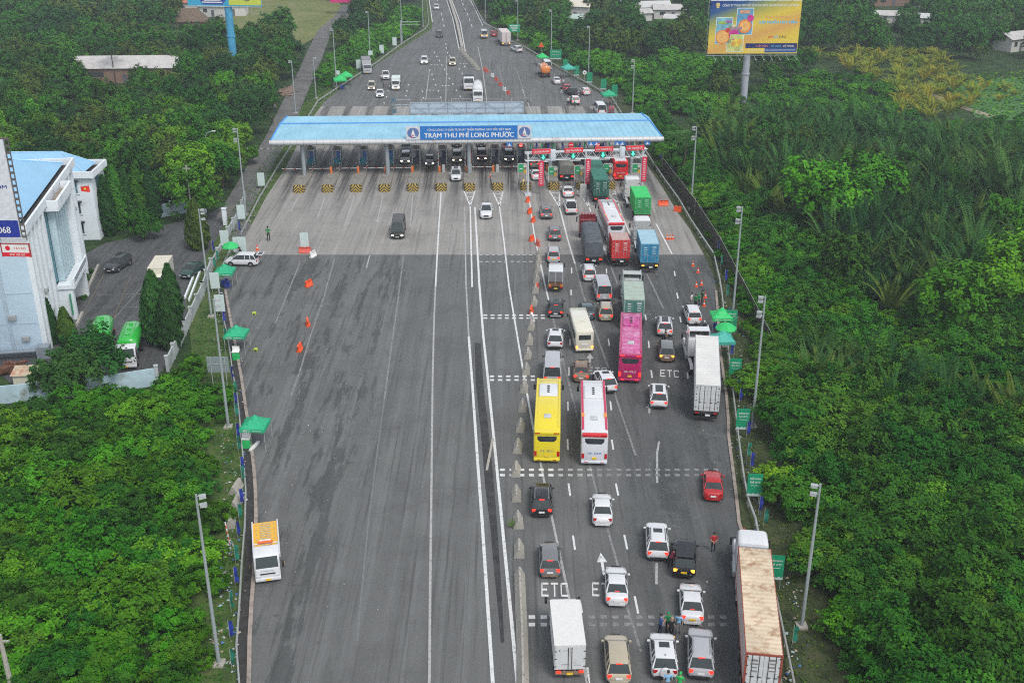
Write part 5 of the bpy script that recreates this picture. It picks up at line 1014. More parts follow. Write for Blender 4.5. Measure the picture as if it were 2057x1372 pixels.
x, y = at(806, 90); h = hof(806, 90, 45); T = thing('sign_gantry', 'grey cantilever arm of an overhead road sign on the far guardrail', 'gantry', (x, y, 0)); b = MB(); b.tube((0, 0, 0), (0, 0, h + .3), .2, .16, 8); b.build('column', POLEG, T); b = MB(); b.tube((0, 0, h), (5.6, 0, h), .12, .09, 8); b.tube((0, 0, h - .7), (5.6, 0, h - .7), .06, .05, 6); b.build('arm', POLEG, T)
# blue and green strip flags behind the guardrails
FB, FG = mat("strip_blue", (.012, .03, .26), .7, 0, .2), mat("strip_green", (.008, .17, .11), .7, 0, .2)
def flag(px, py, m, k, lab, grp):
    x, y = at(px, py); T = thing('strip_flag', lab, 'flag', (x, y, 0), R(k * 37 % 60 - 30), grp); b = MB(); b.tube((0, 0, 0), (0, 0, 2.0), .02, .02, 5); b.build('pole', RAIL, T)
    b = MB(); P = []
    for i in range(7): z = .55 + 1.35 * i / 6; P += [(.02, 0, z), (.02 + .30 + .05 * math.sin(i * 1.9 + k), .10 * math.sin(i * 1.3 + k), z)]
    b.add(P, [(2 * i, 2 * i + 1, 2 * i + 3, 2 * i + 2) for i in range(6)]); b.build('cloth', m, T)
FL = [(466,768),(472,800),(473,822),(474,845),(477,885),(479,910),(486,955),(487,972),(484,1020),(481,1050),(478,1085),(474,1135),(473,1180),(465,1230),(463,1290),(466,1345),(449,656),(452,690),(428,510),(436,530),(480,470),(430,545)]
for i, p in enumerate(FL): flag(*p, (FB, FG)[i % 2], i, ('limp dark blue strip flag on the litter-strewn verge left of the empty lanes', 'limp green strip flag on the litter-strewn verge left of the empty lanes')[i % 2], 'strip flags along the kerb of the empty lanes')
FR = [(1404,440),(1420,470),(1440,510),(1447,540),(1455,570),(1458,600),(1466,720),(1479,795),(1484,815),(1491,850),(1499,880),(1500,925),(1506,945),(1524,1010),(1523,1035),(1533,1060),(1590,1150),(1590,1300),(1325,330),(1345,350),(1360,380)]
for i, p in enumerate(FR): flag(*p, (FB, FG)[i % 2], i, ('limp dark blue strip flag on the outer verge beside the lorry queue', 'limp green strip flag on the outer verge beside the lorry queue')[i % 2], 'strip flags along the outer verge')
# striped barrier post by the litter heap
x, y = at(462, 1095); T = thing('striped_post', 'red and white striped post leaning over the litter heap', 'post', (x, y, 0)); b = MB()
for k in range(8): b.tube((-.02 * k, 0, .28 * k), (-.02 * (k + 1), 0, .28 * (k + 1)), .055, .055, 8, k % 2)
b.build('pole', [REDPL, WHITEPL], T)
# litter: scattered scraps nobody would count
def litter(name, pxs, n, mats, smin=.06, smax=.26):
    b = MB()
    for k in range(n):
        cx, cy, rx, ry = RND.choice(pxs); px, py = RND.gauss(cx, rx), RND.gauss(cy, ry); x, y = at(px, py); s = RND.uniform(smin, smax) * (1 if RND.random() < .8 else 1.6); a = RND.uniform(0, 6.28); t = RND.uniform(.02, .16)
        p = [(x + s * math.cos(a + q) * RND.uniform(.4, 1), y + s * math.sin(a + q) * RND.uniform(.4, 1), .02 + t * RND.random()) for q in (0, 1.5, 3.1, 4.7)]
        b.add(p + [(x, y, t + .05)], [(0, 1, 4), (1, 2, 4), (2, 3, 4), (3, 0, 4)], RND.choice(range(len(mats))))
    return struct(b.flat(name, mats), 'stuff')
LIT = [mat("litter_white", (.45, .45, .43), .7), mat("litter_white", (.45, .45, .43), .7), mat("litter_tan", (.36, .28, .2), .8), mat("litter_blue", (.05, .14, .34), .6), mat("litter_pale", (.3, .42, .42), .6)]
litter('litter', [(462,1100,8,14),(462,1098,6,6),(455,1160,10,10),(452,1190,8,25),(442,1280,12,20),(440,1335,20,10),(455,890,7,16),(463,950,8,30),(455,790,8,8),(480,1060,5,60),(488,940,4,60),(484,780,3,60),(475,1200,6,60),(472,1320,6,40),(450,720,8,40),(440,600,6,40),(500,430,12,20)], 300, LIT, .05, .2)
litter('litter', [(1490,740,9,40),(1500,830,8,40),(1483,760,6,60),(1508,960,7,50),(1525,1030,7,25),(1478,900,5,40),(1590,1200,14,40),(1600,1290,14,40),(1585,1350,10,20),(1470,620,12,40),(1450,560,10,50),(1410,470,10,20),(1480,690,14,40)], 220, LIT, .05, .17)
litter('litter', [(700,850,110,170),(620,950,60,120),(640,690,60,120),(570,620,60,60),(1380,900,60,140),(1330,620,60,60),(1440,920,20,80)], 120, [LIT[0]], .03, .09)
litter('soil_heap', [(577,184,7,4)], 130, [mat("soil_brown", (.22, .15, .11), .9)], .3, .9)
# ================================================================ toll station
def toa(px, py, h=0.0):
    x, y = at(px, py, h); return (x - TO[0]) * TEX[0] + (y - TO[1]) * TEX[1], (x - TO[0]) * TEY[0] + (y - TO[1]) * TEY[1]
def hazard():
    m = mat("hazard_chevron", (.40, .27, .035), .7); nt = m.node_tree; N = nt.nodes.new; L = nt.links.new; b = nt.nodes["Principled BSDF"]
    tc = N("ShaderNodeTexCoord"); s = N("ShaderNodeSeparateXYZ"); L(tc.outputs['Object'], s.inputs[0])
    a = N("ShaderNodeMath"); a.operation = 'ABSOLUTE'; L(s.outputs['X'], a.inputs[0])
    q = N("ShaderNodeMath"); q.operation = 'MULTIPLY_ADD'; q.inputs[1].default_value = .9; L(a.outputs[0], q.inputs[0]); L(s.outputs['Z'], q.inputs[2])
    d = N("ShaderNodeMath"); d.operation = 'DIVIDE'; d.inputs[1].default_value = .44; L(q.outputs[0], d.inputs[0])
    f_ = N("ShaderNodeMath"); f_.operation = 'FRACT'; L(d.outputs[0], f_.inputs[0]); g = N("ShaderNodeMath"); g.operation = 'GREATER_THAN'; g.inputs[1].default_value = .52; L(f_.outputs[0], g.inputs[0])
    src = b.inputs['Base Color'].links[0].from_socket; mx = N("ShaderNodeMix"); mx.data_type = 'RGBA'; L(g.outputs[0], mx.inputs['Factor']); L(src, mx.inputs['A']); mx.inputs['B'].default_value = (.025, .025, .022, 1); L(mx.outputs['Result'], b.inputs['Base Color']); return m
HAZ = hazard(); ISL = mat("island_concrete", (.235, .22, .195), .9, 0, .15, 1.2, dirt=(.09, .085, .075), dirt_amt=.3, dirt_scale=.9)
STRI = mat("striped_post_white", (.55, .55, .53), .6)
isl_names = {-6: 'toll island with the wide column foot', -5: 'second toll island from the guardrail', -4: 'third toll island from the guardrail', -3: 'stained toll island with a column', -2: 'toll island left of the silver saloon', -1: 'toll island left of the leaving car', 0: 'toll island right of the leaving car', 1: 'toll island below the red X', 2: 'toll island at the gantry end post', 3: 'toll island left of the olive lorry', 4: 'toll island left of the pine container', 5: 'toll island left of the red coach'}
for k in range(-6, 6):
    a = k * LANE_W; x, y = tf(a, 0); T = thing('toll_island', isl_names[k] + ', yellow and black nose', 'toll island', (x, y, 0), TROT, 'striped toll islands'); hw = .95
    b = MB(); b.loft([[(-hw * .72, -.1, 0), (hw * .72, -.1, 0), (hw * .70, .05, 1.0), (-hw * .70, .05, 1.0)], [(-hw, .75, 0), (hw, .75, 0), (hw * .98, .8, 1.08), (-hw * .98, .8, 1.08)], [(-hw, 1.0, 0), (hw, 1.0, 0), (hw * .98, 1.0, 1.08), (-hw * .98, 1.0, 1.08)]]); b.flat('nose', HAZ, T)
    b = MB(); b.loft([[(-hw, 1.0, 0), (hw, 1.0, 0), (hw * .96, 1.0, 1.02), (-hw * .96, 1.0, 1.02)], [(-hw, 4.5, 0), (hw, 4.5, 0), (hw, 4.5, .60), (-hw, 4.5, .60)], [(-hw, 9, 0), (hw, 9, 0), (hw, 9, .30), (-hw, 9, .30)], [(-hw, 38, 0), (hw, 38, 0), (hw, 38, .28), (-hw, 38, .28)]]); b.flat('plinth', ISL, T)
    b = MB()
    for s in (-1, 1):
        for d in (12.5, 15, 20.5):
            for q in range(5): b.tube((s * .80, d, .3 + q * .26), (s * .80, d, .56 + q * .26), .055, .055, 6, q % 2)
    b.build('striped_bollard', [STRI, PLAS], T)
    # booth
    bx, by = tf(a, 16.2); B_ = thing('toll_booth', 'pale framed toll booth on the ' + isl_names[k].replace('toll island', 'island'), 'toll booth', (bx, by, .28), TROT, 'toll booths under the canopy')
    b = MB()
    for s in (-1, 1):
        for q in (0, 2.5): b.b2(s * .68 - .07, s * .68 + .07, q - .07, q + .07, 0, 2.5)
    b.b2(-.80, .80, -.2, 2.7, 2.5, 2.66); b.flat('frame', mat("booth_white", (.5, .5, .5), .5), B_)
    b = MB(); b.b2(-.66, .66, 0, 2.5, .0, 1.05); b.flat('lower_panel', BOOTHT if k < -2 else mat("booth_dark", (.03, .04, .06), .5), B_)
    b = MB(); b.b2(-.64, .64, .03, 2.47, 1.06, 2.49); b.flat('window', BOOTHB if k < -2 else mat("booth_pane", (.03, .035, .09), .2), B_)
    b = MB(); b.b2(-.60, -.05, -.02, .025, 1.15, 2.40); b.flat('window_sheet', mat("booth_sheet", (.22, .24, .28), .4), B_)
    b = MB(); b.rbox(-.5, .5, .6, 1.6, 2.665, 2.95, .06); b.build('air_conditioner', mat("ac_dirty", (.25, .22, .18), .7, 0, .2), B_)
    # barrier machine and arm
    mx_, my_ = tf(a - .45, 10.6); up = k in (-1, 0); Q = thing('lane_barrier', ('orange barrier machine, arm raised, on the ' if up else 'orange barrier machine, arm lowered, on the ') + isl_names[k].replace('toll island', 'island'), 'barrier machine', (mx_, my_, .28), TROT, 'lane barriers')
    b = MB(); b.rbox(-.19, .19, -.19, .19, 0, 1.12, .05); b.build('cabinet', MACH, Q)
    b = MB()
    if k <= 2:
        for q in range(9):
            p0, p1 = ((-.1 - q * .40, -.24, .92), (-.1 - (q + 1) * .40, -.24, .92)) if not up else ((-.1, -.24, .9 + q * .36), (-.1, -.24, .9 + (q + 1) * .36)); b.tube(p0, p1, .042, .042, 6, 0 if q % 4 < 3 else 1)
        b.build('arm', [WHITEPL, REDPL], Q)
# cabinets beside the barriers
for k, d, hh in ((-1, 10.4, 1.35), (0, 10.6, 1.4), (1, 10.2, 1.35)):
    x, y = tf(k * LANE_W + .28, d); b = MB(); b.b2(-.24, .24, -.15, .15, 0, hh); b.b2(-.2, .2, -.155, -.15, .3, hh - .1); tag(b.flat('lane_cabinet', mat("cabinet_grey", (.42, .44, .44), .5), None, (x, y, .28), TROT), 'slim grey cabinet standing on the ' + isl_names[k].replace('toll island', 'island'), 'cabinet')
# big pale cabinet beside the third gantry lane
x, y = at(1171, 396); b = MB(); b.b2(-.5, .5, -.35, .35, .18, 2.1); b.b2(-.6, .6, -.45, .45, 0, .18); tag(b.flat('equipment_cabinet', mat("cabinet_pale", (.42, .42, .40), .6), None, (x, y, 0), TROT), 'pale equipment cabinet at the island nose left of the dark green container', 'cabinet')
# canopy
ROOFB = mat("roof_sheet_blue", (.25, .47, .59), .5, 0, .09, .5, spec=.3, dirt=(.19, .38, .50), dirt_amt=.35, dirt_scale=.16); ROOFD = mat("roof_ridge_blue", (.045, .25, .60), .5); ALU = mat("fascia_aluminium", (.52, .53, .54), .45, .1, .06, .4, dirt=(.30, .22, .16), dirt_amt=.15, dirt_scale=.35)
eL, eF = toa(545, 289, 6.0); eR, _ = toa(1331, 284, 6.0); fL, fF = toa(564, 247, 8.2); fR, _ = toa(1306, 244, 8.2); gL, gF = toa(579, 231.5, 9.0); gR, _ = toa(1289, 229.5, 9.0)
eF = (eF + _) / 2 if False else toa(938, 286.5, 6.0)[1]; fF = toa(938, 246, 8.2)[1]; gF = toa(938, 231, 9.0)[1]
cx, cy = tf(0, 0); CAN = thing('toll_canopy', 'long blue metal toll station roof on grey columns with the blue station name board', 'canopy', (cx, cy, 0), TROT)
b = MB(); bk = 2 * gF - fF, 2 * gF - eF
prof = [(eL, eR, eF, 6.62), (fL, fR, fF, 8.2), (gL, gR, gF, 9.0), (fL, fR, bk[0], 8.2), (eL, eR, bk[1], 6.62)]
for (l0, r0, d0, z0), (l1, r1, d1, z1) in zip(prof, prof[1:]): b.quad((l0, d0, z0), (r0, d0, z0), (r1, d1, z1), (l1, d1, z1))
b.add([(p[0], p[2], p[3]) for p in prof], [(0, 1, 2, 3, 4)]); b.add([(p[1], p[2], p[3]) for p in prof], [(4, 3, 2, 1, 0)])
ROOF = b.flat('roof', ROOFB, CAN)
b = MB(); n = 64
for i in range(1, n):
    t = i / n; P = [(p[0] + (p[1] - p[0]) * t, p[2], p[3] + .02) for p in prof[:3]]; b.path(P, .028, 4)
b.flat('standing_seam', mat("roof_seam_blue", (.30, .51, .62), .5), ROOF)
b = MB(); b.path([(fL, fF, 8.23), (fR, fF, 8.23)], .14, 6); b.path([(eL, eF, 6.65), (fL, fF, 8.23), (gL, gF, 9.03)], .13, 6); b.path([(eR, eF, 6.65), (fR, fF, 8.23), (gR, gF, 9.03)], .13, 6); b.build('ridge_flashing', ROOFD, ROOF)
b = MB(); ring = lambda a: [(a, eF + .5 * math.cos(t) + .1, 6.22 + .46 * math.sin(t)) for t in [R(60 + 240 * i / 10) for i in range(11)]]
b.loft([ring(eL - .2), ring(eR + .2)]); FAS = b.build('fascia', ALU, CAN, ang=50)
b = MB()
for i in range(61): a = eL + (eR - eL) * i / 60; b.path([(a, q[1] * 1.0 - .012, q[2]) for q in ring(a)][1:9], .014, 4)
b.flat('panel_joint', mat("joint_grey", (.2, .21, .22), .6), FAS)
b = MB(); b.b2(eL + .4, eR - .4, eF + .35, bk[1] - .3, 5.92, 6.02); b.flat('soffit', mat("soffit_grey", (.35, .36, .37), .7), CAN)
for k in (-6, -3, 0, 3, 6):
    for d in (9.6, bk[1] - 4): b = MB(); b.tube((k * LANE_W - (.25 if k == -6 else -.05), d, .1), (k * LANE_W - (.25 if k == -6 else -.05), d, 5.94), .36, .36, 18); b.build('column', mat("column_grey", (.30, .34, .36), .5, .1, .06), CAN)
# name board with emblems, standing on the eave
bL, bR = toa(844, 270, 7.6)[0], toa(1040, 270, 7.6)[0]; wL, wR = toa(816, 270, 7.6)[0], toa(1068, 270, 7.6)[0]; bd = eF - .42
b = MB(); b.b2(bL, bR, bd - .06, bd + .06, 6.66, 8.92); BD = b.flat('name_board', SIGNB, CAN)
text_mesh('lettering', 'TỔNG CÔNG TY ĐẦU TƯ PHÁT TRIỂN ĐƯỜNG CAO TỐC VIỆT NAM', (bR - bL) * .86, .62, SIGNW, BD, front((bL + bR) / 2, bd - .075, 8.34), .012)
text_mesh('lettering', 'TRẠM THU PHÍ LONG PHƯỚC', (bR - bL) * .92, 1.22, SIGNW, BD, front((bL + bR) / 2, bd - .075, 7.36), .022)
EMB = mat("emblem_blue", (.09, .16, .36), .5, 0, .08)
for l, r in ((wL, bL - .02), (bR + .02, wR)):
    b = MB(); b.b2(l, r, bd - .06, bd + .06, 6.66, 8.92); E_ = b.flat('emblem_board', mat("emblem_white", (.58, .60, .63), .5), CAN); c = (l + r) / 2
    b = MB(); b.loft([[(c + .98 * math.cos(t), y, 7.80 + .88 * math.sin(t)) for t in [2 * math.pi * i / 28 for i in range(28)]] for y in (bd - .075, bd - .062)]); b.build('emblem_disc', EMB, E_)
    b = MB(); b.add([(c - .34, bd - .082, 7.35), (c - .1, bd - .082, 7.35), (c, bd - .082, 7.7), (c + .1, bd - .082, 7.35), (c + .34, bd - .082, 7.35), (c, bd - .082, 8.50)], [(0, 1, 2, 5), (2, 3, 4, 5)]); b.flat('emblem_letter', SIGNW, E_)
    b = MB(); b.add([(c - .5, bd - .084, 7.12), (c + .15, bd - .084, 7.12), (c - .1, bd - .084, 7.5)], [(0, 1, 2)]); b.flat('emblem_swoosh', SIGNR, E_); b = MB(); b.b2(c - .2, c + .55, bd - .086, bd - .080, 7.16, 7.30); b.flat('emblem_caption', SIGNW, E_)
# the board on the ridge, seen from behind, with its truss
tL, tR = toa(824, 222, 10)[0], toa(1052, 220, 10)[0]; zt = 11.15
b = MB(); b.b2(tL, tR, gF + .35, gF + .43, 9.12, zt); RB = b.flat('ridge_board', mat("board_back_grey", (.40, .45, .50), .6, 0, .08, .6), CAN)
b = MB(); n = 6
for i in range(n + 1):
    a = tL + (tR - tL) * i / n; b.tube((a, gF + .2, 9.0), (a, gF + .2, zt), .05, .05, 5)
    if i < n: a2 = tL + (tR - tL) * (i + 1) / n; b.tube((a, gF + .2, 9.05 if i % 2 else zt - .1), (a2, gF + .2, zt - .1 if i % 2 else 9.05), .035, .035, 5)
for z in (9.4, 10.2, zt): b.tube((tL, gF + .22, z), (tR, gF + .22, z), .04, .04, 5)
for i in range(4): a = tL + 2 + i * 5.2; b.path([(a, gF + .3, zt), (a, gF + .9, zt + .45), (a + 3.4, gF + .9, zt + .45), (a + 3.4, gF + .3, zt)], .03, 5)
b.build('truss', STEEL, RB)
b = MB(); sL = toa(788, 215, 10)[0]
for z in (9.5, 10.5, 11.4): b.tube((sL, gF + 1.6, z), (tL, gF + 1.6, z), .07, .07, 5)
for i in range(4): b.tube((sL + (tL - sL) * i / 4, gF + 1.6, 9.5), (sL + (tL - sL) * (i + 1) / 4, gF + 1.6, 10.5), .05, .05, 5)
b.build('side_truss', STEEL, CAN)
for z in (9.05, 10.9): b = MB(); b.b2(sL - .1, sL + .75, gF + 1.3, gF + 1.45, z, z + .8); b.flat('floodlight', mat("lamp_slate", (.09, .14, .17), .5), CAN)
# hanging lane signs and pennants below the eave
for px, m, sh in ((1023, SIGNB, 0), (1187, SIGNB, 0), (1198, SIGNB, 0), (1240, SIGNB, 0), (1250, SIGNB, 0), (1301, SIGNB, 0), (1147, SIGNR, 1), (1046, SIGNR, 2), (1201, SIGNR, 2)):
    a = toa(px, 291, 5.5)[0]; b = MB()
    if sh == 0: b.b2(a - .48, a + .48, eF - .5, eF - .44, 5.38, 6.0)
    elif sh == 1: b.tube((a, eF - .5, 5.5), (a, eF - .44, 5.5), .46, .46, 20)
    else: b.tube((a, eF - .5, 5.5), (a, eF - .44, 5.5), .28, .28, 16)
    s = b.flat('lane_sign', m if sh != 2 else mat("lane_light_red", (.9, .03, .02), .4, emit=1.6), CAN); b = MB()
    if sh == 0: b.b2(a - .28, a + .28, eF - .52, eF - .505, 5.45, 5.6); b.b2(a - .10, a + .10, eF - .52, eF - .505, 5.6, 5.85)
    else: b.b2(a - .3, a + .3, eF - .52, eF - .505, 5.45, 5.56)
    b.flat('sign_symbol', SIGNW, s)
for i, px in enumerate((1066, 1078, 1090, 1102, 1113, 1131, 1155, 1166, 1176, 1214, 1226, 1262, 1274, 1288)):
    a = toa(px, 296, 5.2)[0]; b = MB(); P = []
    for q in range(5): z = 5.85 - .25 * q; P += [(a - .14 + .05 * math.sin(q + i), eF + .3 + .08 * math.sin(q * 1.4 + i), z), (a + .16 + .05 * math.sin(q * 1.2 + i), eF + .3 + .08 * math.cos(q + i), z - .05)]
    b.add(P, [(2 * q, 2 * q + 1, 2 * q + 3, 2 * q + 2) for q in range(4)]); b.build('pennant', FB if i % 2 else mat("pennant_green", (.01, .28, .12), .6), CAN)
# orange drape on the middle column island
x, y = tf(.1, 16.0); b = MB(); b.b2(-.42, .42, -.03, .03, 0, 2.6); tag(b.flat('lane_closed_board', mat("board_vermilion", (.62, .09, .04), .6, 0, .2, 3), None, (x, y - .25, .28), TROT), 'tall vermilion board hung in front of the booth at the middle canopy column', 'board')
# ---------------------------------------------------------------- gantry before the canopy
g0, g1 = at(1060, 392), at(1288, 382); gz1, gz0 = hof(1060, 392, 307.5), hof(1060, 392, 322.5); gl = math.hypot(g1[0] - g0[0], g1[1] - g0[1]); ga = math.atan2(g1[1] - g0[1], g1[0] - g0[0])
GA = thing('toll_gantry', 'white truss gantry with four red lane signs before the canopy', 'gantry', (*g0, 0), ga)
GW = mat("gantry_white", (.62, .65, .66), .45, .2, .05)
for q, s in ((0, 1), (.5, 1), (1, 1)):
    b = MB()
    for d in (-.35, .35): b.tube((gl * q, d, 0), (gl * q, d, gz1), .11, .11, 8)
    for z in range(1, int(gz0)): b.tube((gl * q, -.35, z), (gl * q, .35, z + .5), .04, .04, 5)
    b.box((gl * q, 0, .15), (1.0, 1.3, .3)); b.build('post', GW, GA)
b = MB()
for d in (-.4, .4):
    for z in (gz0, gz1): b.tube((-.5, d, z), (gl + .6, d, z), .085, .085, 8)
    n = 22
    for i in range(n):
        a, c = -.4 + (gl + .9) * i / n, -.4 + (gl + .9) * (i + 1) / n; b.tube((a, d, gz0 if i % 2 else gz1), (c, d, gz1 if i % 2 else gz0), .045, .045, 5)
        if d < 0: b.tube((a, -.4, gz1), (c, .4, gz1), .03, .03, 4)
b.build('truss_beam', GW, GA)
def gx(px): return (px - 1060) / (1288 - 1060) * gl
GLT = mat("arrow_green_lit", (.05, 1.0, .40), .4, emit=2.2); GDK = mat("signal_dark", (.02, .16, .12), .5)
for px in (1085.3, 1148.6, 1208.4, 1270):
    b = MB(); b.rbox(gx(px) - 1.52, gx(px) + 1.52, -.62, -.52, gz1 - .1, gz1 + .72, .05); s = b.build('lane_sign', SIGNR, GA); text_mesh('lettering', 'LÀN THU PHÍ ETC', 2.55, .40, SIGNW, s, front(gx(px), -.635, gz1 + .30), .015)
    b = MB()
    for z in (gz1 - .1, gz1 + .69): b.b2(gx(px) - 1.5, gx(px) + 1.5, -.64, -.625, z, z + .03)
    b.flat('sign_border', mat("border_pink", (.8, .45, .45), .5), s)
for px in (1088.8, 1147.6, 1206.2, 1266):
    c = gx(px); zc = (gz0 + gz1) / 2 - .02; b = MB(); b.rbox(c - .40, c + .40, -.66, -.50, zc - .46, zc + .46, .08); s = b.build('signal_box', GDK, GA)
    b = MB(); b.b2(c - .09, c + .09, -.69, -.67, zc - .05, zc + .34); b.add([(c - .30, -.68, zc - .02), (c + .30, -.68, zc - .02), (c, -.68, zc - .36)], [(0, 1, 2)]); b.flat('arrow_light', GLT, s)
for px in (1108, 1245): b = MB(); b.rbox(gx(px) - .42, gx(px) + .42, -.62, -.30, gz0 - .1, gz1 + .55, .05); b.build('control_box', mat("box_white", (.55, .60, .64), .5), GA)
for px in (1085, 1094, 1147, 1158, 1206, 1216, 1268, 1276): b = MB(); b.box((gx(px), -.2, gz0 - .22), (.9, .35, .14)); b.flat('antenna', WHITEPL, GA)
for q in (.09, .497, .99):
    b = MB(); b.b2(gl * q - .02, gl * q + .80, -.52, -.47, gz0 - 4.2, gz0 - .05); s = b.flat('vertical_banner', BANR, GA)
    b = MB()
    for i in range(9): b.b2(gl * q + .18 - (.06 if i % 3 == 0 else 0), gl * q + .60, -.535, -.525, gz0 - .95 - i * .36, gz0 - .78 - i * .36)
    b.tube((gl * q + .39, -.53, gz0 - .5), (gl * q + .39, -.522, gz0 - .5), .17, .17, 14); b.flat('lettering_line', mat("banner_pale", (.75, .45, .48), .6), s)
# height portals with green plates on the island noses
for i, (px, py, lab) in enumerate(((1049, 366, 'beside the end post of the gantry'), (1110, 372, 'left of the olive canvas lorry'), (1162, 370, 'left of the middle crimson banner'), (1220, 366, 'left of the red coach'), (1277, 366, 'left of the outermost crimson banner'))):
    x, y = at(px, py, .5); T = thing('height_portal', 'white hoop frame with green plate and yellow lamp ' + lab, 'lane marker', (x, y, .3), TROT, 'green plated hoops on the islands'); b = MB(); b.path([(-.72, 0, 0), (-.72, 0, 3.2), (-.55, 0, 3.35), (.55, 0, 3.35), (.72, 0, 3.2), (.72, 0, 0)], .055, 6); b.build('hoop', WHITEPL, T)
    b = MB(); b.b2(-.66, .30, -.06, -.02, 1.95, 3.2); p = b.flat('plate', mat("plate_green", (.02, .36, .14), .5, 0, .1), T); b = MB(); b.box((-.2, -.07, 2.5), (.5, .01, .12)); b.flat('plate_symbol', SIGNW, p)
    b = MB(); b.tube((.42, -.1, 0), (.42, -.1, 2.9), .04, .04, 6); b.tube((.42, -.12, 2.95), (.42, -.05, 2.95), .26, .26, 14); b.build('mirror_post', mat("mirror_cream", (.6, .56, .48), .4), T)
    b = MB(); b.b2(.22, .62, -.16, -.08, 1.75, 2.35); b.flat('amber_box', mat("amber_plate", (.6, .33, .04), .5), T); b = MB(); b.tube((.2, -.2, .45), (.2, -.2, .62), .10, .08, 10); b.build('flash_lamp', AMBER, T)
# ================================================================ office building
N0, F0 = Vector(at(89, 708)), Vector(at(173, 541)); U = (F0 - N0).normalized(); BL = (F0 - N0).length; brz = math.atan2(U.y, U.x)
BW = mat("render_white_blue", (.52, .66, .77), .85, 0, .05, .4, dirt=(.40, .46, .50), dirt_amt=.2, dirt_scale=.3); BTR = mat("trim_white", (.74, .79, .82), .8, 0, .05, .5, dirt=(.4, .42, .42), dirt_amt=.2, dirt_scale=.4); BGL = mat("office_glass", (.10, .23, .27), .12, 0, .2, .8, spec=.7)
BRF = mat("office_roof_blue", (.25, .47, .66), .55, 0, .05, .4); GUT = mat("gutter_dark", (.045, .042, .042), .9, 0, .3)
# local frame: x along the facade (0 near end .. BL far end), y into the building
OB = thing('office_building', 'pale blue office block with blue hipped roof, tall fluted front and a small red flag', 'building', (N0.x, N0.y, 0), brz); BH = 15.2; BD_ = 17.0
b = MB(); b.b2(0, BL, 0, BD_, -.1, BH - 1.0); WALL = b.flat('wall', BW, OB)
b = MB()
for x0, x1, y0, y1 in ((-.5, BL + .5, -.7, -.45), (-.5, BL + .5, BD_ + .45, BD_ + .7), (-.5, -.25, -.449, BD_ + .449), (BL + .25, BL + .5, -.449, BD_ + .449)): b.b2(x0, x1, y0, y1, BH - 1.0, BH)
b.b2(-.5, BL + .5, -.699, BD_ + .699, BH - 1.06, BH - 1.004); b.flat('parapet', BTR, OB)
b = MB(); b.b2(-.24, BL + .24, -.44, BD_ + .44, BH - 1.002, BH - .85); b.flat('gutter', GUT, OB)
b = MB(); e = [(.5, .5), (BL - .5, .5), (BL - .5, BD_ - .3), (.5, BD_ - .3)]; b.add([(x, y, BH - .4) for x, y in e] + [(7.5, 8.3, BH + 2.5), (BL - 7.5, 8.3, BH + 2.5)], [(0, 1, 5, 4), (1, 2, 5), (2, 3, 4, 5), (3, 0, 4), (3, 2, 1, 0)]); RF = b.flat('roof', BRF, OB)
b = MB()
for p, q in (((.5, .5), (7.5, 8.3)), ((BL - .5, .5), (BL - 7.5, 8.3)), ((.5, BD_ - .3), (7.5, 8.3)), ((BL - .5, BD_ - .3), (BL - 7.5, 8.3))): b.tube((*p, BH - .36), (*q, BH + 2.54), .10, .10, 5)
b.tube((7.5, 8.3, BH + 2.54), (BL - 7.5, 8.3, BH + 2.54), .10, .10, 5); b.build('hip_cap', mat("hip_cap_blue", (.36, .60, .82), .5), RF)
for k in range(9):   # fluted pilasters on both wings of the front
    for base in (.25, BL * .66 + .15): b = MB(); b.b2(base + k * .98 - .20, base + k * .98 + .20, -.55 - .15 * (k % 2), .01, -.05, BH - 1.07); b.flat('pilaster', BTR, OB)
c0, c1, pj = BL * .345, BL * .655, -2.0
b = MB(); b.b2(c0, c0 + .8, pj, -.005, -.05, 4.0); b.b2(c1 - .8, c1, pj, -.005, -.05, BH - 1.6); b.b2(c0, c1, pj - .01, -.006, BH - 1.6, BH - 1.2); b.b2(c0, c1, pj - .02, pj + .25, BH - 1.2, BH - .35); b.b2(c0 + .003, c0 + .25, pj + .25, -.75, BH - 1.2, BH - .352); b.b2(c1 - .25, c1 - .003, pj + .25, -.75, BH - 1.2, BH - .352); PO = b.flat('portico', BTR, OB)
b = MB(); b.b2(c0 + .26, c1 - .26, pj + .26, -.76, BH - 1.195, BH - 1.12); b.flat('portico_roof', mat("tile_sandy", (.30, .23, .17), .9, 0, .3, 2, dirt=(.1, .09, .07), dirt_amt=.4), PO)
b = MB(); b.b2(c0 + .8, c1 - .8, -.30, -.005, 4.6, BH - 1.62); b.flat('front_glass', BGL, OB)
for k in range(6): b = MB(); xx = c0 + 1.3 + k * (c1 - c0 - 2.6) / 5; b.rbox(xx - .22, xx + .22, -1.15, -.31, 4.55, BH - 1.63, .10); b.build('fin', mat("fin_blue", (.45, .58, .63), .7), OB)
b = MB(); b.b2(c0 - .2, c1 + .2, pj - .35, -.36, 4.0, 4.5); b.b2(c0 - .19, c1 + .19, pj - .34, pj - .14, 4.5, 5.2); BAL = b.flat('balcony', BTR, OB)
b = MB(); [b.b2(c0 + .5, c1 - .5, pj - .36, pj - .345, 4.62 + .2 * k, 4.70 + .2 * k) for k in range(3)]; b.flat('louvre', GUT, BAL)
b = MB(); b.b2(c0 + .8, c1 - .8, -.32, -.01, 0, 3.98); b.flat('entrance_wall', mat("entrance_beige", (.48, .44, .37), .8), OB)
b = MB(); b.b2((c0 + c1) / 2 - 1.3, (c0 + c1) / 2 + 1.3, -.36, -.325, 0, 2.6); b.flat('door', mat("door_teal", (.05, .22, .22), .3), OB)
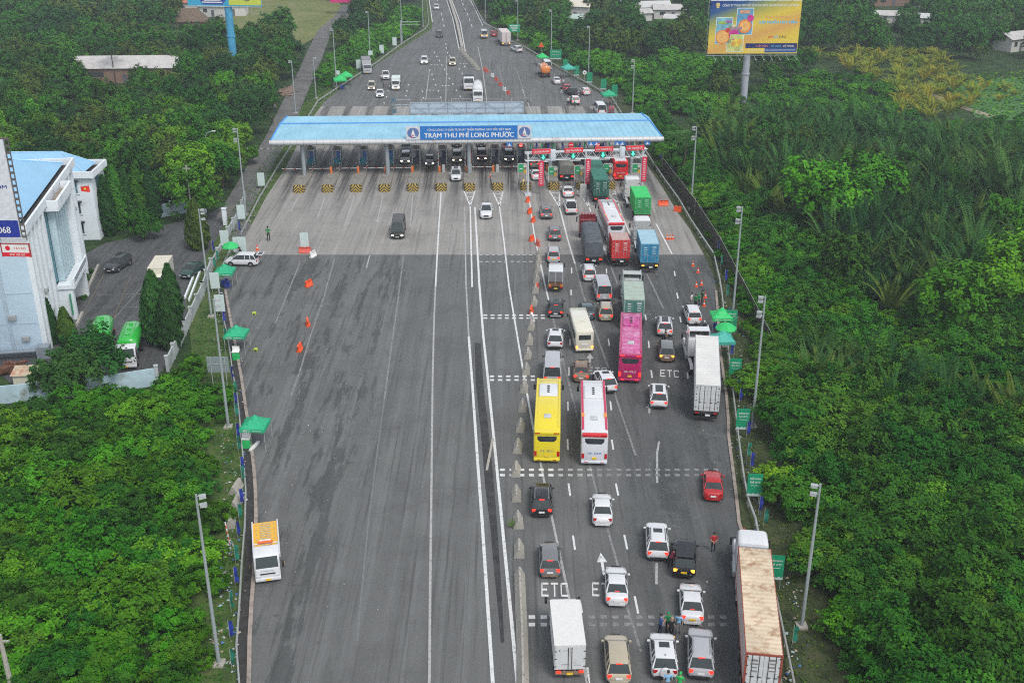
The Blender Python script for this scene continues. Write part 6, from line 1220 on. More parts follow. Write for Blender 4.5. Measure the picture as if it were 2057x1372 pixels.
b = MB(); b.b2(c0 - .45, c0 - .05, pj + .3, pj + .4, .8, 3.4); b.flat('board', SIGNG, OB)
for (xx, yy, zz) in ((3.2, -.52, 6.0), (22.5, -.52, 6.2), (23.4, -.52, 9.3), (4.2, -.52, 3.0)): b = MB(); b.rbox(xx - .4, xx + .4, yy - .3, yy, zz, zz + .6, .04); b.build('air_conditioner', mat("ac_grey", (.38, .40, .40), .6), OB)
for (yy, zz) in ((4.0, 7.0), (2.6, 4.2), (1.6, 1.6), (8.0, 7.0)): b = MB(); b.rbox(-.36, -.02, yy - .4, yy + .4, zz, zz + .6, .04); b.build('air_conditioner', mat("ac_grey", (.38, .40, .40), .6), OB)
b = MB()
for z in (3.6, 7.2): b.b2(-.03, -.004, .1, BD_ - .1, z, z + .12)
b.b2(-.05, -.004, 2.9, 3.3, 0, BH - 1.07); b.flat('wall_band', mat("band_blue", (.44, .55, .63), .8), OB)
for zz in (1.2, 4.6, 8.0): b = MB(); b.b2(-.025, -.004, 6.0, 8.6, zz, zz + 1.6); W_ = b.flat('window', BGL, OB); b = MB(); b.b2(-.5, -.03, 5.8, 8.8, zz + 1.65, zz + 1.75); b.flat('sunshade', BTR, W_)
b = MB(); b.tube((BL * .64, pj, BH - 1.3), (BL * .66, pj - 2.2, BH - 1.0), .03, .03, 5); F_ = b.build('flag_pole', RAIL, OB)
b = MB(); P = []
for i in range(5): P += [(BL * .655 + .05 * math.sin(i * 1.5), pj - 1.0 - .26 * i, BH - 1.1), (BL * .655 + .06 * math.sin(i * 1.5 + 1), pj - 1.0 - .26 * i, BH - 1.75 - .04 * i)]
b.add(P, [(2 * i, 2 * i + 1, 2 * i + 3, 2 * i + 2) for i in range(4)]); b.build('flag', mat("flag_red", (.72, .03, .015), .7), F_); b = MB(); b.tube((BL * .655 - .08, pj - 1.5, BH - 1.45), (BL * .655 + .09, pj - 1.5, BH - 1.45), .14, .14, 5); b.build('flag_star', mat("flag_yellow", (.8, .6, .03), .7), F_)
for xx in (18.5, 20.5): b = MB(); b.tube((xx, 10, BH), (xx, 10, BH + 4.4), .05, .04, 5); b.build('mast', RAIL, OB)
# rear wing
sx, sy = at(212, 481); WG = thing('office_wing', 'three storey pale wing with blue hipped roof behind the office block', 'building', (sx - .7, sy, 0), R(2)); WH = 10.2; ww, wd = 15.0, 5.6
b = MB(); b.b2(-ww, 0, 0, wd, -.1, WH - .9); b.flat('wall', BTR, WG)
b = MB()
for x0, x1, y0, y1 in ((-ww - .5, .5, -.6, -.35), (-ww - .5, .5, wd + .35, wd + .6), (.25, .5, -.349, wd + .349), (-ww - .5, -ww - .25, -.349, wd + .349)): b.b2(x0, x1, y0, y1, WH - .9, WH)
b.b2(-ww - .499, .499, -.599, wd + .599, WH - .95, WH - .904); b.flat('parapet', BTR, WG)
b = MB(); b.b2(-ww - .24, .24, -.34, wd + .34, WH - .902, WH - .75); b.flat('gutter', GUT, WG)
b = MB(); b.add([(-ww, .2, WH - .3), (-.9, .2, WH - .3), (-.9, wd - .2, WH - .3), (-ww, wd - .2, WH - .3), (-ww + 3, wd / 2, WH + 2.0), (-4.6, wd / 2, WH + 2.0)], [(0, 1, 5, 4), (1, 2, 5), (2, 3, 4, 5), (3, 0, 4), (3, 2, 1, 0)]); r = b.flat('roof', BRF, WG)
b = MB(); b.tube((-.9, .2, WH - .26), (-4.6, wd / 2, WH + 2.04), .09, .09, 5); b.tube((-.9, wd - .2, WH - .26), (-4.6, wd / 2, WH + 2.04), .09, .09, 5); b.tube((-4.6, wd / 2, WH + 2.04), (-ww + 3, wd / 2, WH + 2.04), .09, .09, 5); b.build('hip_cap', mat("hip_cap_blue", (.36, .60, .82), .5), r)
for zz in (.9, 3.9, 6.9):
    for x0 in (-5.2, -10.5):
        b = MB(); b.b2(x0, x0 + 3.2, -.03, -.004, zz, zz + 1.7); W_ = b.flat('window', BGL if zz > 6 else mat("office_glass_dark", (.05, .08, .08), .15, spec=.7), WG); b = MB()
        for k in range(5): b.b2(x0 - .1 + k * .8, x0 + .1 + k * .8, -.10, -.032, zz, zz + 1.7)
        b.b2(x0 - .1, x0 + 3.3, -.12, -.033, zz - .14, zz - .004); b.flat('mullion', BTR, W_); b = MB(); b.b2(x0 - .2, x0 + 3.4, -.55, -.035, zz + 1.74, zz + 1.92); b.flat('sunshade', GUT, W_)
b = MB(); b.b2(.004, .06, 1.6, 3.2, 4, 5.6); b.b2(.004, .06, 1.6, 3.2, 7.3, 8.8); b.flat('window', BGL, WG)
# boundary walls
def wall(px, label, m, h=1.8, th=.18, caps=True, z=-.06, step=3.2, pier=.34, name='boundary_wall'):
    pts = [at(*p) for p in px]; T = thing(name, label, 'wall', (*pts[0], z)); o0 = Vector((*pts[0], 0))
    for p, q in zip(pts, pts[1:]):
        a, c = Vector((*p, 0)) - o0, Vector((*q, 0)) - o0; L_ = (c - a).length; b = MB(); ang = math.atan2(c.y - a.y, c.x - a.x); mid = (a + c) / 2; b.box((mid.x, mid.y, h / 2), (L_, th, h), rz=ang); b.flat('panel', m, T)
        n = max(1, int(L_ / step))
        for i in range(n + 1):
            r = a.lerp(c, i / n); b = MB(); b.box((r.x, r.y, h / 2 + .12), (pier, pier, h + .24), rz=ang); b.box((r.x, r.y, h + .28), (pier + .1, pier + .1, .1), rz=ang); b.flat('pier', WALLW, T)
    return T
WALLW = mat("wall_grey_white", (.40, .43, .43), .85, 0, .1, .6, dirt=(.22, .23, .2), dirt_amt=.45, dirt_scale=.7)
WALLB = mat("wall_pale_blue", (.42, .56, .62), .85, 0, .1, .6, dirt=(.22, .25, .22), dirt_amt=.4, dirt_scale=.5)
wall([(-20,812),(110,800),(205,790),(318,772)], 'pale blue boundary wall overgrown by the thicket in front of the green tankers', WALLB, 2.0)
wall([(338,745),(372,672),(408,594),(425,545)], 'white boundary wall with capped piers beside the yard, running up from the thicket', WALLW, 1.6)
wall([(414,556),(448,492)], 'low white wall with brown mesh above it, beside the gateway', WALLW, .8, caps=False)
wall([(458,476),(480,440),(492,404)], 'white wall on the far side of the gateway, by the switch box lamp post', WALLW, 1.3)
wall([(236,452),(300,440),(392,424)], 'faded blue wall at the back of the yard under the clipped trees', WALLB, 2.0)
for px, py, lab in ((453, 452, 'white gate pillar nearest the gateway'), (411, 428, 'slim white gate pillar by the big bush across the gateway')):
    b = MB(); b.b2(-.28, .28, -.28, .28, 0, 2.5); b.b2(-.34, .34, -.34, .34, 2.5, 2.65); tag(b.flat('gate_pillar', BTR, None, (*at(px, py), 0)), lab, 'pillar')
b = MB()
for i in range(9): b.tube((i * .55, 0, 1.15), ((i + 1) * .55, 0, 1.15), .05, .05, 6, i % 2)
b.b2(-.3, .0, -.16, .16, 0, 1.2); tag(b.build('boom_gate', [WHITEPL, PLAS], None, (*at(500, 311), 0), 0), 'black and white boom across the side path left of the canopy', 'barrier')
for pxs, lab in (([(170,598),(198,535)], 'low pale kerb wall of the planting bed nearest the entrance'), ([(155,655),(166,630)], 'short pale kerb wall by the bed at the near end of the office')): tag(ribbon('bed_kerb', [at(*p) for p in pxs], .3, .35, CONC, -.03), lab, 'kerb wall')
tag(ribbon('ramp_curb', [at(*p) for p in ((372,600),(398,535))], .22, .35, BTR, -.03), 'white concrete track beside the dark green saloon, inner one', 'kerb wall'); tag(ribbon('ramp_curb', [at(*p) for p in ((380,606),(405,540))], .22, .35, BTR, -.03), 'white concrete track beside the dark green saloon, next to the wall', 'kerb wall')
# rusty scrap and pale crates behind the front wall, service pipes
SCR = mat("scrap_rust", (.16, .07, .04), .9, 0, .5, 3)
x, y = at(10, 748); b = MB()
for k in range(26): b.box((RND.uniform(-2, 2), RND.uniform(-1, 1), .2 + RND.uniform(0, .7)), (RND.uniform(.3, 1.4), RND.uniform(.2, .8), RND.uniform(.1, .5)), rz=RND.uniform(0, 3))
tag(b.flat('scrap_heap', SCR, None, (x, y, 0)), 'heap of rusty brown scrap below the corner of the office block', 'scrap')
x, y = at(58, 770); T = thing('scrap_shed', 'small cream shed with a patchy rust-red roof behind the front wall', 'shed', (x, y, 0), R(5)); b = MB(); b.b2(-1.3, 1.3, -.7, .7, 0, 1.3); b.flat('wall', CREAM, T); b = MB(); b.add([(-1.5, -.9, 1.3), (1.5, -.9, 1.3), (1.4, .9, 1.75), (-1.4, .9, 1.75)], [(0, 1, 2, 3)]); b.flat('roof', mat("rust_patch_roof", (.50, .42, .30), .8, 0, .1, 1, dirt=(.42, .09, .04), dirt_amt=.7, dirt_scale=.7), T)
x, y = at(35, 722); b = MB(); b.tube((-4, 0, .9), (3, 0, .9), .2, .2, 10); b.tube((-4, .5, .5), (3, .5, .5), .2, .2, 10); b.b2(2.2, 3.6, -.4, .8, 0, 1.4); tag(b.build('service_pipes', mat("pipe_steel", (.28, .32, .36), .5, .2), None, (x, y, 0), brz - R(90)), 'grey pipework with a small tank along the near wall of the office block', 'pipework')
# ================================================================ billboards
def depth_h(px, py, Y):
    lo, hi = -20., 52.
    for _ in range(50):
        m = (lo + hi) / 2
        if at(px, py, m)[1] > Y: lo = m
        else: hi = m
    return lo, at(px, py, lo)[0]
def face_mat(name, stops, axis, length, extra=None):
    """printed sheet: colours run across the panel"""
    m = bpy.data.materials.new(name); m.use_nodes = True; nt = m.node_tree; b = nt.nodes["Principled BSDF"]; N = nt.nodes.new; L = nt.links.new; tc = N("ShaderNodeTexCoord"); mp = N("ShaderNodeMapping"); mp.inputs['Scale'].default_value = axis; mp.inputs['Location'].default_value = (.5, 0, 0); L(tc.outputs['Object'], mp.inputs['Vector'])
    s = N("ShaderNodeSeparateXYZ"); L(mp.outputs[0], s.inputs[0]); a = N("ShaderNodeMath"); a.operation = 'ADD'; L(s.outputs['X'], a.inputs[0]); L(s.outputs['Z'], a.inputs[1]); r = N("ShaderNodeValToRGB")
    for i, (p, c) in enumerate(stops):
        e = r.color_ramp.elements[i] if i < 2 else r.color_ramp.elements.new(p); e.position = p; e.color = (*c, 1)
    L(a.outputs[0], r.inputs['Fac']); L(r.outputs[0], b.inputs['Base Color']); b.inputs['Roughness'].default_value = .5; return m
bx, by = at(1493, 205); T = thing('billboard', 'big yellow and blue lottery billboard on a grey column above the scrub', 'billboard', (bx, by, 0), R(1.5)); zb, zt_ = 10.6, 21.6; hwB = 9.7; cxo = .8
b = MB(); b.tube((0, 0, 0), (0, 0, 13), .78, .70, 18); b.tube((0, 0, 6.0), (0, 0, 6.25), .9, .9, 18); b.build('column', mat("column_pale", (.36, .37, .42), .6, 0, .08), T)
PN = mat("lottery_print", (1, 1, 1)); 
FM = face_mat("lottery_sheet", [(0, (.70, .52, .06)), (.22, (.72, .52, .05)), (.38, (.64, .34, .08)), (.56, (.70, .52, .05)), (.76, (.25, .30, .08)), (.88, (.01, .08, .25)), (1, (.005, .03, .20))], (-.022, 0, .062), 1)
b = MB(); b.b2(-hwB, hwB, -.06, .06, -(zt_ - zb) / 2, (zt_ - zb) / 2); FACE = b.flat('face', FM, T, (cxo, -.95, (zb + zt_) / 2))
zc = 0; hh = (zt_ - zb) / 2
text_mesh('lettering', 'CÔNG TY TNHH MTV XỔ SỐ KIẾN THIẾT THÀNH PHỐ HỒ CHÍ MINH', 16.2, .72, SIGNW, FACE, front(.9, -.075, hh - .85), .012)
text_mesh('lettering', 'GẶP NHIỀU MAY MẮN', 8.2, .95, mat("print_cyan", (.08, .50, .80), .5), FACE, front(4.9, -.075, 1.1), .03)
text_mesh('lettering', 'MUA LÀ TRÚNG', 5.4, .5, mat("print_peach", (.72, .30, .14), .5), FACE, front(4.9, -.075, 2.15), .02)
text_mesh('lettering', 'XỔ', 1.0, .65, SIGNR, FACE, front(3.6, -.075, -1.95), .02); text_mesh('lettering', 'SỐ', .9, .65, mat("print_cyan", (.08, .50, .80), .5), FACE, front(4.8, -.075, -1.95), .02); text_mesh('lettering', 'CÀO', 1.5, .65, mat("print_ink", (.03, .04, .03), .5), FACE, front(6.25, -.075, -1.95), .02)
b = MB(); b.b2(-1.6, hwB - .12, -.075, -.066, -4.35, -3.35); b.flat('band', mat("print_navy", (.006, .015, .11), .5), FACE); b = MB(); b.b2(2.6, hwB - .12, -.074, -.066, -5.3, -4.36); b.flat('band', mat("print_deep_blue", (.01, .07, .25), .5), FACE)
for t, xx, m, wd in (('HẤP DẪN', 2.0, mat("print_pink", (.75, .2, .2), .5), 2.4), ('- DỄ CHƠI', 4.8, mat("print_cyan", (.08, .50, .80), .5), 2.4), ('- DỄ TRÚNG', 7.6, SIGNW, 2.6)): text_mesh('lettering', t, wd, .5, m, FACE, front(xx, -.085, -3.85), .015)
b = MB(); b.b2(-1.2, 9.2, -.082, -.078, -4.85, -4.75); b.flat('small_print', SIGNW, FACE)
b = MB(); b.tube((-8.15, -.09, hh - .85), (-8.15, -.07, hh - .85), .42, .42, 18); b.b2(-8.45, -7.85, -.09, -.07, hh - 1.5, hh - 1.2); b.build('emblem', mat("emblem_gold", (.62, .5, .16), .5), FACE)
def card(cx, cz, w_, h_, bgc, nm, parts):
    b = MB(); b.b2(cx - w_ / 2, cx + w_ / 2, -.10, -.08, cz - h_ / 2, cz + h_ / 2); c = b.flat('card', SIGNW, FACE); b = MB(); b.b2(cx - w_ / 2 + .12, cx + w_ / 2 - .12, -.108, -.101, cz - h_ / 2 + .12, cz + h_ / 2 - .12); b.flat('card_print', mat(nm, bgc, .5, 0, .35, .8), c)
    for k, (px_, pz, rr, cc, sq) in enumerate(parts):
        b = MB()
        if sq: b.b2(px_ - rr, px_ + rr, -.122 - .004 * k, -.110, pz - rr * sq, pz + rr * sq)
        else: b.tube((px_, -.122 - .004 * k, pz), (px_, -.110, pz), rr, rr, 22)
        b.flat('picture', mat('print_%d_%d_%d' % tuple(int(q * 90) for q in cc), cc, .5, 0, .15, 2), c)
OR, LO, MG, LM, YY, PU = (.72, .22, .03), (.80, .42, .12), (.55, .02, .25), (.30, .45, .05), (.75, .58, .05), (.35, .10, .40)
card(-2.2, 1.2, 3.6, 5.6, (.10, .30, .48), "card_blue", [(-2.1, .2, 1.45, OR, 0), (-2.1, .2, 1.1, LO, 0), (-1.0, 1.9, .7, MG, 0), (-2.3, 3.2, 1.1, (.62, .30, .18), .3)])
card(-6.5, -.7, 3.6, 5.6, (.18, .42, .50), "card_aqua", [(-6.7, -2.0, 1.5, OR, 0), (-6.7, -2.0, 1.25, LO, 0), (-5.7, -.6, .5, (.6, .03, .03), 0), (-6.9, 1.0, .9, LM, .28), (-5.6, 1.2, .7, PU, .3)])
card(-3.9, -2.3, 3.6, 5.6, (.52, .55, .18), "card_lime", [(-4.3, -1.5, 1.1, MG, 0), (-4.1, -1.95, 1.0, (.52, .55, .20), .5), (-3.6, -3.2, .85, YY, 0), (-2.9, -3.0, .6, (.72, .40, .05), 0), (-4.3, -3.4, .5, (.65, .35, .05), 0), (-3.9, -.2, 1.2, (.35, .22, .28), .25)])
b = MB()
for z in (zb, zt_): b.tube((cxo - hwB, -.9, z), (cxo + hwB, -.9, z), .10, .10, 6); b.tube((cxo - hwB, .9, z), (cxo + hwB, .9, z), .08, .08, 6)
for i in range(12): q = cxo - hwB + 2 * hwB * i / 11; b.tube((q, .9, zb), (q, .9, zt_), .06, .06, 5); b.tube((q, -.85, zb), (q, .9, zb), .05, .05, 5); b.tube((q, -.85, zt_), (q, .9, zt_), .05, .05, 5)
for i in range(9): z = zb + (zt_ - zb) * i / 8; b.tube((cxo - hwB, -.85, z), (cxo - hwB, .9, z), .05, .05, 5); b.tube((cxo + hwB, -.85, z), (cxo + hwB, .9, z), .05, .05, 5)
b.tube((cxo - hwB - .4, -1.2, zb - .35), (cxo + hwB, -1.2, zb - .35), .06, .06, 5); b.tube((cxo - hwB - .4, .6, zb - .35), (cxo + hwB, .6, zb - .35), .06, .06, 5); b.build('frame', STEEL, T)
for i in range(11): q = cxo - hwB + 1.2 + i * 1.75; b = MB(); b.tube((q, -1.0, zb - .3), (q + .3, -2.6, zb - 1.0), .045, .045, 5); b.box((q + .3, -2.65, zb - 1.05), (.3, .3, .16)); b.build('lamp_arm', STEEL, T)
for i in range(6): q = cxo - hwB + 1.5 + i * 3.2; b = MB(); b.tube((q, -1.0, zt_ + .1), (q - .6, -2.2, zt_ + .9), .045, .045, 5); b.build('lamp_arm', STEEL, T)
# blue-column billboard
bx, by = at(472, 150); T = thing('billboard', 'cyan and lime billboard cut by the picture top, on a bright blue column', 'billboard', (bx, by, 0), R(-6)); zb = depth_h(460, 12, by)[0]; b = MB(); b.tube((0, 0, 0), (0, 0, zb + 1), .95, .90, 18); b.tube((0, 0, 9), (0, 0, 9.3), 1.05, 1.05, 18); b.build('column', mat("column_blue", (.05, .30, .50), .55, 0, .12, .6), T)
b = MB(); b.b2(-9.6, 8.6, -.9, -.7, zb, zb + 9.5); f_ = b.flat('face', mat("sheet_cyan", (.03, .35, .55), .5), T); b = MB(); b.b2(.6, 8.55, -.925, -.905, zb + .25, zb + 9.4); b.flat('panel_lime', mat("sheet_lime", (.55, .60, .06), .5), f_)
b = MB(); b.add([(-7.0, -.93, zb + 2), (-5.8, -.93, zb + .3), (-1.0, -.93, zb + .3), (.4, -.93, zb + 2), (.4, -.93, zb + 6), (-7, -.93, zb + 6)], [(0, 1, 2, 3, 4, 5)]); b.flat('panel_navy', mat("sheet_navy", (.02, .05, .28), .5), f_); b = MB(); b.b2(-6.0, -1.0, -.94, -.934, zb + .7, zb + .95); b.b2(-5.5, -1.4, -.94, -.934, zb + 1.15, zb + 1.3); b.flat('small_print', SIGNW, f_)
b = MB(); b.add([(3.6, -.935, zb + 1.6), (5.2, -.935, zb + 1.1), (6.6, -.935, zb + 1.7), (5.0, -.935, zb + 2.3)], [(0, 1, 2, 3)]); b.flat('picture', mat("sheet_olive", (.16, .18, .05), .5), f_)
b = MB(); b.tube((-9.6, -1, zb - .15), (8.6, -1, zb - .15), .09, .09, 6); b.tube((-9.6, .8, zb), (8.6, .8, zb), .09, .09, 6); b.path([(6.0, -1, zb - .15), (6.0, -1, zb - 1.7), (8.6, -1, zb - 1.7), (8.6, -1, zb - .15)], .05, 5); b.build('frame', STEEL, T)
# magenta board and distant bare columns
bx, by = at(714, 30); T = thing('billboard', 'magenta billboard strip cut by the picture top beyond the far thicket', 'billboard', (bx, by, 0)); zb = depth_h(708, 6, by)[0]; b = MB(); b.tube((0, 0, 0), (0, 0, zb + .5), .4, .4, 12); b.build('column', STEEL, T); b = MB(); b.b2(-8, 6.4, -.2, 0, zb, zb + 7); f_ = b.flat('face', mat("sheet_magenta", (.60, .02, .18), .5), T); b = MB(); b.b2(-4, -1, -.22, -.204, zb + 1.0, zb + 1.35); b.b2(0, 4, -.22, -.204, zb + 1.0, zb + 1.35); b.flat('lettering_line', SIGNW, f_)
for px, py, lab in ((1243, 40, 'pale grey billboard column cut by the picture top, nearer the lottery billboard'), (1121, 21, 'pale grey billboard column cut by the picture top, nearer the highway'), (21, 19, 'slim pale column cut by the picture top in the far wood')):
    x, y = at(px, py); b = MB(); b.tube((0, 0, 0), (0, 0, 16), .8 if px > 100 else .5, .7 if px > 100 else .4, 14); b.tube((0, 0, 7), (0, 0, 7.2), .9 if px > 100 else .55, .9 if px > 100 else .55, 14); tag(b.build('billboard_column', mat("column_pale", (.36, .37, .42), .6), None, (x, y, 0)), lab, 'column')
# near white billboard at the picture edge
YB = 100.0; zlo, xlo = depth_h(56, 478, YB); zhi, xhi = depth_h(13, 281, YB); xe = (xlo + xhi) / 2
T = thing('billboard', 'white billboard with blue lower band, cut by the picture edge before the office block', 'billboard', (xe, YB, 0)); b = MB(); b.b2(-16, -.46, -.08, .08, zlo, zhi); f_ = b.flat('face', mat("sheet_white", (.62, .64, .68), .5), T)
b = MB(); b.b2(-16, -.49, -.10, -.084, zlo + .1, zlo + 1.75); b.flat('band', mat("sheet_royal", (.012, .03, .28), .5), f_)
text_mesh('lettering', '068', 1.15, .62, SIGNW, f_, front(-1.92, -.115, zlo + .82), .02); text_mesh('lettering', '0941 300', 4.6, .62, SIGNW, f_, front(-5.2, -.115, zlo + .82), .02); text_mesh('lettering', 'OM', 1.0, .34, mat("sheet_royal", (.012, .03, .28), .5), f_, front(-1.42, -.10, zlo + 5.0), .02)
b = MB(); n = 15
for q in (-.43, -.05): b.tube((q, .1, zlo - .3), (q, .1, zhi + .1), .06, .06, 5)
for i in range(n + 1): z = zlo + (zhi - zlo) * i / n; b.b2(-.42, -.05, .05, .15, z - .1, z + .12)
b.tube((-16, .1, zhi + .1), (-.05, .1, zhi + .1), .08, .08, 5); b.flat('lattice', mat("lattice_dark", (.10, .09, .085), .7), T)
b = MB(); b.tube((-8, .6, 0), (-8, .6, zhi), .5, .5, 14); b.build('column', STEEL, T)
zs, xs = depth_h(32, 503, YB - .4); T = thing('shop_sign', 'small white and red framed sign hung below the white billboard', 'sign', (xs, YB - .4, zs), R(-3)); b = MB(); b.b2(-1.35, 1.35, -.04, .04, -.55, .62); b.flat('panel', SIGNW, T); b = MB(); b.b2(-1.36, 1.36, -.06, -.042, -.62, -.22); b.flat('red_band', SIGNR, T)
text_mesh('lettering', 'TÁO ĐỎ', 1.15, .28, SIGNR, T, front(.42, -.048, .24), .015); text_mesh('lettering', '0941 300 300', 1.5, .20, SIGNW, T, front(.1, -.066, -.42), .012); b = MB(); b.tube((-.75, -.05, .22), (-.75, -.044, .22), .24, .24, 14); b.flat('emblem', SIGNR, T); b = MB()
for q in (-1.36, 1.36): b.b2(q - .05, q + .05, -.07, .07, -.66, .70)
b.b2(-1.41, 1.41, -.07, .07, .62, .70); b.flat('frame', mat("frame_red", (.4, .03, .03), .5), T)
b = MB(); b.b2(-1.2, 1.2, -.03, .03, .71, 1.25); b.flat('hanger', mat("hanger_pale", (.5, .52, .54), .6), T)
# ================================================================ far houses and utility poles
def house(px, py, w_, d_, h, label, wallm, roofm, rz=0, rh=1.4, hip=False, cat='house', name='house'):
    x, y = at(px, py); T = thing(name, label, cat, (x, y, 0), R(rz)); b = MB(); b.b2(-w_ / 2, w_ / 2, -d_ / 2, d_ / 2, -.1, h)
    if not hip: b.add([(-w_ / 2, -d_ / 2, h), (-w_ / 2, d_ / 2, h), (-w_ / 2, 0, h + rh), (w_ / 2, -d_ / 2, h), (w_ / 2, d_ / 2, h), (w_ / 2, 0, h + rh)], [(0, 1, 2), (3, 4, 5)])
    b.flat('wall', wallm, T); b = MB(); o = .5; i = w_ * .25 if hip else -o
    e0, e1 = h - .12, h + rh + .06
    b.add([(-w_ / 2 - o, -d_ / 2 - o, e0), (w_ / 2 + o, -d_ / 2 - o, e0), (w_ / 2 - i, 0, e1), (-w_ / 2 + i, 0, e1), (-w_ / 2 - o, d_ / 2 + o, e0), (w_ / 2 + o, d_ / 2 + o, e0)], [(0, 1, 2, 3), (5, 4, 3, 2)] + ([(4, 0, 3), (1, 5, 2)] if hip else [])); b.flat('roof', roofm, T)
    b = MB(); b.b2(-.5, .5, -d_ / 2 - .03, -d_ / 2 - .004, 0, min(2.1, h - .3)); b.flat('door', mat("shed_door", (.10, .11, .12), .6), T); b = MB()
    b.b2(-w_ * .35, -w_ * .2, -d_ / 2 - .03, -d_ / 2 - .004, h * .4, h * .75); b.flat('window', GLASS, T); return T
TIN, TINW, TILE, THATCH = mat("tin_roof_grey", (.50, .48, .46), .6, .1, .1, .8, dirt=(.25, .2, .17), dirt_amt=.3, dirt_scale=.3), mat("tin_roof_pale", (.54, .54, .53), .6, .1, .08, .8), mat("tile_red", (.42, .14, .08), .8, 0, .15), mat("thatch", (.14, .10, .07), .95, 0, .3, 3)
PW = mat("house_white", (.58, .57, .54), .85, 0, .1); BRK = mat("house_brick", (.24, .15, .11), .9, 0, .2)
house(262, 160, 24, 9, 3.6, 'long low shed with pale grey tin roof in the wood beside the blue column', BRK, TIN, 3, 2.0, name='shed'); house(385, 58, 9, 7, 2.6, 'brown thatched hut under the cyan billboard', BRK, THATCH, 8, 3.4, True, 'hut', 'hut'); house(388, 30, 8, 6, 4.2, 'white house with red tiled skirt behind the thatched hut', PW, TILE, 0, 1.0); house(435, 32, 9, 6, 3.4, 'low white house behind the top of the blue column', PW, TINW, -8, 1.2); house(472, 30, 8, 6, 3.2, 'low white house right of the blue column top', PW, TINW, 4, 1.0)
house(325, 18, 6, 5, 2.6, 'small grey shed at the picture top in the far wood', PW, TIN, 0, .6, name='shed'); house(482, 138, 7, 5, 2.4, 'small shed with white tin roof beside the foot of the blue column', BRK, TINW, -25, 1.0, name='shed'); house(418, 148, 10, 5, 2.2, 'brown roofed shed with a blue strip left of the blue column foot', BRK, mat("tin_brown", (.20, .15, .12), .8), 4, 1.0, name='shed')
house(1162, 36, 9, 7, 4.0, 'pale house with cream roof under the first bare column', PW, mat("roof_cream", (.62, .58, .48), .7), -22, 2.0); house(1150, 48, 6, 5, 2.0, 'low pale green roof in front of the cream-roofed house', PW, mat("roof_mint", (.40, .52, .46), .7), -10, .9, name='shed'); house(1168, 8, 8, 5, 3, 'small white roof at the picture top above the cream-roofed house', PW, TINW, 25, 1.5)
house(1305, 32, 12, 7, 3.2, 'house with pale tin roof right of the second bare column', PW, TINW, 8, 1.4); house(1350, 36, 12, 7, 3.0, 'house with grey tin roof between the bare column and the lottery billboard', PW, TIN, -4, 1.2); house(1365, 50, 9, 5, 2.2, 'low white lean-to in front of the grey-roofed house', PW, TINW, -12, .8, name='shed'); house(1280, 40, 8, 6, 2.4, 'low shed left of the pale-roofed house', PW, TIN, 12, .9, name='shed')
house(1785, 10, 14, 8, 3.2, 'long pale roofed house at the picture top in the far wood beyond the billboard', BRK, TINW, 6, 1.4); house(1860, 14, 7, 5, 2.6, 'small pale roof beside the long roofed house at the picture top', PW, TINW, -20, 1.0); house(1775, 44, 9, 6, 2.4, 'house with grey roof showing through the trees below the long roofed house', PW, TIN, -12, 1.0); house(1855, 50, 10, 5, 2.4, 'low white roof among palms beyond the billboard', PW, TINW, -8, 1.0, name='shed'); house(2030, 100, 8, 6, 3.4, 'white house with grey roof at the picture edge above the crop field', PW, TIN, 30, 1.4)
def pole(base, top, label, name='utility_pole', m=None, r=.14, lean=0):
    h = hof(*base, top) if isinstance(top, (int, float)) and top > -900 else 9.0; x, y = at(*base); T = thing(name, label, 'pole', (x, y, 0)); T.rotation_euler = (0, R(lean), 0); b = MB(); b.tube((0, 0, -.1), (0, 0, h), r, r * .7, 8); b.build('shaft', m or CONC, T); b = MB(); b.box((0, 0, h - .5), (1.2, .1, .1)); b.flat('crossarm', m or CONC, T); return T
pole((388, 450), 332, 'weathered utility pole at the bend of the yard drive'); pole((30, 1408), 1275, 'thick concrete pole cut by the bottom corner of the picture', r=.2)
x, y = at(421, 345); T = thing('street_light', 'thin curved street light rising out of the bright bushes by the side path', 'street light', (x, y, 0)); b = MB(); b.path([(0, 0, 0), (0, 0, 6.2), (.3, 0, 6.8), (1.2, 0, 7.1)], .06, 6); b.build('post', POLEG, T); b = MB(); b.box((1.5, 0, 7.12), (.7, .2, .12)); b.flat('lamp', WHITEPL, T)
# ================================================================ the queue, northbound (seen from behind)
box_truck(1144, 1364, -2, 'white box lorry with a dark bird mark on its rear doors', WHITE, L=6.7, W=2.12, H=3.0, lamps=TAILON, logo=True, plate=PLATEY, roofm=mat("box_roof_white", (.65, .645, .62), .6, 0, .05))
car('mpv', GOLD, 1243, 1376, 1.5, 'champagne people carrier cut by the picture bottom, right of the white box lorry', tail=True, scale=1.03)
car('suv', WHITE, 1335, 1366, 3.5, 'white compact sport utility car with a white spare wheel cover on its tail', tail=False, extra=('spare', 'sunroof', 'antenna'), scale=.92)
car('suv', SILVER, 1407, 1366, 8, 'silver sport utility car beside the rusty-topped container', tail=True, extra=('rails',), scale=1.04)
car('sedan', WHITE, 1390, 1257, 6, 'white saloon behind the standing group, with lit tail lights', tail=True, plate=PLATEY)
car('sedan', WHITE, 1239, 1220, 3.5, 'white saloon covering the painted ETC letters', tail=True)
car('suv', BLACK, 1373, 1162, 9, 'black sport utility car with a slatted roof platform', 'car', tail=False, amber=True, extra=('platform',), plate=PLATEY, scale=1.0, lowp=BLACK)
car('suv', WHITE, 1321, 1127, 5, 'white sport utility car with a person leaning at its rear corner', tail=True, extra=('rails_dark', 'sunroof'))
car('hatch', GREY, 1105, 1162, .5, 'small grey hatchback with bronze tail, alone in its lane', tail=True, roofp=GREY, lowp=BROWN)
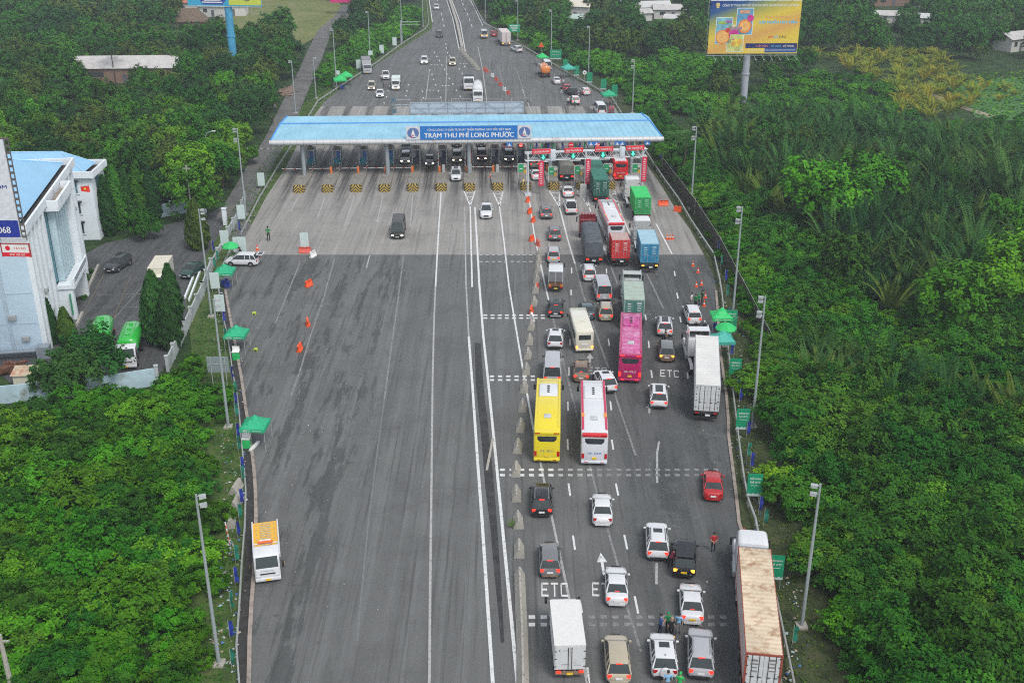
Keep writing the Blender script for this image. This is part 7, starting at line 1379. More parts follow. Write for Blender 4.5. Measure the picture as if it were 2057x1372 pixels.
car('sedan', WHITE, 1210, 1059, 3, 'white saloon with unlit tail lights, alone between two lane dashes', tail=False)
car('suv', BLACK, 1088, 1040, 1.4, 'black sport utility car with silver roof rails', tail=True, extra=('rails',))
car('sedan', RED, 1432, 1008, 8, 'red saloon alone near the right-hand kerb', tail=False)
bus(YEL, 1098, 930, 2.6, 'yellow coach with a white roof unit', L=11.2, ac=WHITE, number='51B - 282.33', numcol=MARKD, tail=False, roofp=YEL)
bus(mat("coach_silver_white", (.62, .63, .66), .3, 0, .03), 1193, 935, 2.7, 'white coach with red and orange roof edges, beside the yellow one', L=11.2, ac=WHITE, trim=mat("trim_crimson", (.55, .02, .08), .3), roofp=WHITE, number='51B - 233.20', numcol=SIGNB, tail=False, stripe=BUSRED, orange=mat("panel_orange", (.75, .26, .05), .4))
car('suv', WHITE, 1323, 822, 6, 'white sport utility car with a wide glass roof and red pillar lights', tail=True, extra=('panorama',), scale=1.0)
car('suv', WHITE, 1224, 791, -9, 'white sport utility car squeezed out ahead of the white and red coach', tail=True, extra=('sunroof',), scale=.94)
car('sedan', BROWN, 1167, 769, 3.5, 'bronze saloon braking in front of the white and red coach', tail=True)
car('van', SILVER, 1109, 775, 2.5, 'silver passenger van partly hidden by the yellow coach', 'van', tail=True, plate=PLATEY)
bus(PINK, 1264, 769, 6, 'magenta coach with a weathered pink roof', L=11.6, roofp=mat("weathered_pink", (.50, .10, .27), .5, 0, .2, 1.5, dirt=(.56, .36, .46), dirt_amt=.55, dirt_scale=1.6), trim=PINK, number='51B - 074.27', numcol=SIGNW, tail=True, ac=mat("weathered_pink_unit", (.46, .05, .23), .5, 0, .2, 2.0, dirt=(.55, .35, .45), dirt_amt=.4, dirt_scale=2.0))
car('mpv', BROWN, 1339, 728, 6, 'grey-brown people carrier with bright amber tail lights', amber=True, roofp=GREY, extra=())
car('suv', WHITE, 1335, 677, 6, 'white sport utility car with black wing-mirror caps and a glass roof', tail=True, extra=('panorama', 'rails_dark'))
car('mpv', WHITE, 1395, 653, 0, 'white people carrier stopped by the group in green', tail=True, extra=('spoiler',))
minibus(CREAM, 1174, 708, -4, 'cream minibus with amber corner lights')
car('suv', WHITE, 1115, 702, 3, 'white sport utility car ahead of the silver passenger van', tail=False, extra=('sunroof',), scale=.96)
car('suv', BLACK, 1116, 639, 3, 'black sport utility car with a pale lower bumper, behind the open-sided lorry', tail=True, lowp=SILVER, extra=('panorama',), scale=.95)
car('sedan', TEAL, 1181, 644, -1, 'dark slate saloon hidden by the cream minibus', tail=False, scale=.98)
car('mpv', GOLD, 1217, 646, 3.5, 'champagne estate with silver roof rails behind the grey van', tail=True, extra=('rails',))
semi(1272, 663, 4, 'pale green container lorry with a white flat-topped cab, ahead of the magenta coach', mat("container_sage", (.22, .32, .27), .6, 0, .08, 1, dirt=(.2, .16, .1), dirt_amt=.25), mat("cab_grey_white", (.46, .49, .47), .4, 0, .05), 6.06, roofm=mat("sage_roof", (.34, .42, .36), .7, 0, .08, 1, dirt=(.25, .18, .1), dirt_amt=.3), doorm=mat("door_sea_green", (.06, .20, .17), .5, 0, .1), marks=MARKW, back=mat("sleeper_grey", (.45, .48, .47), .5), ztop=3.7, roof='open', gap=3.0)
car('van', SILVER, 1214, 607, -2, 'silver passenger van with a green sticker under its rear window', 'van', tail=True)
car('mpv', WHITE, 1184.5, 566, 0, 'white people carrier directly ahead of the silver van with the sticker', tail=True, extra=('rails',))
box_truck(1116, 587, 2.5, 'small open-sided lorry with a white roof over its cargo bed', WHITE, L=5.6, W=1.85, H=2.5, kind='cage', name='light_truck', plate=PLATEY)
car('mpv', SILVER, 1112, 529, 2, 'silver people carrier at the edge of the pale apron', tail=True, plate=PLATEY)
tarp_truck(1193, 532, -1, 'lorry with a dark red cab and a slate tarpaulin over its load', L=13.2)
semi(1246, 536, -2.5, 'short red container lorry tucked behind the red-edged coach', mat("container_red", (.55, .025, .025), .5, 0, .08, 1), mat("cab_grey_white", (.46, .49, .47), .4), 3.2, roofm=mat("dull_pink_roof", (.42, .30, .27), .7, 0, .1), marks=mat("stencil_pink", (.75, .5, .48), .6), H=3.9, cabover=True, gap=.3)
semi(1303.5, 545, .5, 'blue container lorry with a tall grey-backed cab', mat("container_blue", (.06, .27, .42), .55, 0, .1, 1, dirt=(.2, .3, .35), dirt_amt=.3), WHITE, 6.06, roofm=mat("pale_blue_roof", (.30, .47, .54), .7, 0, .08, .8), doorm=mat("door_blue", (.015, .20, .36), .5, 0, .1), marks=mat("stencil_sky", (.35, .55, .65), .6), back=mat("sleeper_back_grey", (.40, .41, .40), .7, 0, .12, 1.2, dirt=(.2, .19, .17), dirt_amt=.3), lamps=AMBER, ztop=4.0, gap=4.2, tail_over=.5)
bus(mat("coach_white", (.64, .65, .68), .3, 0, .03), 1237, 493, -3.5, 'white coach with red-edged roof just ahead of the short red container', L=11.4, ac=WHITE, roofp=WHITE, trim=BUSRED, stripe=BUSRED, number='51B - 278.16', numcol=MARKD, tail=False, orange=mat("panel_apricot", (.8, .42, .22), .4))
semi(1290, 446, -1.5, 'bright green container lorry with a tall white-backed cab', mat("container_green", (.015, .38, .07), .5, 0, .06, 1), WHITE, 6.06, roofm=mat("bright_green_roof", (.03, .50, .12), .6, 0, .05), doorm=mat("door_green", (.012, .27, .07), .5, 0, .08), marks=mat("stencil_mint", (.2, .6, .3), .6), back=mat("sleeper_back_white", (.52, .52, .50), .6, 0, .1, 1.2, dirt=(.22, .22, .2), dirt_amt=.2), ztop=4.0, gap=4.0, off=-.35)
semi(1207, 409, -2, 'long dark green container trailer passing under the gantry', mat("container_pine", (.012, .10, .07), .55, 0, .1, 1), WHITE, 12.19, roofm=mat("pine_roof", (.03, .16, .115), .65, 0, .06), marks=mat("stencil_dim", (.25, .38, .33), .6), lamps=TAILON, tail_over=.7, gap=.9)
bus(BUSRED, 1246.5, 363, -2, 'red coach with a white V mark on its tail, entering the outermost booth lane', L=11.2, roofp=WHITE, number='51B - 296.38', numcol=SIGNW, tail=True)
tarp_truck(1138.5, 364, -2, 'lorry with an olive canvas back under the gantry', L=7.4, H=3.0, cabp=mat("cab_navy", (.02, .05, .10), .4), tarpm=mat("canvas_olive", (.15, .15, .13), .8, 0, .15, 1.5))
car('sedan', WHITE, 1078, 363, -2, 'white saloon beside the crimson banner at the gantry end', tail=True)
car('sedan', GOLD, 1074, 338, -2, 'cream saloon at the booth just ahead of the white one by the crimson banner', tail=True)
car('sedan', WHITE, 1142, 397.5, -2.5, 'white saloon waiting before the olive canvas lorry', tail=True)
car('pickup', WHITE, 1148.5, 432, -2, 'white pickup truck with a black bed cover, ahead of the dark red cab', 'pickup truck', tail=True, extra=('bed',))
car('suv', GREY, 1098, 441, -1, 'grey sport utility car nearest the gantry end post', tail=True, extra=('antenna',), scale=.96)
car('suv', GREY, 1115, 485, 0, 'grey sport utility car left of the slate tarpaulin lorry', tail=True, scale=.98)
# white container trailer with bonneted tractor at the kerb
semi(1417, 846, 8.5, 'long white container trailer at the kerb with a white bonneted tractor', WHITEC, WHITE, 12.19, roofm=mat("worn_white_roof", (.63, .62, .59), .6, 0, .08, .5, dirt=(.40, .38, .33), dirt_amt=.2, dirt_scale=.6), marks=None, H=4.1, roof='open', ztop=4.05, gap=1.2, bend=R(7), off=-.75, lamps=TAIL, z0=1.25, frame=mat("frame_grey_white", (.52, .53, .53), .5))
semi(1525, 1410, 8.2, 'long container trailer with a rust-stained pale roof and white sleeper cab', mat("container_pale_pink", (.48, .42, .40), .6, 0, .08, 1, dirt=(.3, .2, .16), dirt_amt=.3), WHITE, 12.19, roofm=RUSTW, doorm=WHITEC, H=4.15, roof='round', ztop=3.95, gap=.75, frame=mat("frame_rust", (.28, .06, .035), .7, 0, .2), back=mat("sleeper_back_pale", (.50, .52, .54), .6, 0, .1), marks=MARKD, z0=1.3)
# ================================================================ oncoming traffic, near side of the canopy
def dirn(px): return 180 + math.degrees(math.atan2(px - 1028.5, 2450))
car('van', mat("paint_khaki_dark", (.022, .024, .018), .3, 0, .05), 798, 481, dirn(940), 'dark van with lit headlamps driving away from the booths, alone on the apron', 'van', ref='front', lights=True, roofp=mat("van_roof_grey", (.075, .075, .072), .5), lowp=GOLD)
car('pickup', WHITE, 976.5, 441, dirn(1010), 'white pickup truck just past the chevron triangles', 'pickup truck', ref='front', extra=('bed',), name='pickup_truck')
car('suv', WHITE, 916, 365, dirn(925), 'white sport utility car that has just left its booth', ref='front', lights=False, extra=('panorama',))
car('suv', WHITE, 814, 330, dirn(930), 'white sport utility car with lit headlamps under the canopy, beside the second column', ref='front', lights=True); car('suv', DGREY, 815, 308, dirn(930), 'dark car waiting behind the white one in the lane by the second column', ref='front')
car('sedan', SILVER, 863, 334, dirn(930), 'silver saloon leaving the canopy in the lane left of the leaving white car', ref='front', lights=True); car('suv', GOLD, 918, 328, dirn(930), 'champagne car with bright warm headlamps under the name board', ref='front', lights=True)
car('suv', DRED, 968, 325, dirn(930), 'dark red car with bright headlamps whose light falls on the lane', ref='front', lights=True); car('suv', GREY, 1023, 326, dirn(930), 'grey car with lit headlamps at the booth left of the gantry', ref='front', lights=True)
car('suv', PINK, 1020, 306, dirn(930), 'pinkish car behind the grey one under the canopy edge', ref='front'); car('suv', DGREY, 918, 296, dirn(930), 'dark car whose bumper shows under the canopy, behind the champagne one', ref='front'); car('suv', DGREY, 967, 296, dirn(930), 'dark car whose bumper shows under the canopy, behind the dark red one', ref='front')
recovery_truck(540, 1170, dirn(451), 'white recovery truck with a yellow flat deck parked facing the camera by the litter heap')
car('mpv', WHITE, 487, 530, -86, 'white people carrier parked crosswise with its tailgate open', ref='mid', extra=('tailgate_open',))
# yard
car('suv', DGREY, 219, 549, 180 + 14, 'dark grey sport utility car turning in front of the office block', ref='front'); car('sedan', mat("paint_bottle_green", (.02, .06, .05), .25, 0, .05, coat=.5), 371, 561, 180 + 12, 'dark green saloon parked along the boundary wall', ref='front')
box_truck(313, 590, 180 - 4, 'cream box lorry behind the weeping columnar trees', CREAM, L=6.5, W=2.2, H=2.9, ref='front', boxm=CREAM, roofm=mat("roof_ivory", (.62, .58, .47), .6))
tank_truck(255, 742, 180 - 10, 'green tanker with a white cab parked next to the wall gap, fully in view', TANKG, WHITE, L=7.4); tank_truck(199, 728, 180 - 12, 'green tanker half hidden by the dark round tree', TANKG, WHITE, L=7.4)
# ================================================================ beyond the canopy
box_truck(738.5, 149, dirn(560), 'grey box lorry parked at the far kerb, facing the camera', SILVER, L=7.0, W=2.2, H=3.2, ref='front', boxm=mat("box_grey", (.42, .42, .43), .6), roofm=mat("box_roof_grey", (.22, .23, .24), .7))
S_ = dict(ref='front', small=True)
car('pickup', WHITE, 775.5, 161, dirn(700), 'white pickup truck with people beside it beyond the canopy', 'pickup truck', **S_); box_truck(795, 182, dirn(880), 'small white box lorry with lit headlamps beyond the canopy', WHITE, L=5.4, W=1.9, H=2.5, ref='front', lights=True, boxm=mat("box_mint", (.60, .68, .66), .6))
car('mpv', GOLD, 746, 182, dirn(820), 'cream people carrier left of the white box lorry beyond the canopy', lights=True, **S_); car('sedan', WHITE, 763, 197, dirn(850), 'white saloon with warm lit headlamps just beyond the canopy', lights=True, **S_)
car('suv', WHITE, 852, 130, dirn(880), 'white car with glaring headlamps in the middle of the far lanes', lights=True, **S_); car('suv', GOLD, 909, 133, dirn(920), 'champagne car with lit headlamps on the far rumble strip', lights=True, **S_)
car('suv', DGREY, 883, 76, dirn(850), 'dark grey car in the far lanes before the road narrows', **S_); car('suv', WHITE, 877, 21, dirn(820), 'white car on the far highway close to the picture top', **S_)
tarp_truck(942, 183, dirn(950), 'small lorry with a white cab and dark cover beside the white tanker', L=6.2, H=2.7, cabp=WHITE, tarpm=mat("cover_charcoal", (.06, .06, .065), .8), ref='front', name='light_truck')
tank_truck(960, 206, dirn(950), 'white powder tanker approaching the canopy, beyond its ridge board', WHITE, WHITE, L=8.5, H=3.4)
car('van', SILVER, 973, 78, -2, 'silver-beige van braking on the far side of the parked red car', 'van', amber=True, small=True); car('hatch', RED, 992.5, 74, -4, 'red car in front of the far white lorry', small=True)
box_truck(1017, 93, -8, 'white box lorry with red trim at the far kerb by the direction sign', WHITE, L=9.5, W=2.45, H=3.7, lamps=AMBER, boxm=mat("box_rosy", (.60, .52, .50), .6)); car('suv', WHITE, 1045, 106, -25, 'white car parked slantwise behind the far white lorry', small=True)
car('van', WHITE, 1101, 142, -6, 'white van ahead of the orange tanker', 'van', small=True); tank_truck(1096.5, 157, -6, 'orange tanker standing beyond the canopy', ORG, WHITE, L=7.0, ref='rear', H=2.9)
car('sedan', WHITE, 1120, 170, -6, 'white car with a person at its door beyond the canopy', small=True); car('sedan', RED, 1142, 185, -10, 'red saloon parked beyond the canopy with people around it', small=True)
car('hatch', WHITE, 1179, 192, -8, 'white hatchback beside the black pickup beyond the canopy', small=True, tail=True); car('pickup', BLACK, 1162, 195, -30, 'black pickup truck standing slantwise next to the white hatchback', 'pickup truck', small=True)
car('suv', WHITE, 1157, 211, -4, 'white car with lit tail lights nearest the canopy, two people beside it', small=True, tail=True); car('van', WHITE, 1209, 232, -6, 'white van half hidden by the far edge of the canopy roof', 'van', small=True)
# ================================================================ people
person(1432, 1108, 0, 'person in a red shirt and dark trousers, hands behind the back, near the sleeper cab', C_RED, C_NAVY, 'back', None, 1.05)
person(1346, 1140, 60, 'person in maroon leaning toward the black car with the roof platform', C_MAR, C_BLK, 'lean', None, 1.0)
person(1325, 1274, 80, 'person in a dark blue top and shorts looking at a phone', C_BLU, C_NAVY, 'phone', None, 1.05); person(1340, 1268, 170, 'person in a green shirt and cap, middle of the standing group', C_GRN, C_BLK, 'stand', C_GRN, 1.0); person(1362, 1272, 200, 'person in a sky blue top and white shoes by the white saloon', C_SKY, C_GRY, 'stand', None, 1.05); person(1348, 1279, 0, 'person in a black top standing over the small lit lamp', C_BLK, C_BLK, 'stand', CLOTH('straw', (.35, .28, .16)), .98)
x, y = at(1347, 1283); b = MB(); b.rbox(-.22, .22, -.5, .5, .35, .62, .08); b.tube((0, -.55, .3), (0, -.45, .3), .29, .29, 14); b.tube((0, .55, .3), (0, .65, .3), .29, .29, 14); T = thing('motorbike', 'motorbike with a glowing amber tail lamp among the standing group', 'motorbike', (x, y, 0)); b.build('body', BLACK, T); b = MB(); b.box((0, -.56, .62), (.34, .06, .14)); b.build('tail_light', AMBER, T)
person(1340, 1390, 0, 'person in pale blue cut by the picture bottom, behind the spare wheel', C_SKY, C_GRY, 'stand', None, 1.05); person(1364, 1392, 20, 'person in bright green cut by the picture bottom', CLOTH('leaf', (.02, .4, .08)), C_BLK, 'stand', CLOTH('leaf', (.02, .4, .08)), 1.0)
person(540, 484, 170, 'person in a green vest standing alone on the apron', C_GRN, C_BLK, 'stand', C_BLK, 1.25)
for q in ((1388, 617, 120, 'person in white at the edge of the group by the cones', C_WHT, C_GRY, None), (1396, 620, 60, 'person in a green jacket in the middle of the group by the cones', C_GRN, C_BLK, None), (1402, 618, 200, 'person in green nearest the guardrail in the group by the cones', C_GRN, C_NAVY, C_GRN), (1410, 612, 250, 'person in dark green behind the group, beside a cone', CLOTH('forest', (.01, .10, .04)), C_BLK, C_BLK)): person(q[0], q[1], q[2], q[3], q[4], q[5], 'stand', q[6], 1.1)
person(1397, 674, 180, 'person in dark clothes with a pale cap before the white tractor', C_BLK, C_BLK, 'stand', CLOTH('pale', (.5, .5, .48)), 1.1); person(1413, 675, 170, 'person with a white helmet before the white tractor', C_NAVY, C_BLK, 'stand', HELM, 1.1)
person(1335, 690, 90, 'person in green with arms forward between two waiting cars', C_GRN, C_BLK, 'phone', C_BLK, 1.0); person(1330, 694, 80, 'person in black bent between two waiting cars', C_BLK, C_BLK, 'lean', None, 1.0)
person(484, 516, 200, 'person in black crouching at the pale boards beside the white car', C_BLK, C_BLK, 'lean', C_BLK, 1.1)
for q in ((772, 178, 200, 'person in grey walking ahead of the white pickup', C_GRY, C_NAVY, 'walk'), (767, 165, 150, 'person in white at the pickup door beyond the canopy', C_WHT, C_BLK, 'stand'), (1126, 168, 0, 'person in black beside the white car door beyond the canopy', C_BLK, C_BLK, 'stand'), (1131, 175, 30, 'person in white behind the parked red saloon', C_WHT, C_NAVY, 'walk'), (1128, 190, 10, 'person in black with pale shorts near the parked red saloon', C_BLK, C_WHT, 'walk'), (1141, 213, 10, 'person in pale top beside the nearest white car beyond the canopy', C_WHT, C_NAVY, 'stand'), (1147, 210, 300, 'person in navy at the door of the nearest white car beyond the canopy', C_NAVY, C_BLK, 'stand'), (1154, 221, 180, 'person in dark green walking toward the canopy behind the white car', CLOTH('forest', (.01, .10, .04)), C_BLK, 'walk'), (1225, 229, 0, 'person in pink and red by the guardrail beyond the canopy, left of two', CLOTH('rose', (.5, .12, .16)), C_RED, 'stand'), (1231, 229, 0, 'person in pink and red by the guardrail beyond the canopy, right of two', CLOTH('rose', (.5, .12, .16)), C_MAR, 'stand'), (1210, 213, 90, 'person in white under the edge of the far green tent', C_WHT, C_GRY, 'stand'), (1225, 216, 200, 'person in grey under the far green tent', C_GRY, C_BLK, 'stand'), (547, 252, 0, 'person in black walking on the side path', C_BLK, C_BLK, 'walk'), (553, 226, 0, 'person in grey farther up the side path', C_GRY, C_NAVY, 'walk'), (318, 0, 0, '', None, None, None)):
    if q[4]: person(q[0], q[1], q[2], q[3], q[4], q[5], q[6], None, 1.1)
# people and things under the booths
for k, lab in ((-1, 'left of the silver saloon lane'), (0, 'at the middle column booth'), (1, 'right of the dark red car')): x, y = tf(k * LANE_W - .55, 13.6); px_, py_ = pix(x, y, .28); person(*pix(x, y), 180, 'person in dark uniform standing on the island ' + lab, C_NAVY, C_BLK, 'stand', None, 1.0)
# blue chairs and table under the tent
def chair(px, py, rz, lab, m=None, group='blue plastic chairs under the tents'):
    T = thing('plastic_chair', lab, 'chair', (*at(px, py), 0), R(rz), group); m = m or mat("chair_blue", (.01, .04, .36), .4); b = MB(); b.b2(-.22, .22, -.22, .22, .42, .46); b.flat('seat', m, T); b = MB(); b.b2(-.22, .22, .20, .24, .46, .88); b.flat('backrest', m, T)
    for s in (-1, 1):
        for q in (-1, 1): b = MB(); b.tube((s * .2, q * .2, 0), (s * .19, q * .19, .42), .025, .025, 5); b.build('leg', m, T)
for px, py, rz, lab in ((449, 577, 20, 'blue plastic chair under the tent beside the table, kerb side'), (455, 580, -30, 'blue plastic chair under the tent in front of the table'), (461, 578, 60, 'blue plastic chair under the tent on the road side'), (457, 571, 170, 'blue plastic chair behind the table under the tent'), (1436, 664, 10, 'blue plastic chair under the bright green tent'), (686, 181, 0, 'blue stool chair under the far twin tents, nearer one'), (691, 179, 40, 'blue stool chair under the far twin tents, farther one')): chair(px, py, rz, lab)
T = thing('folding_table', 'grey table in the shade of the tent with blue chairs', 'table', (*at(447, 570), 0)); b = MB(); b.b2(-.7, .7, -.35, .35, .70, .74); b.flat('top', mat("table_grey", (.25, .26, .3), .6), T)
for s in (-1, 1):
    for q in (-1, 1): b = MB(); b.tube((s * .62, q * .3, 0), (s * .62, q * .3, .70), .025, .025, 5); b.build('leg', RAIL, T)
for px, py, lab in ((475, 722, 'green stand with white top beside the second tent'), (496, 898, 'green stand with pale top under the nearest tent')):
    T = thing('promo_stand', lab, 'stand', (*at(px, py), 0)); b = MB(); b.b2(-.35, .35, -.25, .25, 0, .95); b.flat('body', UMBG, T); b = MB(); b.b2(-.4, .4, -.3, .3, .952, 1.0); b.b2(-.4, .4, .24, .28, 1.0, 1.5); b.flat('top', SIGNW, T)
b = MB(); b.b2(-.14, .14, -.9, .9, .01, .2); tag(b.flat('foam_slab', WHITEPL, None, (*at(511, 898), 0), R(-14)), 'slim white slab lying under the nearest green tent', 'slab')
# ================================================================ vegetation
def leaf_mat(name, c0, c1, c2, trans=.15):
    """leaves: every leaf carries its own tint, every plant its own shift"""
    m = bpy.data.materials.new(name); m.use_nodes = True; nt = m.node_tree; b = nt.nodes["Principled BSDF"]; N = nt.nodes.new; L = nt.links.new; out = nt.nodes["Material Output"]
    a = N("ShaderNodeAttribute"); a.attribute_name = 'tint'; r = N("ShaderNodeValToRGB"); r.color_ramp.elements[0].color = (*c0, 1); r.color_ramp.elements[1].color = (*c2, 1); e = r.color_ramp.elements.new(.5); e.color = (*c1, 1)
    oi = N("ShaderNodeObjectInfo"); q = N("ShaderNodeMath"); q.operation = 'MULTIPLY_ADD'; q.inputs[1].default_value = .55; L(oi.outputs['Random'], q.inputs[0]); q2 = N("ShaderNodeMath"); q2.operation = 'MULTIPLY'; q2.inputs[1].default_value = .55; L(a.outputs['Fac'], q2.inputs[0]); L(q2.outputs[0], q.inputs[2]); L(q.outputs[0], r.inputs['Fac'])
    hs = N("ShaderNodeHueSaturation"); mr = N("ShaderNodeMapRange"); mr.inputs['To Min'].default_value = .482; mr.inputs['To Max'].default_value = .518; oi2 = N("ShaderNodeMath"); oi2.operation = 'FRACT'; mm = N("ShaderNodeMath"); mm.operation = 'MULTIPLY'; mm.inputs[1].default_value = 7.31; L(oi.outputs['Random'], mm.inputs[0]); L(mm.outputs[0], oi2.inputs[0]); L(oi2.outputs[0], mr.inputs['Value']); L(mr.outputs['Result'], hs.inputs['Hue'])
    L(r.outputs['Color'], hs.inputs['Color']); L(hs.outputs[0], b.inputs['Base Color']); b.inputs['Roughness'].default_value = .7; b.inputs['Specular IOR Level'].default_value = .08
    t = N("ShaderNodeBsdfTranslucent"); L(hs.outputs[0], t.inputs['Color']); ms = N("ShaderNodeMixShader"); ms.inputs['Fac'].default_value = trans; L(b.outputs[0], ms.inputs[1]); L(t.outputs[0], ms.inputs[2]); L(ms.outputs[0], out.inputs['Surface']); return m
NPR = np.random.default_rng(11)
def quads_mesh(name, C, Nn, S, T, m, asp=1.7, bend=None):
    """one pointed leaf (4 corner quad) per row: centre C, normal Nn, size S, tint T"""
    n = len(C); Nn = Nn / np.maximum(np.linalg.norm(Nn, axis=1, keepdims=True), 1e-6); r = NPR.normal(size=(n, 3)); u = np.cross(Nn, r); u /= np.maximum(np.linalg.norm(u, axis=1, keepdims=True), 1e-6); v = np.cross(Nn, u)
    if bend is not None: u = bend / np.maximum(np.linalg.norm(bend, axis=1, keepdims=True), 1e-6); v = np.cross(Nn, u); v /= np.maximum(np.linalg.norm(v, axis=1, keepdims=True), 1e-6)
    s = S[:, None]; V = np.stack([C - u * s * asp * .5, C + v * s * .5 - u * s * .05, C + u * s * asp * .5, C - v * s * .5 - u * s * .05], 1).reshape(-1, 3)
    me = bpy.data.meshes.new(name); me.vertices.add(4 * n); me.vertices.foreach_set('co', V.astype(np.float32).ravel()); me.loops.add(4 * n); me.loops.foreach_set('vertex_index', np.arange(4 * n, dtype=np.int32)); me.polygons.add(n); me.polygons.foreach_set('loop_start', np.arange(0, 4 * n, 4, dtype=np.int32))
    at_ = me.attributes.new('tint', 'FLOAT', 'FACE'); at_.data.foreach_set('value', T.astype(np.float32)); me.materials.append(m); me.update(); me.validate(); return me
def crown_pts(n, R_, H_, lobes, seed, low=.25, spread=.55, fill=.3):
    """leaf centres and outward normals over a lumpy crown of radius R_, height H_"""
    g = np.random.default_rng(seed); L_ = []
    for k in range(lobes):
        a = g.uniform(0, 6.283); rr = spread * R_ * np.sqrt(g.uniform(0, 1)) if k else 0; z = H_ * (low + (1 - low) * g.uniform(.15, .72) * (1 - .35 * rr / R_)); L_.append((rr * np.cos(a), rr * np.sin(a), z, R_ * g.uniform(.28, .54), H_ * g.uniform(.16, .30)))
    L_ = np.array(L_); k = g.integers(0, lobes, n); d = g.normal(size=(n, 3)); d[:, 2] = np.abs(d[:, 2]) * 1.15 - .45; d /= np.linalg.norm(d, axis=1, keepdims=True)
    # twig clumps: leaves gather round shared points on each lobe
    nc = lobes * 20; cd = g.normal(size=(nc, 3)); cd[:, 2] = np.abs(cd[:, 2]) * 1.1 - .4; cd /= np.linalg.norm(cd, axis=1, keepdims=True); ck = g.integers(0, lobes, nc); rad = 1 - fill * g.random(nc) ** 2; ci = g.integers(0, nc, n); q = L_[ck[ci]]
    dirs = cd[ci]; C = np.stack([q[:, 0] + dirs[:, 0] * q[:, 3] * rad[ci], q[:, 1] + dirs[:, 1] * q[:, 3] * rad[ci], q[:, 2] + dirs[:, 2] * q[:, 4] * rad[ci] * 1.25], 1); C += g.normal(size=(n, 3)) * np.array([.055 * R_, .055 * R_, .035 * H_]) ; C[:, 2] = np.maximum(C[:, 2], .08)
    Nn = dirs * .9 + np.array([0, 0, .6]) + g.normal(size=(n, 3)) * .38; T = np.clip(.5 + .22 * g.normal(size=nc)[ci] + .12 * g.normal(size=n), 0, 1); return C, Nn, T
def trunk_mesh(H_, r, seed, limbs=4, spread=1.5):
    g = random.Random(seed); b = MB(); lean = (g.uniform(-.3, .3), g.uniform(-.3, .3)); b.tube((0, 0, -.1), (lean[0] * .6, lean[1] * .6, H_ * .55), r, r * .65, 7); b.tube((lean[0] * .6, lean[1] * .6, H_ * .55), (lean[0], lean[1], H_ * .9), r * .65, r * .25, 6)
    for k in range(limbs): a = 6.283 * k / limbs + g.uniform(-.4, .4); z = H_ * g.uniform(.35, .6); b.tube((lean[0] * .6, lean[1] * .6, z), (spread * math.cos(a), spread * math.sin(a), z + H_ * .25), r * .45, r * .15, 5)
    return b.mesh('trunk', TRUNK)
LM_B = leaf_mat("leaf_bright", (.014, .075, .004), (.040, .165, .006), (.115, .310, .012)); LM_M = leaf_mat("leaf_mid", (.011, .058, .006), (.029, .118, .009), (.078, .220, .016)); LM_D = leaf_mat("leaf_deep", (.009, .042, .010), (.020, .080, .014), (.046, .140, .024))
LM_O = leaf_mat("leaf_olive", (.030, .064, .010), (.064, .115, .014), (.120, .185, .026)); LM_P = leaf_mat("leaf_palm", (.007, .034, .009), (.022, .085, .018), (.085, .205, .042)); LM_Y = leaf_mat("leaf_yellow_palm", (.09, .19, .014), (.20, .25, .022), (.36, .27, .025)); LM_V = leaf_mat("leaf_vine", (.026, .110, .005), (.062, .205, .008), (.135, .340, .014))
def shrub_mesh(seed, R_, H_, n, s, m, lobes=6): C, Nn, T = crown_pts(n, R_, H_, lobes, seed, .05, .75, .35); return quads_mesh('shrub', C, Nn, NPR.uniform(.7, 1.3, n) * s, T, m)
def crown_mesh(seed, R_, H_, n, s, m, lobes=12, low=.28): C, Nn, T = crown_pts(n, R_, H_, lobes, seed, low, .62, .35); return quads_mesh('crown', C, Nn, NPR.uniform(.7, 1.3, n) * s, T, m)
def palm_mesh(seed, nf, L_, s, m, up=.9, droop=1.0, z0=0.0, pairs=22, lean=.0, wid=.36):
    """fronds with leaflets either side of an arching rib"""
    g = np.random.default_rng(seed); C, Nn, B, S, T = [], [], [], [], []
    for f_ in range(nf):
        a = 6.283 * f_ / nf + g.uniform(-.3, .3); e = up * g.uniform(.75, 1.15); l = L_ * g.uniform(.8, 1.1); tt = g.uniform(.05, .95); h = np.array([np.cos(a), np.sin(a), 0]); pos = np.array([0, 0, z0]); el = e
        side = np.array([-np.sin(a), np.cos(a), 0])
        for k in range(pairs):
            t = k / pairs; dr = h * np.cos(el) + np.array([0, 0, np.sin(el)]); pos = pos + dr * l / pairs; el -= droop * 1.55 / pairs * (.4 + 1.2 * t); nrm = np.cross(dr, side); w_ = L_ * wid * (1.05 - .75 * t) * (.45 if t < .12 else 1)
            for sd in (-1, 1):
                d = side * sd * .78 + dr * .62 - np.array([0, 0, .22]); C.append(pos + d * w_ * .5); Nn.append(nrm * (1 if nrm[2] > 0 else -1) + side * sd * .35 + g.normal(size=3) * .05); B.append(d); S.append(w_); T.append(np.clip(tt + g.normal() * .07, 0, 1))
    C, Nn, B, S, T = map(np.array, (C, Nn, B, S, T)); n = len(C); me = quads_mesh('crown', C, Nn, S * .155 * s, T, m, asp=6.2 / s, bend=B); return me
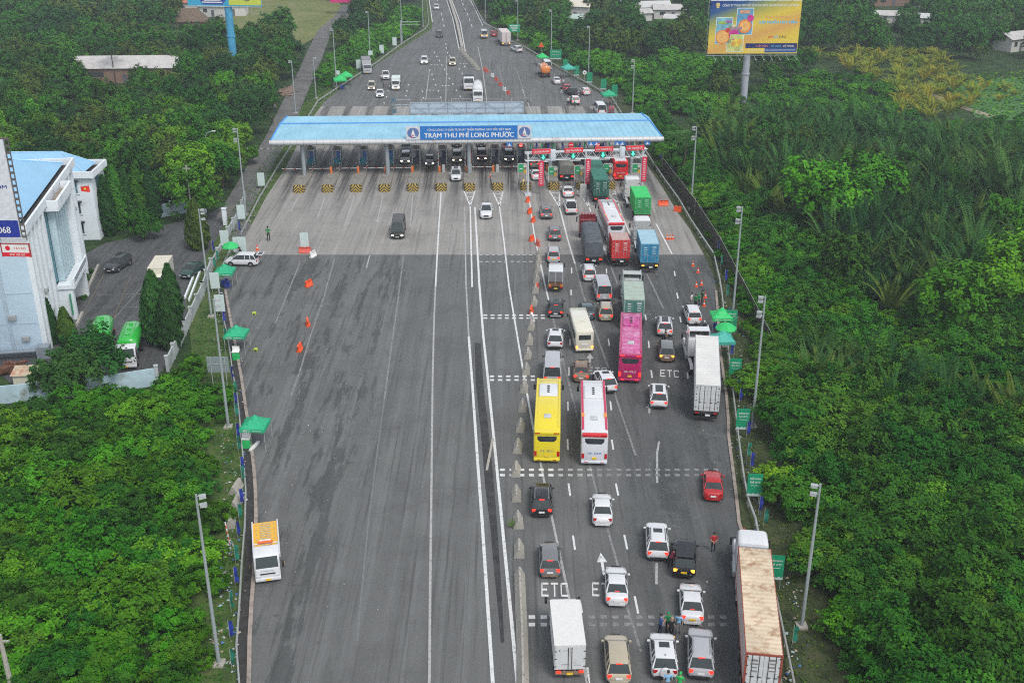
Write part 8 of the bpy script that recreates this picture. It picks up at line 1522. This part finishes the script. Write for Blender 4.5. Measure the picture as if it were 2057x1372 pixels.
VAR = {
 'shrub_bright': [shrub_mesh(100 + k, 2.0, 1.9, 6600, .112, LM_B) for k in range(4)], 'shrub_mid': [shrub_mesh(110 + k, 2.1, 2.3, 6600, .116, LM_M) for k in range(3)], 'vine_mound': [shrub_mesh(120 + k, 3.0, 2.6, 8500, .14, LM_V, 9) for k in range(3)], 'vine_deep': [shrub_mesh(125 + k, 3.2, 3.8, 9500, .15, LM_M, 10) for k in range(3)],
 'tree_bright': [crown_mesh(130 + k, 3.6, 6.5, 8000, .24, LM_V) for k in range(3)], 'tree_mid': [crown_mesh(140 + k, 3.6, 6.8, 5600, .26, LM_M) for k in range(4)], 'tree_deep': [crown_mesh(150 + k, 3.4, 6.4, 5400, .25, LM_D) for k in range(3)], 'tree_olive': [crown_mesh(160 + k, 3.6, 6.6, 5000, .26, LM_O) for k in range(3)],
 'nipa': [palm_mesh(170 + k, 12, 7.4, 2.3, LM_P, 1.38, .50, .0, 32, wid=.14) for k in range(4)], 'nipa_olive': [palm_mesh(175 + k, 10, 6.8, 2.3, LM_O, 1.3, .6, .0, 30, wid=.15) for k in range(2)], 'coconut': [palm_mesh(180 + k, 15, 3.6, 1.1, LM_P, .62, 1.15, 0, 20, wid=.26) for k in range(3)], 'yellow_palm': [palm_mesh(185 + k, 10, 3.3, 1.15, LM_Y, 1.15, .85, .2, 18, wid=.30) for k in range(3)]}
TRK = [trunk_mesh(5.0, .17, k, 4, 1.4) for k in range(3)]
_b = MB(); _b.tube((0, 0, -.1), (.12, .05, 3), .17, .13, 8); _b.tube((.12, .05, 3), (.3, .1, 7), .13, .10, 8); PTRK = _b.mesh('trunk', TRUNK)
# places that stay free of plants (pixel outlines on the ground)
def inpoly(px, py, P):
    c = False; n = len(P)
    for i in range(n):
        (x1, y1), (x2, y2) = P[i], P[i - 1]
        if (y1 > py) != (y2 > py) and px < (x2 - x1) * (py - y1) / (y2 - y1) + x1: c = not c
    return c
PATHW = [at(*p) for p in pc]
def free(x, y, r=1.0, tall=0.0):
    if xl(y) - (3.3 if y < 130 else 3.0) - r * .6 < x < xr(y) + (3.9 if y < 118 else 3.6 if y < 260 else 2.0) + r * .6: return False
    px, py = pix(x, y)
    if inpoly(px, py, YP) or (-30 < px < 225 and 430 < py < 800): return False
    if 395 < px < 520 and 395 < py < 640: return False
    for (x0, y0), (x1, y1) in zip(PATHW, PATHW[1:]):
        d = Vector((x1 - x0, y1 - y0)); t = max(0, min(1, ((x - x0) * d.x + (y - y0) * d.y) / d.length_squared))
        if math.hypot(x - x0 - t * d.x, y - y0 - t * d.y) < 2.9 + r * .5: return False
    return True
HOUSES = [(262,160,120),(385,58,60),(388,30,50),(435,32,50),(472,30,50),(1162,36,40),(1305,32,50),(1350,36,50),(1785,10,60),(1855,50,40),(2030,100,40),(1775,44,35)]
FIELDP = [(485,110),(530,72),(600,98),(655,62),(690,25),(640,-20),(500,-20),(470,40)]
CROPP = [(1885,175),(1960,150),(2120,140),(2120,250),(1970,235),(1900,205)]
count = {}
LABELS = {
 'shrub_bright': ('shrub', 'shrub', 'leafy bright green shrub in the roadside thicket'), 'shrub_mid': ('shrub', 'shrub', 'leafy mid green shrub in the roadside thicket'), 'vine_mound': ('vine_mound', 'creeper', 'mound of bright creeper leaves smothering the scrub'), 'vine_deep': ('vine_mound', 'creeper', 'tall mound of deep green creepers over the scrub'),
 'tree_bright': ('broadleaf_tree', 'tree', 'broad bright green tree rising from the scrub'), 'tree_mid': ('broadleaf_tree', 'tree', 'mid green broadleaf tree of the wood'), 'tree_deep': ('broadleaf_tree', 'tree', 'dark green broadleaf tree of the wood'), 'tree_olive': ('broadleaf_tree', 'tree', 'olive green broadleaf tree of the wood'),
 'nipa': ('nipa_palm', 'palm', 'stemless dark green palm with tall upright fronds'), 'nipa_olive': ('nipa_palm', 'palm', 'stemless olive tinted palm with tall upright fronds'), 'coconut': ('coconut_palm', 'palm tree', 'coconut palm with drooping fronds on a thin trunk'), 'yellow_palm': ('young_palm', 'palm', 'young palm with yellow-orange fronds in the planted plot')}
def where(x, y):
    if x < 0: return 'left of the empty lanes' if y < 112 else 'behind the office yard' if y < 205 and x > -95 else 'in the far left wood' if y > 300 else 'left of the toll canopy'
    return 'right of the lorry queue' if y < 135 else 'right of the toll canopy' if y < 235 else 'around the lottery billboard' if y < 330 else 'in the far right wood'
LIMIT = {'shrub': 290, 'vine_mound': 290, 'broadleaf_tree': 295, 'nipa_palm': 290, 'coconut_palm': 120, 'young_palm': 90}
rest = {}
def plant(kind, x, y, sc=1.0, label=None, sz=1.0, force=False):
    nm, cat, lab = LABELS[kind]; count[nm] = count.get(nm, 0) + 1
    if count[nm] > LIMIT[nm] and not force: rest.setdefault(kind, []).append((x, y, sc, sz)); return None
    w_ = where(x, y); me = RND.choice(VAR[kind]); rz = RND.uniform(0, 6.28); lb = label or lab + ' ' + w_; grp = None if label else {'shrub': 'thicket shrubs ', 'vine_mound': 'creeper mounds ', 'broadleaf_tree': 'woodland trees ', 'nipa_palm': 'stemless palms ', 'coconut_palm': 'coconut palms ', 'young_palm': 'yellow young palms '}[nm] + w_
    if nm in ('broadleaf_tree', 'coconut_palm'):
        T = thing(nm, lb, cat, (x, y, -.06), rz, grp); T.scale = (sc, sc, sc * sz); c = link('crown', me, T); link('trunk', PTRK if nm == 'coconut_palm' else RND.choice(TRK), T)
        if nm == 'coconut_palm': c.location = (.3, .1, 6.95)
        return T
    o = link(nm, me, None, (x, y, -.06), rz); o.scale = (sc, sc, sc * sz); tag(o, lb, cat, grp); return o
def scatter(kinds, poly, step, sc=(.8, 1.25), jit=.45, tall=0.0, skip=None, prob=1.0, order=True):
    pts = [at(*p) for p in poly]; x0, x1 = min(p[0] for p in pts), max(p[0] for p in pts); y0, y1 = min(p[1] for p in pts), max(p[1] for p in pts); out = []
    j = 0; y = y0
    while y < y1:
        x = x0 + (step / 2 if j % 2 else 0)
        while x < x1:
            xx, yy = x + RND.uniform(-jit, jit) * step, y + RND.uniform(-jit, jit) * step; px, py = pix(xx, yy)
            if RND.random() < prob and inpoly(px, py, poly) and -130 < px < 2190 and free(xx, yy, step * .5, tall) and not (skip and any(inpoly(px, py, s) for s in skip)) and not any(abs(px - hx) < hr * .75 and -6 < py - hy < 46 for hx, hy, hr in HOUSES): out.append((xx, yy))
            x += step
        y += step * .87; j += 1
    for xx, yy in sorted(out, key=lambda p: p[1]): plant(RND.choice(kinds), xx, yy, RND.uniform(*sc), sz=RND.uniform(.85, 1.2))
# hand-placed trees ------------------------------------------------------
def columnar(px, py, top, wpx, label, m=LM_D, weep=True, seed=0):
    """clipped or weeping column tree"""
    h = hof(px, py, top); x, y = at(px, py); n = 5200; g = np.random.default_rng(300 + seed); z = g.random(n) ** .85 * h * .97 + .15; r0 = wpx / 2 / (2235 / (y * _C + (CAM_H - h / 2) * _S)); prof = np.clip(1.05 - (z / h) ** 2.6, .05, 1) * np.clip(.55 + z / h * 2.2, 0, 1); a = g.uniform(0, 6.283, n); a = np.round(a * 3.5 + np.sin(z * 1.3)) / 3.5 * .6 + a * .4; r = r0 * prof * (1 - .32 * g.random(n) ** 2) * (1 + .13 * np.sin(z * 4.1 + a * 5)); C = np.stack([r * np.cos(a), r * np.sin(a), z], 1) + g.normal(size=(n, 3)) * .07
    Nn = np.stack([np.cos(a), np.sin(a), .35 + 0 * a], 1) + g.normal(size=(n, 3)) * .45; B = np.stack([np.cos(a) * .3, np.sin(a) * .3, -1 + 0 * a], 1) + g.normal(size=(n, 3)) * .25; me = quads_mesh('crown', C, Nn, g.uniform(.7, 1.3, n) * .22, np.clip(.5 + .3 * g.normal(size=n) * .6 + .25 * np.sin(a * 3 + z), 0, 1), m, asp=2.2, bend=B if weep else None)
    T = thing('columnar_tree', label, 'tree', (x, y, -.03)); link('crown', me, T); b = MB(); b.tube((0, 0, 0), (0, 0, h * .85), .16, .05, 7); b.build('trunk', TRUNK, T)
columnar(322, 690, 543, 62, 'weeping columnar tree nearest the green tankers, hiding the cream lorry', LM_D, True, 1); columnar(345, 700, 580, 48, 'weeping columnar tree nearest the boundary wall', LM_D, True, 2); columnar(350, 648, 530, 42, 'slim weeping columnar tree behind the other two', LM_D, True, 3)
columnar(108, 690, 603, 24, 'dark pointed tree against the near corner of the office front', LM_D, True, 4); columnar(138, 690, 620, 34, 'olive pointed tree beside the entrance bed', LM_O, True, 5)
for i, (px, py, top, w_, lab) in enumerate(((222,472,352,34,'clipped column tree nearest the rear wing'),(243,462,330,34,'clipped column tree, second from the rear wing'),(262,455,336,30,'clipped column tree, third from the rear wing'),(285,450,330,32,'clipped column tree, fourth from the rear wing'),(310,446,338,34,'clipped column tree at the far end of the row by the faded blue wall'))): columnar(px, py, top, w_, lab, LM_M if i % 2 else LM_D, False, 10 + i)
columnar(400, 500, 400, 46, 'shaggy brown-green columnar tree over the parked green saloon, beside the gateway', LM_O, True, 20)
def big(kind, px, py, top, label, rw=None):
    h = hof(px, py, top); x, y = at(px, py); sc = h / 6.6; T = plant(kind, x, y, sc, label, 1.0, True); return T
big('tree_deep', 205, 770, 648, 'dark dense round tree hiding a green tanker'); big('tree_deep', 118, 800, 705, 'bushy mid green tree in front of the pale blue wall'); big('tree_deep', 160, 795, 690, 'rounded green tree between the scrap shed and the dark round tree')
big('shrub_mid', 172, 560, 525, 'clipped dark bush in the bed at the office entrance'); big('shrub_mid', 182, 548, 520, 'clipped dark bush at the far end of the entrance bed'); big('shrub_bright', 165, 600, 570, 'bright bush in the bed below the entrance')
big('tree_mid', 292, 480, 418, 'wide bush on the yard island in front of the faded blue wall'); big('tree_bright', 392, 405, 290, 'bright green tree over the bend of the side path'); big('tree_bright', 424, 372, 282, 'bright bushy tree beside the curved street light'); big('tree_mid', 448, 380, 295, 'rounded green tree at the corner of the side path'); big('tree_bright', 398, 440, 330, 'sprawling bright bush above the utility pole wires')
big('coconut', 452, 448, 415, 'small palm tuft beside the gate pillar')
big('tree_deep', 505, 268, 178, 'dark tree overhanging the side path near the canopy'); big('tree_deep', 480, 240, 165, 'dark round tree above the side path'); big('tree_bright', 508, 330, 292, 'bright bush leaning over the side path under the canopy end')
big('coconut', 233, 168, 106, 'coconut palm leaning over the long shed'); big('tree_olive', 284, 168, 128, 'thin olive tree in front of the long shed'); big('coconut', 180, 150, 85, 'coconut palm left of the long shed, taller than the trees'); big('coconut', 300, 130, 75, 'coconut palm behind the long shed')
big('tree_bright', 1640, 480, 322, 'broad bright crown left in the pair standing above the palms'); big('tree_bright', 1725, 455, 298, 'broad bright crown right in the pair standing above the palms'); big('tree_bright', 1910, 680, 530, 'broad bright tree at the edge of the dark palm gap'); big('tree_bright', 2020, 640, 470, 'tall bright tree at the picture edge above the dark gap'); big('tree_bright', 1490, 350, 300, 'bright bush cluster near the lamp post right of the canopy')
big('tree_mid', 1690, 590, 470, 'single green tree standing against the palm belt'); big('coconut', 1355, 345, 275, 'palm beside the canopy end'); big('coconut', 1372, 352, 285, 'second palm beside the canopy end, nearer the lamp post')
# zones -------------------------------------------------------------------
scatter(['shrub_bright', 'shrub_mid', 'shrub_bright', 'shrub_mid', 'vine_mound'], [(-140,1500),(-140,850),(20,850),(200,822),(330,800),(440,720),(470,860),(468,1000),(456,1120),(442,1280),(436,1500)], 2.2, (.6, 1.5))
scatter(['vine_deep', 'vine_deep', 'vine_mound', 'shrub_mid'], [(1570,1500),(1545,1180),(1520,1020),(1510,900),(1545,780),(1640,700),(1800,760),(2190,800),(2190,1500)], 2.8, (.75, 1.5))
scatter(['vine_mound', 'vine_mound', 'shrub_bright'], [(1425,440),(1345,340),(1330,300),(1400,330),(1490,420),(1560,520),(1600,640),(1560,700),(1500,600),(1450,500)], 2.6, (.6, 1.1))
scatter(['vine_mound', 'shrub_bright', 'vine_deep'], [(1420,440),(1340,340),(1310,250),(1400,300),(1500,420),(1640,480),(1700,600),(1800,640),(2190,700),(2190,800),(1800,760),(1640,700),(1560,770),(1520,640),(1465,520)], 3.1, (.8, 1.3))
scatter(['nipa', 'nipa', 'nipa_olive'], [(1560,800),(1640,720),(1800,780),(2190,860),(2190,960),(1900,900)], 3.2, (.7, .95))
scatter(['nipa', 'nipa', 'nipa', 'nipa_olive'], [(1640,480),(1500,420),(1420,340),(1405,290),(1480,262),(1700,268),(1900,305),(2190,335),(2190,640),(1900,640),(1800,640),(1700,600)], 3.7, (.75, 1.25))
scatter(['tree_mid', 'tree_deep', 'tree_bright', 'tree_olive'], [(-100,480),(-100,300),(120,250),(330,240),(520,200),(560,230),(500,330),(400,420),(230,430)], 4.6, (.75, 1.15))
scatter(['yellow_palm'], [(1700,140),(1640,130),(1620,115),(1780,108),(1900,120),(1960,200),(1930,240),(1840,270),(1800,240),(1790,190)], 4.2, (.9, 1.4), prob=.8); scatter(['yellow_palm'], [(1960,180),(2120,160),(2120,220),(1990,215)], 7.5, (.8, 1.2), skip=None)
scatter(['shrub_mid', 'vine_mound', 'shrub_bright'], [(1300,240),(1200,160),(1130,110),(1200,125),(1420,120),(1490,200),(1390,230),(1330,250)], 4.2, (1.0, 1.6))
scatter(['shrub_bright', 'shrub_mid', 'vine_mound'], [(590,290),(645,190),(700,90),(850,10),(850,50),(780,92),(730,130),(660,178),(630,200)], 3.9, (.9, 1.5))
scatter(['tree_mid', 'tree_mid', 'tree_deep', 'tree_olive'], [(-140,300),(-140,110),(450,95),(650,110),(640,140),(560,230),(520,200),(330,240),(120,250)], 6.0, (.8, 1.3), skip=[FIELDP])
scatter(['coconut'], [(-140,260),(-140,40),(450,40),(450,160),(330,230)], 27, (.9, 1.3), skip=[FIELDP])
scatter(['coconut'], [(1130,120),(1100,40),(1400,20),(2150,20),(2150,130),(1640,110),(1420,120)], 24, (.9, 1.3), skip=[CROPP])
scatter(['tree_mid', 'tree_deep', 'tree_olive', 'tree_mid'], [(1130,110),(1060,60),(1400,40),(2190,40),(2190,140),(1900,118),(1640,108),(1420,125),(1200,128)], 7.0, (.8, 1.35), skip=[CROPP])
scatter(['tree_mid', 'tree_deep', 'tree_olive'], [(-140,110),(-140,-30),(840,-30),(845,20),(700,90),(640,130),(450,95)], 8.0, (.9, 1.5), skip=[FIELDP]); scatter(['tree_mid', 'tree_deep', 'tree_olive'], [(975,0),(1000,-30),(2190,-30),(2190,40),(1400,40),(1060,60)], 8.0, (.9, 1.5))
scatter(['shrub_mid', 'vine_mound', 'shrub_bright'], [(1400,285),(1430,200),(1640,150),(1720,150),(1800,200),(1840,270),(1900,300),(1700,265),(1480,258)], 4.2, (.7, 1.15)); scatter(['tree_mid', 'tree_olive'], [(1400,250),(1440,150),(1490,135),(1640,125),(1640,150),(1560,170)], 8, (.6, .9)); scatter(['tree_mid', 'tree_deep', 'tree_bright', 'tree_olive'], [(1500,400),(1450,300),(1700,290),(2190,360),(2190,560),(1760,560)], 15, (.75, 1.15)); scatter(['shrub_mid', 'vine_mound', 'tree_mid'], [(975,40),(955,0),(1000,-20),(1070,50),(1150,105),(1120,118),(1060,85)], 5, (1, 1.6)); scatter(['shrub_mid', 'shrub_bright'], [(1850,262),(1990,240),(2190,250),(2190,330),(1900,300)], 4, (.7, 1.1)); scatter(['shrub_mid', 'vine_mound'], [(1900,640),(2190,560),(2190,760),(1850,700)], 3.6, (.9, 1.4))
scatter(['shrub_mid', 'vine_mound', 'shrub_bright'], [(1590,1500),(1530,1100),(1505,1000),(1490,880),(1475,780),(1500,760),(1530,900),(1550,1020),(1590,1200),(1680,1500)], 1.7, (.22, .42), prob=.7); scatter(['shrub_mid', 'shrub_bright'], [(425,1500),(440,1280),(455,1100),(465,900),(450,740),(475,740),(488,900),(485,1100),(474,1300),(478,1500)], 1.5, (.18, .36), prob=.6)
# everything past the countable plants becomes one far wood
def bake(name, items):
    Vs, Ts, ms, nf = [], [], {}, 0
    for kind, lst in items:
        for x, y, sc, sz in lst:
            me = RND.choice(VAR[kind]); n = len(me.polygons); co = np.empty(n * 12, dtype=np.float32); me.vertices.foreach_get('co', co); co = co.reshape(n, 4, 3); tt = np.empty(n, dtype=np.float32); me.attributes['tint'].data.foreach_get('value', tt)
            keep = max(.28, min(1.0, (175.0 / y) ** 1.6)); idx = NPR.random(n) < keep; co = co[idx].copy(); tt = tt[idx]; c = co.mean(1, keepdims=True); co = c + (co - c) * (1 / keep) ** .42
            if kind == 'coconut': co[:, :, 2] += 6.95
            a = RND.uniform(0, 6.28); ca, sa = math.cos(a), math.sin(a); X = co[:, :, 0] * ca - co[:, :, 1] * sa; Y = co[:, :, 0] * sa + co[:, :, 1] * ca; Vs.append(np.stack([X * sc + x, Y * sc + y, co[:, :, 2] * sc * sz - .06], 2)); Ts.append(np.clip(tt * .5 + RND.uniform(0, .5), 0, 1)); ms.setdefault(me.materials[0].name, []).append((nf, nf + len(tt))); nf += len(tt)
    if not Vs: return
    V = np.concatenate(Vs).reshape(-1, 3); T = np.concatenate(Ts); n = len(T); me = bpy.data.meshes.new(name); me.vertices.add(4 * n); me.vertices.foreach_set('co', V.astype(np.float32).ravel()); me.loops.add(4 * n); me.loops.foreach_set('vertex_index', np.arange(4 * n, dtype=np.int32)); me.polygons.add(n); me.polygons.foreach_set('loop_start', np.arange(0, 4 * n, 4, dtype=np.int32)); mi = np.zeros(n, dtype=np.int32)
    for i, (k, sp) in enumerate(ms.items()):
        me.materials.append(bpy.data.materials[k])
        for a, b_ in sp: mi[a:b_] = i
    me.polygons.foreach_set('material_index', mi); q = me.attributes.new('tint', 'FLOAT', 'FACE'); q.data.foreach_set('value', T.astype(np.float32)); me.update(); struct(link(name, me), 'stuff'); print(name, n)
bake('far_woods', [(k, v) for k, v in rest.items() if k.startswith('tree') or k == 'coconut']); bake('undergrowth', [(k, v) for k, v in rest.items() if not (k.startswith('tree') or k == 'coconut')])
print({k: v for k, v in count.items()})
# low leaf carpet between the plants
def carpet(name, poly, dens, s, m, zmax=.5):
    pts = [at(*p) for p in poly]; x0, x1 = min(p[0] for p in pts), max(p[0] for p in pts); y0, y1 = min(p[1] for p in pts), max(p[1] for p in pts); n = int((x1 - x0) * (y1 - y0) * dens); X = NPR.uniform(x0, x1, n); Y = NPR.uniform(y0, y1, n); keep = np.array([inpoly(*pix(a, b_), poly) and not (xl(b_) - 1.2 < a < xr(b_) + .9) for a, b_ in zip(X, Y)], dtype=bool) if n else np.zeros(0, bool); X, Y = X[keep], Y[keep]; n = len(X)
    Z = NPR.random(n) ** 1.5 * zmax - .03; Nn = NPR.normal(size=(n, 3)) * .45 + np.array([0, 0, 1]); struct(link(name, quads_mesh(name, np.stack([X, Y, Z], 1), Nn, NPR.uniform(.6, 1.4, n) * s, NPR.random(n), m)), 'stuff')
carpet('grass', [(380,1420),(478,1420),(470,1290),(480,1130),(489,1000),(482,880),(470,770),(450,660),(420,600),(380,700),(430,900),(420,1100)], 13, .13, LM_M, .25)
carpet('grass', [(1600,1420),(1500,1020),(1480,860),(1460,700),(1440,560),(1400,470),(1330,360),(1300,300),(1330,300),(1440,450),(1500,560),(1570,760),(1580,1000),(1690,1420)], 9, .14, LM_O, .22)
carpet('grass', [(455,520),(505,435),(560,335),(600,280),(570,270),(505,360),(440,470)], 9, .15, LM_M, .3); carpet('grass', [(640,200),(690,150),(560,300),(600,240),(640,130),(700,90),(690,160)], 4, .25, LM_B, .5)
carpet('crop', CROPP, 1.2, .5, LM_B, .5)
# ================================================================ air
m = bpy.data.materials.new("haze"); m.use_nodes = True; n = m.node_tree; n.nodes.remove(n.nodes["Principled BSDF"]); v = n.nodes.new("ShaderNodeVolumePrincipled"); v.inputs['Color'].default_value = (.86, .93, 1, 1); v.inputs['Density'].default_value = .00036; v.inputs['Anisotropy'].default_value = .2; n.links.new(v.outputs[0], n.nodes["Material Output"].inputs['Volume'])
b = MB(); b.b2(-580, 580, -60, 1120, -1.06, 56); struct(b.flat('haze', m), 'stuff')
